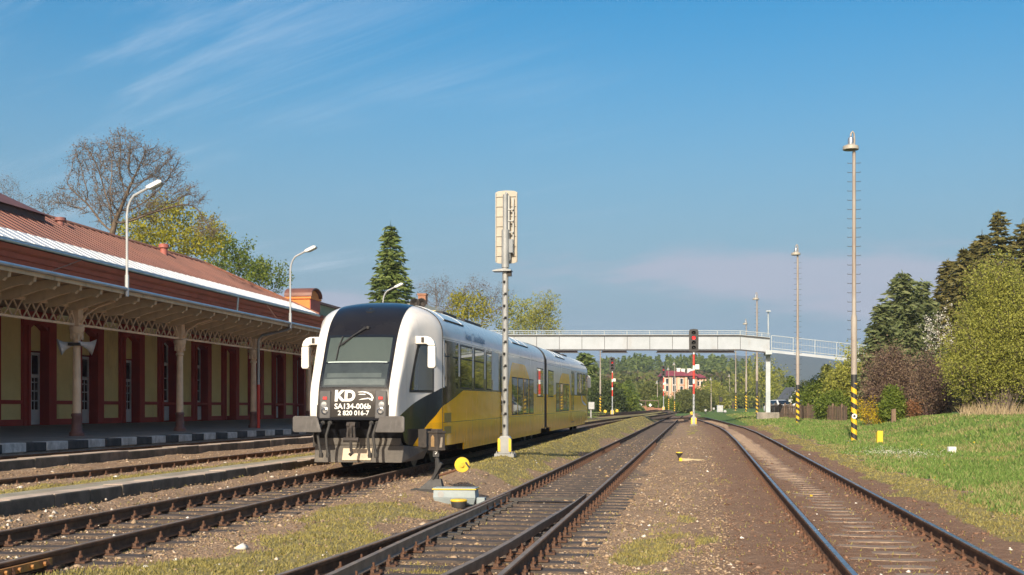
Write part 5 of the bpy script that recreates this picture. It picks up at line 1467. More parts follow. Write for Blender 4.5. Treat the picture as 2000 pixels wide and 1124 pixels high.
b = MB(); b.box(-.42, .42, -.25, .25, .1, 1.05); b.build('case', pm('pale_cabinet', (.46, .50, .56), (.38, .42, .47), 2, .5), T, bevel=.02); b = MB(); b.box(-.36, .36, -.28, -.252, .18, .96); b.box(-.46, .46, -.29, .29, 1.052, 1.1); b.build('door', M['dull_white'], T)
b = MB(); b.tube([(.02, .4, 0), (.02, .4, 2.6)], .05, 6); b.box(.1, .42, .3, .45, 1.6, 2.3); b.build('small_signal', M['black_paint'], T)
T = simple('signal_box', "white trackside box on a post just right of the railcar's tail", 'cabinet', 1155, 802, 118, TH)
b = MB(); b.box(-.28, .28, -.2, .2, .85, 1.55); b.build('case', M['dull_white'], T, bevel=.02); b = MB(); b.box(-.12, .02, -.06, .06, -.1, .85); b.build('post', M['sig_grey'], T)
# ------------------------------------------------------------------ vegetation
def rot_about(v, k, a): return v * math.cos(a) + k.cross(v) * math.sin(a) + k * k.dot(v) * (1 - math.cos(a))
def seg_mesh(b, segs, n=3, rmin=.008):
    if not segs: return
    A = np.array([s[0][:] for s in segs]); B = np.array([s[1][:] for s in segs]); ra = np.maximum([s[2] for s in segs], rmin); rb = np.maximum([s[3] for s in segs], rmin)
    d = B - A; d /= np.maximum(np.linalg.norm(d, axis=1, keepdims=True), 1e-6)
    ref = np.where(np.abs(d[:, 2:3]) < .9, [[0, 0, 1.0]], [[1.0, 0, 0]])
    u = np.cross(d, ref); u /= np.linalg.norm(u, axis=1, keepdims=True); w = np.cross(d, u)
    V = []
    for P, r in ((A, ra), (B, rb)):
        for j in range(n):
            a = 2 * math.pi * j / n; V.append(P + (u * math.cos(a) + w * math.sin(a)) * r[:, None])
    V = np.stack(V, 1)  # (m, 2n, 3)
    m = len(segs); base = (np.arange(m) * 2 * n)[:, None]
    F = np.concatenate([base + np.array([[j, (j + 1) % n, n + (j + 1) % n, n + j]]) for j in range(n)], 0)
    b.raw(V.reshape(-1, 3), F)
def leaf_cards(b, C, size, npr, aspect=.55, dirs=None, jitter=.35):
    m = len(C)
    if m == 0: return
    d = npr.normal(size=(m, 3)) if dirs is None else dirs + npr.normal(size=(m, 3)) * jitter
    d /= np.linalg.norm(d, axis=1, keepdims=True)
    e = npr.normal(size=(m, 3)); u = np.cross(d, e); u /= np.linalg.norm(u, axis=1, keepdims=True)
    s = size * npr.uniform(.6, 1.35, (m, 1))
    V = np.stack([C - d * s, C - u * s * aspect, C + d * s, C + u * s * aspect], 1).reshape(-1, 3)
    b.raw(V, (np.arange(m) * 4)[:, None] + np.arange(4)[None])
def make_conifer(name, label, seed, H, R, bark, leaf, group=None, density=1.0, droop=.35, power=.85, base=.06, card=.30, ragged=.25):
    rng = random.Random(seed); npr = np.random.default_rng(seed)
    T = thing(name, label, 'tree', group=group)
    b = MB(); b.tube([(0, 0, 0), (rng.uniform(-.05, .05), 0, H * .5), (0, 0, H * .985)], [H * .016, H * .010, .012], 8); b.build('trunk', bark, T, smooth=60)
    segs = []; C = []; Dr = []
    z = H * base
    while z < H * .985:
        t = (z / H - base) / (1 - base); rad = R * (1 - t) ** power * (1 + .10 * math.sin(z * 3.1)) + .10
        n = max(3, int((5 + rad * 1.6) * density)); off = rng.random() * 6.28
        for k in range(n):
            a = off + 6.283 * k / n + rng.uniform(-.3, .3); L = rad * rng.uniform(1 - ragged, 1.12)
            p = Vector((0, 0, z)); dirv = Vector((math.cos(a), math.sin(a), .25 - droop * .6)); m = max(3, int(L / (.16 if H < 20 else .22)))
            prev = p
            for i in range(1, m + 1):
                u = i / m
                q = Vector((math.cos(a) * L * u, math.sin(a) * L * u, z + L * (.12 * u - droop * u * u + (.18 if u > .8 else .05) * u * u)))
                for _ in range(3):
                    sdir = Vector((-math.sin(a), math.cos(a), 0)) * rng.choice((-1, 1)) * rng.uniform(.2, 1) + Vector((math.cos(a), math.sin(a), 0)) * .8 + Vector((0, 0, -.45 * rng.random()))
                    C.append(q + Vector((rng.gauss(0, .07), rng.gauss(0, .07), rng.gauss(0, .05)))); Dr.append(sdir.normalized())
            segs.append((p, q, .02 + L * .008, .008, 2))
        z += H * .0225 * rng.uniform(.8, 1.25) / max(.6, density)
    b = MB(); seg_mesh(b, segs, 3); b.mat(1); leaf_cards(b, np.array([c[:] for c in C]), card, npr, .26, np.array([d[:] for d in Dr]), .25)
    for k in range(5):
        b.mat(1); leaf_cards(b, np.array([[0, 0, H - .12 * k]]), .22, npr, .2, np.array([[0, 0, 1.0]]), .3)
    b.build('crown', [bark, leaf], T); return T
def make_bush(name, label, seed, W, D, H, twig, leaf=None, stems=40, leaf_n=60, leaf_size=.09, clump=.35, cat='bush', group=None, fill=1.0, lift=.15, upward=False):
    rng = random.Random(seed); npr = np.random.default_rng(seed)
    T = thing(name, label, cat, group=group)
    segs = []; tips = []
    lobes = [(rng.uniform(-.55, .55) * W, rng.uniform(-.5, .5) * D, rng.uniform(.45, 1.0) * H) for _ in range(9)] + [(0, 0, H)]
    for _ in range(stems):
        lx_, ly_, lh = rng.choice(lobes)
        a = rng.uniform(0, 6.283); e = rng.random() ** .5
        tx = lx_ * .75 + math.cos(a) * e * W * .42; ty = ly_ * .75 + math.sin(a) * e * D * .42
        k = max(.05, 1 - (tx / W) ** 2 - (ty / D) ** 2); tz = max(lift * H, lh * math.sqrt(k) * (1 - .35 * e * e) * rng.uniform(.72, 1.03))
        p = Vector((tx * .25 + rng.gauss(0, .08), ty * .25 + rng.gauss(0, .08), 0)); tip = Vector((tx, ty, tz)); prev = p; r = .012 + H * .006
        for i in range(1, 5):
            u = i / 4; q = p.lerp(tip, u) + Vector((rng.gauss(0, .05), rng.gauss(0, .05), .12 * H * u * (1 - u)))
            segs.append((prev, q, r * (1 - .7 * (u - .25)), r * (1 - .7 * u), 1)); prev = q
            if i >= 2:
                for _ in range(3):
                    d = Vector((rng.gauss(0, 1), rng.gauss(0, 1), rng.gauss(.6 if upward else .3, .6))).normalized(); L = rng.uniform(.25, .7) * H * .16
                    e2 = q + d * L; segs.append((q, e2, r * .4, .006, 2)); tips.append(e2)
                    for _ in range(3):
                        d2 = (d + Vector((rng.gauss(0, .6), rng.gauss(0, .6), rng.gauss(.25, .5)))).normalized(); e3 = e2 + d2 * L * .7; segs.append((e2, e3, r * .22, .004, 3)); tips.append(e3)
        tips.append(tip)
    b = MB(); seg_mesh(b, segs, 3, .005); b.build('stems', twig, T)
    if leaf is not None:
        P = np.array([t_[:] for t_ in tips]); C = np.repeat(P, leaf_n, 0); C = C + npr.normal(size=C.shape) * clump; C[:, 2] = np.maximum(C[:, 2], .04)
        b = MB(); leaf_cards(b, C, leaf_size, npr); b.build('foliage', leaf, T)
    return T
def lobe_tree(name, label, seed, px, Z, lobes, bark, twig, leaf=None, leaf_n=6, leaf_size=.12, leaf_r=.22, nat=900, step=.34, tw_len=.5, tw_n=3, droop=0.0, trunk_py=None, rmul=1.0, tipr=.009, thick=.85, group=None, stems=1):
    """a tree grown towards points filling its crown; the crown is a union of ellipsoids (px, py, rx, ry) sized at distance Z"""
    rng = np.random.default_rng(seed); s = Z / FPX
    p0 = at(px, 796, Z); gzv = gz(p0.x, p0.y) - .1; k = step * s * 30
    T = thing(name, label, 'tree', (p0.x, p0.y, gzv), TH, group)
    E_ = [((q[0] - px) * s, 0.0, CZ + (HY - q[1]) * s - gzv, q[2] * s, q[2] * s * thick, q[3] * s) for q in lobes]
    vol = np.array([e[3] * e[4] * e[5] for e in E_]); cnt = np.maximum(20, (nat * vol / vol.sum())).astype(int)
    A = []
    for e, c in zip(E_, cnt):
        d = rng.normal(size=(c, 3)); d /= np.linalg.norm(d, axis=1, keepdims=True); r = rng.random((c, 1)) ** (1 / 2.4)
        A.append(np.array(e[:3]) + [0, rng.uniform(-.3, .3) * e[4], 0] + d * r * np.array(e[3:]))
    A = np.concatenate(A)
    low = min(e[2] - e[5] for e in E_); th = max(low + .1, .3) if trunk_py is None else CZ + (HY - trunk_py) * s - gzv
    nodes = [np.zeros(3)]; par = [-1]; n = max(2, int(th / k)); wob = rng.normal(0, .06, (n, 2)).cumsum(0) * .5
    cxm = float((np.array([e[0] for e in E_]) * vol).sum() / vol.sum())
    for i in range(1, n + 1): nodes.append(np.array([wob[i - 1, 0] + cxm * .35 * i / n, wob[i - 1, 1], th * i / n])); par.append(i - 1)
    N_ = np.array(nodes); near = np.full(len(A), n); dist = np.linalg.norm(A - N_[n], axis=1); alive = np.ones(len(A), bool)
    P = list(N_); pr = par
    for it in range(140):
        idx = np.where(alive)[0]
        if len(idx) == 0: break
        nn = near[idx]; dv = A[idx] - np.array(P)[nn]; dv /= np.maximum(np.linalg.norm(dv, axis=1, keepdims=True), 1e-6)
        u, inv = np.unique(nn, return_inverse=True); acc = np.zeros((len(u), 3)); np.add.at(acc, inv, dv)
        acc += rng.normal(0, .18, acc.shape); acc[:, 2] += .12
        acc /= np.maximum(np.linalg.norm(acc, axis=1, keepdims=True), 1e-6)
        newp = np.array(P)[u] + acc * k; base = len(P); P.extend(list(newp)); pr.extend(list(u))
        dm = np.linalg.norm(A[idx][:, None] - newp[None], axis=2); j = dm.argmin(1); dmin = dm[np.arange(len(idx)), j]
        bt = dmin < dist[idx]; near[idx[bt]] = base + j[bt]; dist[idx[bt]] = dmin[bt]
        alive[idx[dist[idx] < k * 1.25]] = False
        if len(P) > 7000: break
    P = np.array(P); pr = np.array(pr); m = len(P)
    rad2 = np.zeros(m); kids = np.zeros(m, int)
    for i in range(m - 1, 0, -1):
        if rad2[i] == 0: rad2[i] = tipr ** 2.2
        rad2[pr[i]] += rad2[i]; kids[pr[i]] += 1
    R_ = rad2 ** (1 / 2.2) * rmul
    segs_t = []; segs_c = []
    for i in range(1, m):
        sg = (P[pr[i]], P[i], max(R_[pr[i]] if kids[pr[i]] == 1 else min(R_[pr[i]], R_[i] * 1.25), R_[i]), R_[i], 0); (segs_t if R_[i] > tipr * 5 * rmul else segs_c).append(sg)
    thin = np.where(R_ < tipr * 3.2 * rmul)[0]; thin = thin[thin > n]; tips = []
    for i in thin:
        d0 = P[i] - P[pr[i]]; d0 /= max(np.linalg.norm(d0), 1e-6)
        for _ in range(tw_n):
            d = d0 + rng.normal(0, .65, 3) + [0, 0, .25 - droop]; d /= np.linalg.norm(d); l = tw_len * rng.uniform(.5, 1.2)
            q = P[i] + d * l * .55; d2 = d + rng.normal(0, .3, 3) + [0, 0, .15 - droop * 1.6]; d2 /= np.linalg.norm(d2); q2 = q + d2 * l * .6
            segs_c.append((P[i], q, tipr * .7, tipr * .5, 3)); segs_c.append((q, q2, tipr * .5, tipr * .25, 3)); tips += [q, q2]
    b = MB(); seg_mesh(b, segs_t, 6); b.build('trunk', bark, T, smooth=60)
    b = MB(); seg_mesh(b, segs_c, 3, .004)
    if leaf is not None and len(tips):
        C = np.repeat(np.array(tips), leaf_n, 0); C = C + rng.normal(size=C.shape) * leaf_r; b.mat(1); leaf_cards(b, C, leaf_size, rng)
    b.build('crown', [twig] + ([leaf] if leaf is not None else []), T); return T
L = {}
L['ygreen'] = leafmat('spring_leaves', [(.0, (.16, .16, .014)), (.5, (.32, .30, .026)), (1, (.46, .41, .06))], .35)
L['green'] = leafmat('fresh_leaves', [(.0, (.075, .11, .018)), (.5, (.15, .205, .03)), (1, (.25, .28, .05))], .35)
L['olive'] = leafmat('olive_leaves', [(.0, (.18, .19, .035)), (.5, (.32, .33, .065)), (1, (.46, .45, .11))], .35)
L['brownleaf'] = leafmat('reddish_buds', [(.0, (.09, .065, .04)), (.5, (.15, .11, .06)), (1, (.21, .16, .07))], .3)
L['bud'] = leafmat('grey_buds', [(.0, (.10, .085, .065)), (.5, (.15, .12, .09)), (1, (.20, .16, .11))], .2)
L['purple'] = leafmat('purple_buds', [(.0, (.12, .085, .06)), (.5, (.20, .14, .095)), (1, (.29, .205, .12))], .2)
L['white'] = leafmat('white_blossom', [(.0, (.45, .42, .36)), (.5, (.66, .63, .55)), (1, (.80, .78, .70))], .2)
L['yellow'] = leafmat('forsythia', [(.0, (.35, .24, .01)), (.5, (.55, .40, .02)), (1, (.66, .50, .03))], .25)
L['spruce'] = leafmat('spruce_needles', [(.0, (.05, .08, .018)), (.5, (.125, .175, .045)), (1, (.22, .25, .075))], .12)
L['pine'] = leafmat('pine_needles', [(.0, (.065, .085, .035)), (.5, (.13, .16, .06)), (1, (.22, .23, .10))], .12)
L['brownspruce'] = leafmat('brownish_spruce', [(.0, (.06, .058, .018)), (.5, (.13, .12, .035)), (1, (.23, .185, .06))], .12)
L['willow'] = leafmat('willow_leaves', [(.0, (.10, .12, .03)), (.5, (.17, .19, .05)), (1, (.25, .26, .08))], .4)
L['far_olive'] = leafmat('far_olive_wood', [(.0, (.065, .07, .025)), (.5, (.12, .125, .045)), (1, (.19, .18, .07))], .3)
L['dark'] = leafmat('dark_leaves', [(.0, (.03, .045, .014)), (.5, (.065, .09, .026)), (1, (.12, .15, .045))], .2)
L['dry'] = leafmat('dry_reed', [(.0, (.22, .16, .09)), (.5, (.34, .26, .15)), (1, (.46, .37, .22))], .2)
def put(T, px, Z, rz=0.0, sink=.05, dx=0.0):
    p = at(px, 796, Z); T.location = (p.x + dx, p.y, gz(p.x + dx, p.y) - sink); T.rotation_euler = (0, 0, rz); return T
def topH(py, px, Z):
    p = at(px, py, Z); return p.z - gz(p.x, p.y)
# --- trees behind the station
lobe_tree('bare_tree', "big bare spreading tree rising behind the station roof", 4, 214, 62, [(240, 312, 52, 58), (172, 318, 42, 46), (308, 332, 50, 48), (140, 388, 40, 28), (212, 398, 60, 50), (358, 386, 42, 28), (292, 402, 45, 34), (408, 444, 30, 20)], M['bark'], M['twig_brown'], L['bud'], 2, .035, .07, nat=1500, step=.30, tw_len=.42, tw_n=4, trunk_py=468, tipr=.013)
lobe_tree('bare_tree', "bare pale-twigged tree at the left edge above the roof", 9, 6, 105, [(6, 388, 40, 44), (28, 402, 26, 30)], M['bark_grey'], M['bark_grey'], L['bud'], 2, .05, .12, nat=500, step=.34, tw_len=.7, tw_n=4, trunk_py=470)
lobe_tree('bare_tree', "small brownish bare tree beside the short roof pipe", 12, 86, 90, [(86, 406, 26, 26), (70, 392, 14, 12)], M['bark'], M['twig_brown'], L['brownleaf'], 3, .05, .15, nat=300, step=.34, tw_len=.6, tw_n=4, trunk_py=450)
lobe_tree('maple_tree', "yellow-green maple in new leaf behind the roof's red vent pipe", 21, 335, 84, [(322, 428, 58, 42), (288, 462, 55, 34), (392, 456, 52, 32), (345, 482, 85, 30), (262, 452, 32, 28)], M['bark'], M['twig_brown'], L['ygreen'], 7, .10, .20, nat=800, step=.40, tw_len=.6, tw_n=2, trunk_py=520)
lobe_tree('maple_tree', "greener leafy tree low over the far hip of the station roof", 24, 455, 96, [(440, 502, 48, 34), (488, 536, 42, 26), (415, 480, 34, 22)], M['bark'], M['twig_brown'], L['green'], 9, .11, .22, nat=600, step=.40, tw_len=.7, tw_n=2, trunk_py=560)
lobe_tree('maple_tree', "darker green tree right behind the orange end wall", 25, 525, 100, [(528, 545, 30, 28), (500, 528, 36, 18)], M['bark'], M['twig_brown'], L['green'], 9, .11, .22, nat=350, step=.40, tw_len=.7, tw_n=2, trunk_py=590)
put(make_conifer('spruce_tree', "tall dark green spruce rising behind the railcar's nose", 31, topH(433, 765, 95), 3.1, M['bark'], L['spruce'], density=1.25, card=.30, droop=.42, power=.72), 763, 95)
# --- mixed trees behind the railcar roof
lobe_tree('bare_tree', "bare grey-brown tree right of the spruce", 41, 855, 128, [(858, 588, 48, 42), (820, 600, 28, 26)], M['bark_grey'], M['twig_brown'], L['bud'], 3, .06, .16, nat=600, step=.36, tw_len=.9, tw_n=4, trunk_py=650, tipr=.014)
lobe_tree('young_maple', "yellow-green young maple above the railcar roof", 42, 910, 124, [(912, 606, 40, 34), (890, 620, 30, 24), (940, 618, 28, 24)], M['bark'], M['twig_brown'], L['ygreen'], 9, .13, .28, nat=450, step=.42, tw_len=.8, tw_n=2, trunk_py=660)
lobe_tree('bare_tree', "wide bare tree between the yellow-green maple and the signal post", 43, 940, 136, [(930, 582, 38, 36), (968, 596, 34, 34)], M['bark_grey'], M['twig_brown'], L['brownleaf'], 3, .07, .2, nat=600, step=.36, tw_len=.9, tw_n=4, trunk_py=650, tipr=.014)
lobe_tree('young_maple', "olive leafing tree just right of the signal post", 44, 1012, 126, [(1014, 618, 34, 34), (1000, 640, 36, 24)], M['bark'], M['twig_brown'], L['olive'], 9, .11, .26, nat=420, step=.42, tw_len=.8, tw_n=3, trunk_py=680)
lobe_tree('birch_tree', "drooping birch with thin yellow-green foliage above the footbridge", 45, 1061, 122, [(1064, 596, 14, 30), (1058, 622, 20, 30), (1072, 636, 14, 22)], M['white_paint'], M['twig_brown'], L['olive'], 12, .085, .14, nat=520, step=.30, tw_len=1.2, tw_n=4, droop=.75, trunk_py=640)
lobe_tree('young_maple', "low bright green tree at the foot of the birch", 46, 1034, 130, [(1036, 642, 26, 20)], M['bark'], M['twig_brown'], L['ygreen'], 5, .09, .24, nat=200, step=.42, tw_len=.8, tw_n=3, trunk_py=690)
# --- right-hand side
put(make_bush('willow_bush', "huge yellow-green bush at the right edge of the grass", 51, 3.0, 2.6, topH(516, 1960, 66), M['twig_brown'], L['olive'], 230, 20, .055, .26, upward=True, lift=.05), 1948, 66)
put(make_bush('willow_bush', "second tall yellow-green bush cut by the right edge", 52, 2.8, 2.4, topH(540, 2040, 68), M['twig_brown'], L['olive'], 150, 18, .055, .26, upward=True, lift=.05), 2060, 68)
put(make_bush('bare_bush', "purple-brown bare bush right of the nearest lamp mast", 53, 2.1, 1.9, topH(655, 1750, 71), M['twig_purple'], L['purple'], 190, 5, .05, .20, lift=.05), 1738, 71)
put(make_bush('bare_bush', "purple-brown bare bush against the big yellow-green one", 54, 1.7, 1.7, topH(668, 1815, 72), M['twig_purple'], L['purple'], 150, 5, .05, .20, lift=.05), 1812, 73)
put(make_bush('green_bush', "small bright green bush in front of the purple-brown bush", 55, .75, .7, topH(757, 1742, 68.5), M['twig_brown'], L['green'], 45, 16, .07, .14), 1742, 68.5)
put(make_bush('forsythia', "yellow flowering forsythia beside the nearest lamp mast's foot", 56, .75, .5, topH(768, 1702, 69.5), M['twig_brown'], L['yellow'], 14, 3, .04, .14), 1700, 69.5)
put(make_bush('forsythia', "low yellow forsythia right of the mast at the grass edge", 57, .6, .5, topH(788, 1716, 68.8), M['twig_brown'], L['yellow'], 10, 3, .04, .13), 1722, 68.6)
put(make_bush('dry_shrub', "small rusty-leaved shrub under the purple-brown bush", 58, .5, .5, topH(775, 1783, 68), M['twig_brown'], leafmat('rusty_leaves', [(.0, (.14, .06, .03)), (.5, (.23, .11, .05)), (1, (.33, .18, .09))], .2), 10, 4, .05, .14), 1784, 68)
lobe_tree('blossom_tree', "white blossoming tree between the conifers and the big bush", 59, 1834, 84, [(1838, 625, 13, 30), (1822, 645, 18, 24), (1850, 655, 12, 20), (1834, 672, 24, 18)], M['bark'], M['twig_brown'], L['white'], 5, .055, .10, nat=320, step=.34, tw_len=.55, tw_n=2, trunk_py=705)
for k, (px, py, Z, R, lab, mt, pw) in enumerate([
    (1762, 530, 98, 3.0, "bluish-green pine nearest the lamp mast on the right", 'pine', .5),
    (1722, 590, 94, 2.2, "lower pine at the left end of the conifers", 'pine', .55),
    (1800, 545, 100, 2.6, "pine in the middle of the right-hand conifers", 'pine', .55),
    (1882, 484, 100, 3.6, "brownish spruce rising behind the white blossom tree", 'brownspruce', .75),
    (1950, 410, 102, 4.2, "tallest dark spruce on the right with a pointed tip", 'brownspruce', .75),
    (1918, 448, 106, 3.6, "dark spruce just left of the tallest one", 'brownspruce', .75),
    (1852, 505, 108, 3.4, "lower brownish spruce filling in left of the spruce row", 'brownspruce', .7),
    (1905, 470, 112, 3.8, "bushy spruce half hidden inside the spruce row", 'brownspruce', .65),
    (1998, 428, 102, 4.0, "dark spruce cut by the right edge", 'brownspruce', .75)]):
    put(make_conifer('pine_tree' if mt == 'pine' else 'spruce_tree', lab, 60 + k, topH(py, px, Z), R, M['bark'], L[mt], density=1.0 if mt == 'pine' else 1.15, card=.34, droop=.12 if mt == 'pine' else .32, power=pw, ragged=.5 if mt == 'pine' else .3), px, Z)
put(make_bush('hedge_bush', "olive shrub behind the picket fence's right end", 71, 2.2, 1.8, topH(698, 1660, 98), M['twig_brown'], L['olive'], 80, 16, .10, .32), 1652, 99)
put(make_bush('hedge_bush', "dark green shrub behind the middle of the picket fence", 72, 2.1, 1.8, topH(735, 1612, 104), M['twig_brown'], L['green'], 70, 16, .10, .32), 1612, 104)
put(make_bush('hedge_bush', "low dark evergreen shrub behind the fence right of the second mast", 73, 1.8, 1.6, topH(752, 1578, 112), M['twig_brown'], L['dark'], 60, 16, .11, .32), 1580, 114)
put(make_bush('hedge_bush', "grey-green shrub at the fence end beside the nearest mast", 74, 1.4, 1.3, topH(760, 1640, 95), M['twig_brown'], L['green'], 50, 15, .09, .26), 1632, 95)
put(make_conifer('cypress_tree', "small bright green cypress over the fence", 75, topH(713, 1616, 120), .85, M['bark'], L['willow'], density=1.4, card=.26, droop=-.5, power=.6, ragged=.12), 1615, 122)
put(make_conifer('spruce_tree', "small dark spruce left of the second lamp mast", 76, topH(735, 1548, 140), 1.5, M['bark'], L['spruce'], density=1.1, card=.3), 1545, 140)
lobe_tree('willow_tree', "broad pale olive willow behind the bridge column", 81, 1484, 185, [(1484, 742, 34, 46), (1462, 762, 28, 34), (1508, 760, 24, 34)], M['bark'], M['twig_brown'], L['olive'], 8, .14, .38, nat=700, step=.42, tw_len=1.0, tw_n=2, trunk_py=790)
lobe_tree('willow_tree', "pale willow right of the bridge column", 82, 1524, 200, [(1522, 758, 24, 34)], M['bark'], M['twig_brown'], L['olive'], 8, .14, .38, nat=300, step=.42, tw_len=1.0, tw_n=2, trunk_py=790)
lobe_tree('willow_tree', "fresh green willow between the thin masts right of the house", 83, 1434, 240, [(1434, 768, 24, 28), (1416, 776, 18, 20)], M['bark'], M['twig_brown'], L['willow'], 8, .17, .45, nat=300, step=.42, tw_len=1.2, tw_n=2, trunk_py=792)
for k, (px, Z, H) in enumerate([(1672, 150, 8.5), (1700, 175, 9.5), (1690, 205, 11), (1735, 140, 9), (1760, 180, 11), (1722, 215, 11), (1790, 150, 10), (1830, 200, 13), (1668, 240, 11), (1880, 170, 12), (1700, 290, 14), (1760, 260, 14)]):
    pyt = 796 - (H - 1.0) / Z * FPX
    lobe_tree('broadleaf_tree', "broadleaf tree in the green belt behind the right-hand conifers", 300 + k, px, Z, [(px, pyt + .35 * (796 - pyt), .30 * (796 - pyt), .36 * (796 - pyt)), (px + 6, pyt + .55 * (796 - pyt), .38 * (796 - pyt), .32 * (796 - pyt))], M['bark'], M['twig_brown'], L['green'] if k % 2 else L['olive'], 7, .17, .42, nat=260, step=.6 * 100 / Z, tw_len=1.0, tw_n=2, trunk_py=790, group='trees behind the conifers')
# --- under and beyond the bridge
put(make_conifer('pine_tree', "dark pine rising behind the railcar's tail", 84, topH(690, 1142, 190), 3.0, M['bark'], L['spruce'], density=.9, card=.5, droop=.1, power=.45, ragged=.55), 1142, 190)
put(make_bush('dark_bush', "dark green bush right of the railcar's tail", 85, 3.4, 3, topH(752, 1180, 175), M['twig_brown'], L['dark'], 80, 16, .17, .55), 1178, 176)
put(make_bush('dark_bush', "olive-green bush behind the smaller red signal", 86, 2.8, 2.6, topH(757, 1212, 180), M['twig_brown'], L['green'], 70, 16, .16, .5), 1208, 182)
put(make_conifer('spruce_tree', "dark spruce between the smaller signal and the pale bush", 87, topH(742, 1226, 210), 2.6, M['bark'], L['spruce'], density=.9, card=.45), 1228, 210)
put(make_bush('willow_bush', "pale green rounded bush behind the diamond boards", 88, 3.8, 3.2, topH(751, 1264, 255), M['twig_brown'], L['willow'], 90, 18, .20, .6), 1266, 258)
put(make_bush('willow_bush', "fresh green bush in front of the house's right half", 89, 3.6, 3, topH(764, 1362, 265), M['twig_brown'], L['willow'], 80, 16, .20, .6), 1366, 268)
put(make_bush('willow_bush', "green bush beside the red lit signal before the house", 90, 2.4, 2.2, topH(760, 1334, 262), M['twig_brown'], L['willow'], 60, 16, .20, .5), 1334, 262)
put(make_bush('willow_bush', "grey-green bush between the house and the relay cabinet", 91, 3.6, 3, topH(750, 1396, 270), M['twig_brown'], L['olive'], 80, 16, .20, .6), 1396, 272)
put(make_bush('green_bush', "low hedge-like bush behind the low brick wall", 92, 4.0, 1.5, topH(782, 1288, 262), M['twig_brown'], L['green'], 60, 16, .18, .5), 1296, 250)

# dry reeds under the big bush
b = MB(); npr = np.random.default_rng(77)
pts = []
for k in range(420):
    px = npr.uniform(1875, 2060); Z = npr.uniform(59, 63.5); p = at(px, 796, Z); pts.append((p.x, p.y, gz(p.x, p.y)))
C = np.array(pts); h = npr.uniform(.25, .8, len(C)); tip = C + np.stack([npr.normal(0, .18, len(C)), npr.normal(0, .18, len(C)), h], -1)
b.raw(np.stack([C - [.02, 0, 0], C + [.02, 0, 0], tip], 1).reshape(-1, 3), (np.arange(len(C)) * 3)[:, None] + np.arange(3)[None])
o = b.build('dry_reeds', L['dry']); tag(o, "dry straw-coloured reeds at the foot of the big yellow-green bush", 'reeds', kind='stuff')

# ------------------------------------------------------------------ fence, car, shed, wall, house
fence = thing('picket_fence', "dark weathered picket fence along the grass behind the lamp masts", 'fence', (0, 0, 0))
fp = [at(1496, 796, 116), at(1560, 796, 101), at(1610, 796, 95), at(1655, 796, 89)]
b = MB(); posts = []
for i in range(len(fp) - 1):
    a, c = fp[i], fp[i + 1]; L_ = (c - a).length; n = int(L_ / .145)
    for k in range(n):
        p = a.lerp(c, k / n); z = gz(p.x, p.y); h = 1.2 + RG.uniform(-.10, .08)
        b.cbox((p.x + RG.uniform(-.02, .02), p.y, z + h / 2 - .05), (.11, .022, h), math.atan2(c.y - a.y, c.x - a.x), 0, RG.uniform(-.04, .04))
        if k % 16 == 0: posts.append((p.x, p.y + .08, z))
    for hh in (.35, .95):
        b.beam(a + Vector((0, .05, gz(a.x, a.y) - a.z + hh)), c + Vector((0, .05, gz(c.x, c.y) - c.z + hh)), .04, .07)
fb_ = b.build('pickets', M['fence_wood'], fence)
for p in posts: b = MB(); b.box(p[0] - .06, p[0] + .06, p[1] - .02, p[1] + .09, p[2] - .2, p[2] + 1.3); b.build('post', M['fence_wood'], fence)
p = at(1745, 806, 66.5); T = thing('fence_post', "lone dark wooden post before the small bright green bush", 'post', (p.x, p.y, gz(p.x, p.y)))
b = MB(); b.hexa([(-.13, -.1, -.2), (.13, -.1, -.2), (.13, .1, -.2), (-.13, .1, -.2), (-.11, -.09, .72), (.12, -.09, .76), (.12, .09, .76), (-.11, .09, .72)]); b.build('stump', M['fence_wood'], T, bevel=.02)

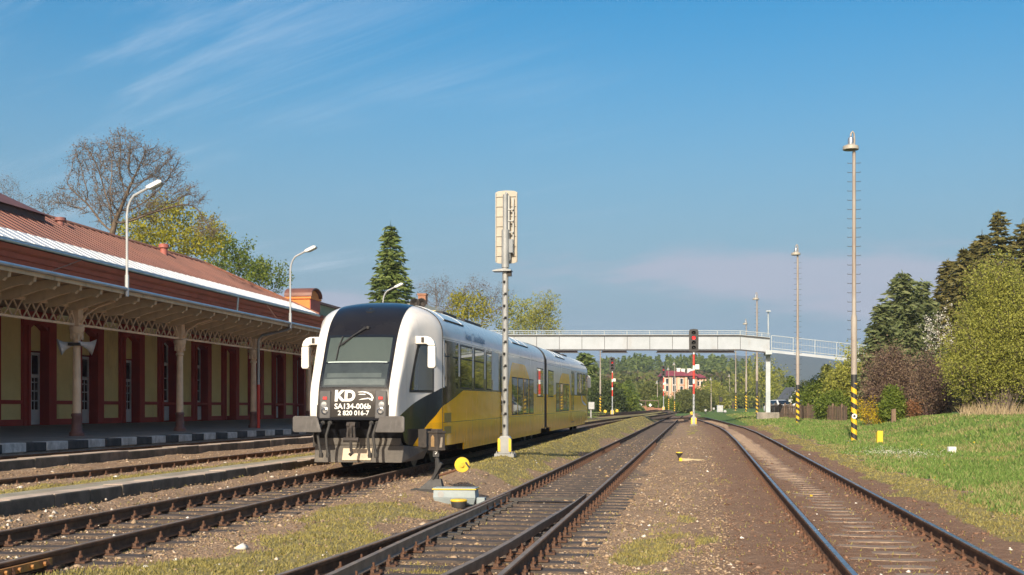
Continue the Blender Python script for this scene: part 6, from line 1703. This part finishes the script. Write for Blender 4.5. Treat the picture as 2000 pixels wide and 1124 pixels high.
def make_car(label, paint):
    T = thing('parked_car', label, 'car')
    def loft(b, rows):   # rows of (y, half width, z) per ring
        pass
    b = MB(); n = 0
    prof = [(-2.05, .42, .70, .74), (-1.95, .30, .82, .80), (-1.2, .28, .86, .94), (-.65, .28, .86, .98), (.9, .28, .86, .98), (1.6, .28, .86, .96), (1.98, .32, .82, .86), (2.05, .45, .74, .72)]
    V = []
    for y, z0, hw_, z1 in prof: V += [(-hw_ * .92, y, z0), (-hw_, y, z0 + .2), (-hw_ * .97, y, z1 - .08), (-hw_ * .8, y, z1), (hw_ * .8, y, z1), (hw_ * .97, y, z1 - .08), (hw_, y, z0 + .2), (hw_ * .92, y, z0)]
    k = len(prof)
    fs = [(i * 8 + j, i * 8 + (j + 1) % 8, (i + 1) * 8 + (j + 1) % 8, (i + 1) * 8 + j) for i in range(k - 1) for j in range(8)] + [tuple(range(8)), tuple((k - 1) * 8 + j for j in range(8))]
    b.add(V, fs); body = b.build('body', paint, T, smooth=35, fixn=True)
    b = MB(); prof = [(-1.15, .72, .95), (-.42, .58, 1.38), (.0, .57, 1.44), (.9, .57, 1.42), (1.65, .68, 1.02)]
    V = []
    for y, hw_, z1 in prof: V += [(-.80, y, .93), (-hw_, y, z1 - .03), (-hw_ * .85, y, z1), (hw_ * .85, y, z1), (hw_, y, z1 - .03), (.80, y, .93)]
    fs = [(i * 6 + j, i * 6 + (j + 1) % 6, (i + 1) * 6 + (j + 1) % 6, (i + 1) * 6 + j) for i in range(4) for j in range(6)]
    b.add(V, fs); b.build('cabin', paint, T, smooth=35, fixn=True)
    b = MB(); b.add([(-.66, -1.11, 1.0), (.66, -1.11, 1.0), (.52, -.46, 1.385), (-.52, -.46, 1.385)], [(0, 1, 2, 3)]); b.build('windscreen', M['win'], T)
    for s in (-1, 1):
        b = MB(); b.add([(s * .808, -.9, .98), (s * .808, 1.3, .98), (s * .60, .85, 1.37), (s * .60, -.35, 1.37)], [(0, 1, 2, 3)]); b.build('side_window', M['win'], T)
        b = MB(); b.lathe([(.05, -.02), (.11, 0), (.10, .03)], (s * .58, -2.02, .66), 12, 'y'); b.build('headlight', M['lens_dark'], T)
        b = MB(); b.box(*sorted((s * .86, s * 1.0)), -.72, -.60, .95, 1.08); b.build('wing_mirror', paint, T)
        for y in (-1.3, 1.3):
            b = MB(); b.lathe([(.12, -.1), (.29, -.1), (.31, -.05), (.31, .05), (.29, .1), (.12, .1)], (s * .74, y, .31), 18, 'x'); w = b.build('wheel', M['rubber'], T, smooth=30)
            b = MB(); b.lathe([(.18, -.11), (.04, -.105), (.04, .105), (.18, .11)], (s * .74, y, .31), 12, 'x'); b.build('rim', M['lamp_metal'], w)
    return T
car = make_car("silver-white car parked behind the picket fence beside the bridge column", pm('silver_car', (.80, .80, .80), (.74, .74, .74), 2, .3, .0, coat=.3))
p = at(1524, 800, 121); car.location = (p.x, p.y, gz(p.x, p.y) + .12); car.rotation_euler = (0, 0, math.radians(24))
car2 = make_car("white van-like car further right, half hidden by fence shrubs", pm('white_car', (.70, .72, .74), (.64, .66, .68), 2, .25, coat=.6))
p = at(1586, 800, 106); car2.location = (p.x, p.y, gz(p.x, p.y) + .1); car2.rotation_euler = (0, 0, math.radians(70))
p = at(1545, 796, 132); T = thing('garden_shed', "small white shed with a steep dark roof behind the fence", 'shed', (p.x, p.y, gz(p.x, p.y)), TH + .35)
b = MB(); b.box(-.85, .85, -.9, .9, 0, 1.7); b.prism([(-.85, 1.7), (.85, 1.7), (0, 2.75)], -.9, .9, 'y'); b.build('wall', M['white_paint'], T)
b = MB()
for s in (-1, 1): b.hexa([(s * .02, -1.05, 2.80), (s * 1.05, -1.05, 1.52), (s * 1.05, 1.05, 1.52), (s * .02, 1.05, 2.80), (s * .02, -1.05, 2.90), (s * 1.08, -1.05, 1.62), (s * 1.08, 1.05, 1.62), (s * .02, 1.05, 2.90)])
b.build('roof', pm('slate_roof', (.10, .11, .125), (.075, .08, .09), 3, .6), T, fixn=True)
p0 = at(1232, 796, 246); T = thing('brick_wall', "low red brick wall with gaps beside the far tracks", 'wall', (p0.x, p0.y, gz(p0.x, p0.y)), TH)
b = MB()
for a, c, h in ((0, 1.1, 2.0), (1.1, 3.2, .9), (3.3, 4.6, .7), (4.6, 6.3, .55)): b.box(a, c, -.2, .2, -.3, h)
b.box(-.1, 6.4, -.18, .18, -.3, .25); b.build('brickwork', M['brick'], T)
b = MB(); b.box(.05, 5.6, -.08, .08, 1.95, 2.08)
for x in (.1, 2.9, 5.5): b.box(x, x + .1, -.05, .05, -.2, 1.95)
b.build('frame', M['brown_beam'], T)
p = at(1350, 796, 300); T = thing('low_hut', "low dark hut with a pale roof edge below the house", 'hut', (p.x, p.y, gz(p.x, p.y)), TH)
b = MB(); b.box(-3.4, -.4, -1.5, 1.5, -.3, 2.1); b.build('wall', M['dark_steel'], T); b = MB(); b.box(-3.8, .8, -1.7, 1.7, 2.1, 2.4); b.build('roof', pm('pale_roof_edge', (.5, .47, .38), (.4, .38, .3), 2, .7), T)

# peach house with red roofs, far down the line
hz_ = 400.0; p = at(1322, 796, hz_)
H_ = thing('house', "peach two-storey house with wine-red roof and white chimneys far down the line", 'house', (p.x, p.y, gz(p.x, p.y)), TH)
s_ = hz_ / FPX
hx = lambda px: (px - 1322) * s_
hzv = lambda py: CZ + (HY - py) * s_ - H_.location.z
M['peach'] = pm('peach_render', (.52, .29, .18), (.45, .24, .15), .15, .85)
M['peach_trim'] = pm('pale_peach_trim', (.74, .50, .36), (.66, .44, .31), .3, .85)
M['wine_roof'] = pm('wine_red_tiles', (.30, .05, .065), (.24, .042, .055), .3, .7)
zw = hzv(735)
b = MB(); b.box(hx(1296), hx(1341), 0, 11, -1, zw); b.box(hx(1341) + .01, hx(1362), 1.2, 11, -1, zw + .3); b.box(hx(1362) + .01, hx(1382), 3, 12, -1, zw - .6); b.build('wall', M['peach'], H_)
b = MB()
for px in (1297, 1309, 1325, 1340.2): b.box(hx(px) - .35, hx(px) + .35, -.16, -.003, -1, zw - .01)
b.box(hx(1296), hx(1341), -.12, -.004, hzv(750) - .15, hzv(750) + .15) if False else b.box(hx(1296.9), hx(1308.4), -.12, -.004, hzv(750) - .15, hzv(750) + .15)
for px in (1364, 1369.5, 1376, 1381): b.box(hx(px) - .25, hx(px) + .25, 2.86, 2.997, -1, zw - .62)
b.build('pilaster', M['peach_trim'], H_)
for (px, py, w, h) in ((1303, 745, 1.1, 2.0), (1316.5, 744, 1.2, 2.6), (1331, 745, 1.1, 2.0), (1303, 759, 1.1, 2.0), (1317, 759, 1.2, 2.2), (1331, 760, 1.1, 1.9)):
    b = MB(); b.box(hx(px) - w / 2, hx(px) + w / 2, -.14, -.002, hzv(py) - h / 2, hzv(py) + h / 2); w_ = b.build('window', M['white_paint'], H_); b = MB(); b.box(hx(px) - w / 2 + .14, hx(px) + w / 2 - .14, -.16, -.142, hzv(py) - h / 2 + .14, hzv(py) + h / 2 - .14); b.build('pane', M['dark_glass'], w_)
for (px, py, w, h) in ((1350, 746, 1.6, 2.6), (1350, 760, 1.6, 2.0), (1366.5, 749, .8, 1.6), (1373, 749, .8, 1.6), (1379, 749, .8, 1.6)):
    yy = 1.2 if px < 1362 else 3.0
    b = MB(); b.box(hx(px) - w / 2, hx(px) + w / 2, yy - .14, yy - .002, hzv(py) - h / 2, hzv(py) + h / 2); w_ = b.build('window', M['white_paint'], H_); b = MB(); b.box(hx(px) - w / 2 + .14, hx(px) + w / 2 - .14, yy - .16, yy - .142, hzv(py) - h / 2 + .14, hzv(py) + h / 2 - .14); b.build('pane', M['dark_glass'], w_)
def hip(b, x0, x1, y0, y1, z, h, inset):
    b.add([(x0, y0, z), (x1, y0, z), (x1, y1, z), (x0, y1, z), (x0 + inset, (y0 + y1) / 2, z + h), (x1 - inset, (y0 + y1) / 2, z + h)], [(0, 1, 5, 4), (1, 2, 5), (2, 3, 4, 5), (3, 0, 4), (3, 2, 1, 0)])
b = MB(); hip(b, hx(1291.5), hx(1345.5), -1, 12, zw + .02, hzv(724) - zw, 1.2)
b.prism([(hx(1339), zw + .1), (hx(1365), zw + .1), (hx(1352), hzv(724.5))], .3, 11, 'y')
hip(b, hx(1359), hx(1385.5), 2, 13, zw - .55, hzv(729) - zw + .55, 2.2); b.build('roof', M['wine_roof'], H_, fixn=True)
b = MB(); b.prism([(hx(1341.5), zw - .8), (hx(1362), zw - .8), (hx(1352), hzv(726.5) - .4)], .95, 1.195, 'y'); b.build('gable', pm('dark_gable_boards', (.10, .06, .05), (.07, .045, .04), 1, .8), H_)
for px, py in ((1329, 720), (1338, 721.5), (1350, 721), (1356, 722)):
    b = MB(); b.box(hx(px) - .55, hx(px) + .55, 4.6, 5.8, zw + .5, hzv(py)); b.box(hx(px) - .68, hx(px) + .68, 4.5, 5.9, hzv(py) + .01, hzv(py) + .28); b.build('chimney', M['white_paint'], H_)

# small brick house behind the railcar, only its chimney and roof edge show
p = at(800, 796, 92); T = thing('yard_building', "low building behind the railcar with a brown brick chimney", 'building', (p.x, p.y, gz(p.x, p.y)))
zt2 = at(800, 597, 92).z - gz(p.x, p.y)
b = MB(); b.box(-3.0, 2.0, 0, 8, -.2, zt2 - .4); b.build('wall', M['yellow_wall'], T); b = MB(); b.box(-3.2, 1.2, -.3, 8.2, zt2 - .39, zt2 + .1); b.build('roof', pm('white_roof_edge', (.7, .7, .68), (.6, .6, .58), 2, .6), T)
b = MB(); b.box(.42, 1.0, 1.0, 1.7, zt2 + .11, zt2 + .85); b.box(.36, 1.06, .95, 1.75, zt2 + .86, zt2 + .98); b.build('chimney', M['brick'], T)

# ------------------------------------------------------------------ hills and far woods
def ridge(name, label, Z, pxs, pys, depth, mat, seed, amp):
    V = []; n = len(pxs); rr = np.random.default_rng(seed)
    xs2 = np.linspace(pxs[0], pxs[-1], 90); ys2 = np.interp(xs2, pxs, pys)
    rows = 9; G_ = []
    for r in range(rows):
        t = r / (rows - 1)
        for x, y in zip(xs2, ys2):
            pt = at(x, HY, Z - depth * (1 - t)); full = at(x, y, Z).z
            G_.append((pt.x, pt.y, -2 + (full + 2) * t ** 1.25 + rr.normal(0, amp) * t))
    for x, y in zip(xs2, ys2):
        pt = at(x, HY, Z + depth); G_.append((pt.x, pt.y, -5))
    m = len(xs2); b = MB()
    b.add(G_, [(r * m + i, r * m + i + 1, (r + 1) * m + i + 1, (r + 1) * m + i) for r in range(rows) for i in range(m - 1)])
    o = b.build(name, mat, smooth=180); o['kind'] = 'structure'; return o
M['hill_wood'] = pm('wooded_hillside', (.055, .062, .028), (.034, .044, .022), .02, .95, 0, .8, .06)
M['far_hill'] = pm('far_wooded_hill', (.045, .055, .032), (.030, .042, .028), .004, .95, 0, .6, .02)
M['field'] = pm('hillside_turf', (.085, .10, .035), (.11, .10, .045), .02, .95)
far_px = [200, 700, 1000, 1100, 1200, 1300, 1400, 1440, 1500, 1560, 1620, 1680, 1760, 1900, 2200]
far_py = [770, 752, 722, 705, 708, 706, 700, 690, 687, 690, 703, 715, 720, 735, 760]
ridge('far_hill', '', 2600, far_px, far_py, 900, M['far_hill'], 5, 3)
np_px = [300, 800, 1000, 1100, 1160, 1240, 1330, 1420, 1500, 1600, 1750, 2100]
np_py = [786, 782, 776, 768, 762, 757, 757, 760, 768, 776, 783, 788]
ridge('wooded_hill', '', 640, np_px, np_py, 330, M['field'], 6, .5)
def near_ground(px, Z):
    full = at(px, float(np.interp(px, np_px, np_py)), 640).z; t = (Z - 310) / 330
    p = at(px, HY, Z)
    return p.x, p.y, (max(gz(p.x, min(p.y, 190)) if Z < 330 else 0, -2 + (full + 2) * max(t, 0) ** 1.25) if Z < 640 else full)
npr = np.random.default_rng(99)
def blob_template(seed, kind):
    r = np.random.default_rng(seed)
    if kind == 'round':
        n = 150; a = r.uniform(0, 6.283, n); c = r.uniform(-.8, 1, n); rad = r.uniform(.55, 1.0, n) ** .5
        q = np.sqrt(1 - c * c * .98); C = np.stack([np.cos(a) * q * rad * .36, np.sin(a) * q * rad * .36, .60 + c * rad * .38], -1)
        C += r.normal(0, .03, C.shape); return C, r.uniform(.035, .075, n), None
    n = 170; t = r.uniform(.06, 1, n) ** .8; a = r.uniform(0, 6.283, n); rad = (1.02 - t) * .20 * r.uniform(.55, 1.1, n) + .008
    return np.stack([np.cos(a) * rad, np.sin(a) * rad, t], -1), r.uniform(.03, .055, n), np.stack([np.cos(a), np.sin(a), np.full(n, -.4)], -1)
def forest(name, label, kind, leaf, n, pick, hr, seed):
    r = np.random.default_rng(seed); tmpl = [blob_template(seed + k, kind) for k in range(6)]
    b = MB()
    for _ in range(n):
        px, Z = pick(r)
        if 1262 < px < 1412 and Z < 445: continue
        x, y, z = near_ground(px, Z); H = r.uniform(*hr); C, s, dirs = tmpl[r.integers(6)]
        a = r.uniform(0, 6.283); ca, sa = math.cos(a), math.sin(a); w = r.uniform(.8, 1.25)
        P = np.stack([(C[:, 0] * ca - C[:, 1] * sa) * H * w + x, (C[:, 0] * sa + C[:, 1] * ca) * H * w + y, C[:, 2] * H + z], -1)
        leaf_cards(b, P, (s * H)[:, None], r, .7 if kind == 'round' else .45, dirs, .4)
        b.raw(np.array([[x - .15, y, z - 1], [x + .15, y, z - 1], [x + .05, y, z + H * .6], [x - .05, y, z + H * .6]]), np.array([[0, 1, 2, 3]]))
    o = b.build(name, leaf); tag(o, label, 'woodland', kind='stuff'); return o
forest('far_conifers', "dark blue-green conifer wood along the ridge under the footbridge", 'cone', L['spruce'], 330, lambda r: (r.uniform(1000, 1480), r.uniform(560, 660)), (12, 17), 1)
forest('far_conifers', "dark conifers dense on the ridge right above the house", 'cone', L['spruce'], 150, lambda r: (r.choice([r.normal(1235, 30), r.normal(1370, 50)]), r.uniform(540, 640)), (13, 18), 7)
forest('far_woodland', "olive-brown spring woodland on the slope under the footbridge", 'round', L['far_olive'], 260, lambda r: (r.uniform(1060, 1480), r.uniform(380, 540)), (8, 12), 2)
forest('far_woodland', "brownish leafless woodland in the middle of the slope", 'round', L['brownleaf'], 230, lambda r: (r.uniform(1100, 1460), r.uniform(360, 540)), (8, 12), 3)
forest('far_woodland', "fresh green trees scattered behind the house", 'round', L['willow'], 120, lambda r: (r.choice([r.uniform(1080, 1290), r.uniform(1380, 1520)]), r.uniform(330, 470)), (8, 13), 4)
forest('far_woodland', "wooded belt spreading beyond the right-hand trees", 'round', L['far_olive'], 170, lambda r: (r.uniform(1460, 2150), r.uniform(360, 620)), (6, 9.5), 5)
forest('far_woodland', "woodland continuing behind the railcar and station", 'round', L['far_olive'], 160, lambda r: (r.uniform(620, 1090), r.uniform(260, 500)), (9, 14), 6)
# ------------------------------------------------------------------ stones, turf and grass
def islandmat(name, cols, rough=.9):
    m, t, b = nmat(name); gi = t.nodes.new("ShaderNodeNewGeometry")
    c = ramp(t, E(t, gi.outputs['Random Per Island']), cols); t.links.new(c.k, b.inputs['Base Color']); b.inputs['Roughness'].default_value = rough; b.inputs['Specular IOR Level'].default_value = .2
    return m
M['stone'] = islandmat('ballast_chips', [(0, (.17, .118, .075)), (.35, (.26, .182, .115)), (.62, (.34, .243, .155)), (.90, (.41, .30, .20)), (.975, (.47, .37, .27)), (1, (.64, .56, .46))])
M['stone_rust'] = islandmat('rusty_chips', [(0, (.10, .056, .038)), (.4, (.18, .098, .064)), (.75, (.25, .145, .095)), (1, (.34, .23, .16))])
M['pebble'] = islandmat('pale_pebbles', [(0, (.50, .45, .38)), (.5, (.66, .62, .55)), (.85, (.78, .76, .70)), (1, (.55, .32, .18))])
npr = np.random.default_rng(2024)
def ground_at(X, D): return g(X, D) + relief(X, D)
def stones(name, label, mat, X, D, size, kind='stuff'):
    n = len(X); z = ground_at(X, D)
    base = np.array([[1, 0, 0], [0, 1, 0], [-1, 0, 0], [0, -1, 0], [0, 0, .8], [0, 0, -.8]], float)
    V = base[None] * npr.uniform(.6, 1.3, (n, 6, 1)) + npr.normal(0, .18, (n, 6, 3)); V[:, :, 2] *= npr.uniform(.45, .9, (n, 1))
    a = npr.uniform(0, 6.283, n); ca, sa = np.cos(a)[:, None], np.sin(a)[:, None]
    x = V[:, :, 0] * ca - V[:, :, 1] * sa; y = V[:, :, 0] * sa + V[:, :, 1] * ca
    P = np.stack([x * size[:, None] + X[:, None], y * size[:, None] + D[:, None], V[:, :, 2] * size[:, None] + (z + size * .12)[:, None]], -1)
    F = np.array([[0, 1, 4], [1, 2, 4], [2, 3, 4], [3, 0, 4], [1, 0, 5], [2, 1, 5], [3, 2, 5], [0, 3, 5]])
    b = MB(); b.raw(P.reshape(-1, 3), ((np.arange(n) * 6)[:, None, None] + F[None]).reshape(-1, 3))
    o = b.build(name, mat); tag(o, label, 'gravel', kind=kind); return o
def sample(n, x0, x1, d0, d1, p=1.0):
    u = npr.random(n); D = 1 / (1 / d0 + u * (1 / d1 - 1 / d0)) if p == 1.0 else d0 + (d1 - d0) * u ** p
    return npr.uniform(x0, x1, n), D
X, D = sample(150000, -13.2, 4.8, 8.5, 60)
on_slab = (X < -8.7) & (X > -9.66) | (X < -13.1)
moss_ = m_moss(X, D); gr_ = m_grass(X, D)
keep = ~on_slab & (npr.random(len(X)) > moss_ * .85) & (gr_ < .5) & (vnoise(X, D, 1.9, 71) + npr.random(len(X)) * .7 > np.where(np.abs(X - right_x(D)) < 1.6, .95, .62))
X, D = X[keep], D[keep]; rust_ = np.abs(X - right_x(D)) < 1.75 + npr.normal(0, .15, len(X))
sz = npr.lognormal(-4.62, .48, len(X)) * np.where(rust_, .85, 1) * (1 + D / 60)
stones('ballast_stones', "brown and tan chippings strewn over the yard between the tracks", M['stone'], X[~rust_], D[~rust_], sz[~rust_])
stones('ballast_stones', "rust-brown chippings filling the right-hand curving track", M['stone_rust'], X[rust_], D[rust_], sz[rust_])
X, D = sample(520, -12.5, 3.9, 9, 50); k = ~((X < -8.7) & (X > -9.66)) & (m_grass(X, D) < .4) & (vnoise(X, D, .8, 55) > .45); X, D = X[k], D[k]
xa = np.concatenate([X, npr.normal(-7.35, .18, 60), npr.normal(-8.0, .2, 90), npr.normal(-7.0, .35, 25), npr.normal(-8.05, .15, 60)]); da = np.concatenate([D, npr.normal(11.0, .5, 60), npr.uniform(12.2, 15.5, 90), npr.normal(11.2, .9, 25), npr.uniform(16, 25, 60)])
stones('pale_pebbles', "scattered white pebbles on the gravel and between the sleepers", M['pebble'], xa, da, npr.lognormal(-3.95, .42, len(xa)) * (1 + da / 70))

def blades(name, label, mats, X, D, h, w, lean, cat, mi=None, z=None):
    n = len(X); z = ground_at(X, D) if z is None else z; a = npr.uniform(0, 6.283, n)
    ux, uy = np.cos(a) * w, np.sin(a) * w; tx, ty = npr.normal(0, 1, n) * h * lean, npr.normal(0, 1, n) * h * lean
    B0_ = np.stack([X - ux, D - uy, z - .01], -1); B1_ = np.stack([X + ux, D + uy, z - .01], -1); T_ = np.stack([X + tx, D + ty, z + h], -1)
    b = MB(); V = np.stack([B0_, B1_, T_], 1)
    if mi is None: mi = np.zeros(n, int)
    for q in range(len(mats)):
        s = mi == q
        if s.any(): b.mat(q); b.raw(V[s].reshape(-1, 3), (np.arange(s.sum()) * 3)[:, None] + np.arange(3)[None])
    o = b.build(name, mats); tag(o, label, cat, kind='stuff'); return o
L['turf'] = leafmat('short_mossy_turf', [(.0, (.21, .175, .06)), (.45, (.31, .265, .085)), (.8, (.38, .32, .11)), (1, (.40, .30, .16))], .3, .8)
L['grass'] = leafmat('meadow_grass', [(.0, (.12, .19, .04)), (.5, (.20, .31, .07)), (.85, (.29, .38, .10)), (1, (.40, .38, .16))], .4, .6)
L['drygrass'] = leafmat('straw_grass', [(.0, (.26, .23, .09)), (.5, (.36, .33, .13)), (1, (.45, .38, .20))], .35, .7)
# mossy turf between the tracks
X, D = sample(330000, -11.0, 4.9, 8.5, 110)
mm = m_moss(X, D) * .9 + .03; k = (npr.random(len(X)) < mm * (.35 + .9 * vnoise(X, D, 3.7, 61))) & ~((X < -8.7) & (X > -9.66)); X, D = X[k], D[k]
q = np.minimum(np.abs(np.abs(X - TX) - .75), np.minimum(np.abs(np.abs(X - MX) - .75), np.abs(np.abs(X - right_x(D)) - .75))) > .09; X, D = X[q], D[q]
h = npr.uniform(.010, .036, len(X)) * (1 + .5 * vnoise(X, D, 2.2, 62)); blades('moss_turf', "yellow-green mossy turf creeping between the tracks", [L['turf'], L['drygrass']], X, D, h, .006 + .0005 * D, .55, 'turf', (npr.random(len(X)) < .22).astype(int))
# grassy verge on the right
X, D = sample(420000, 3.7, 26, 11, 150)
kk = (npr.random(len(X)) < m_grass(X, D)) & (X < 6 + D * .42); X, D = X[kk], D[kk]
tall = vnoise(X, D, .45, 63) * .6 + vnoise(X, D, 1.6, 64) * .4
h = (.05 + .13 * tall * npr.uniform(.5, 1.2, len(X))) * (.55 + .45 * np.clip((X - 4) / 2, 0, 1)); dry = (npr.random(len(X)) < .10 + .35 * np.exp(-((X - 4.5) / .5) ** 2) + .45 * (vnoise(X, D, .7, 65) > .62)).astype(int)
blades('verge_grass', "bright green grass verge right of the curving track", [L['grass'], L['drygrass']], X, D, h, .006 + .00055 * D, .5, 'grass', dry)
# grass beyond the low platforms on the far left and along the yard's far end
X, D = sample(60000, -40, -9.8, 86, 190, 1.0); kk = npr.random(len(X)) < np.maximum(m_grass(X, D), m_moss(X, D)); X, D = X[kk], D[kk]
blades('verge_grass', "grass around the far yard left of the tracks", [L['grass'], L['drygrass']], X, D, npr.uniform(.06, .2, len(X)), .05, .5, 'grass', (npr.random(len(X)) < .3).astype(int))
# white and yellow flowers in the verge
def flowers(n, cx, cd, sx, sy, name, label, mat, r):
    X = npr.normal(cx, sx, n); D = npr.normal(cd, sy, n); z = ground_at(X, D) + npr.uniform(.06, .14, n)
    C = np.stack([X, D, z], -1); b = MB(); leaf_cards(b, C, r, npr, .9, np.tile([[1.0, 0, .2]], (n, 1)), .5); o = b.build(name, mat); tag(o, label, 'flowers', kind='stuff')
p = at(1755, 893, 36); flowers(800, p.x, p.y, .55, 1.6, 'white_flowers', "patch of small white flowers in the grass below the nearest mast", L['white'], .010)
p = at(1820, 880, 36); flowers(60, p.x, p.y, 2.8, 8.0, 'dandelions', "yellow dandelions dotted over the grass verge", L['yellow'], .025)
# ------------------------------------------------------------------ the air
b = MB(); b.box(-3650, 3650, -70, 4150, -12, 170)
m, t, bs = nmat('valley_haze'); t.nodes.remove(bs)
pv_ = t.nodes.new("ShaderNodeVolumePrincipled"); pv_.inputs['Color'].default_value = (.62, .78, 1.0, 1); pv_.inputs['Density'].default_value = .00020
pv_.inputs['Anisotropy'].default_value = 0.0
t.links.new(pv_.outputs[0], t.nodes["Material Output"].inputs['Volume'])
hz = b.build('haze', m); hz['kind'] = 'stuff'; hz['label'] = "thin blue haze filling the valley"; hz['category'] = 'haze'
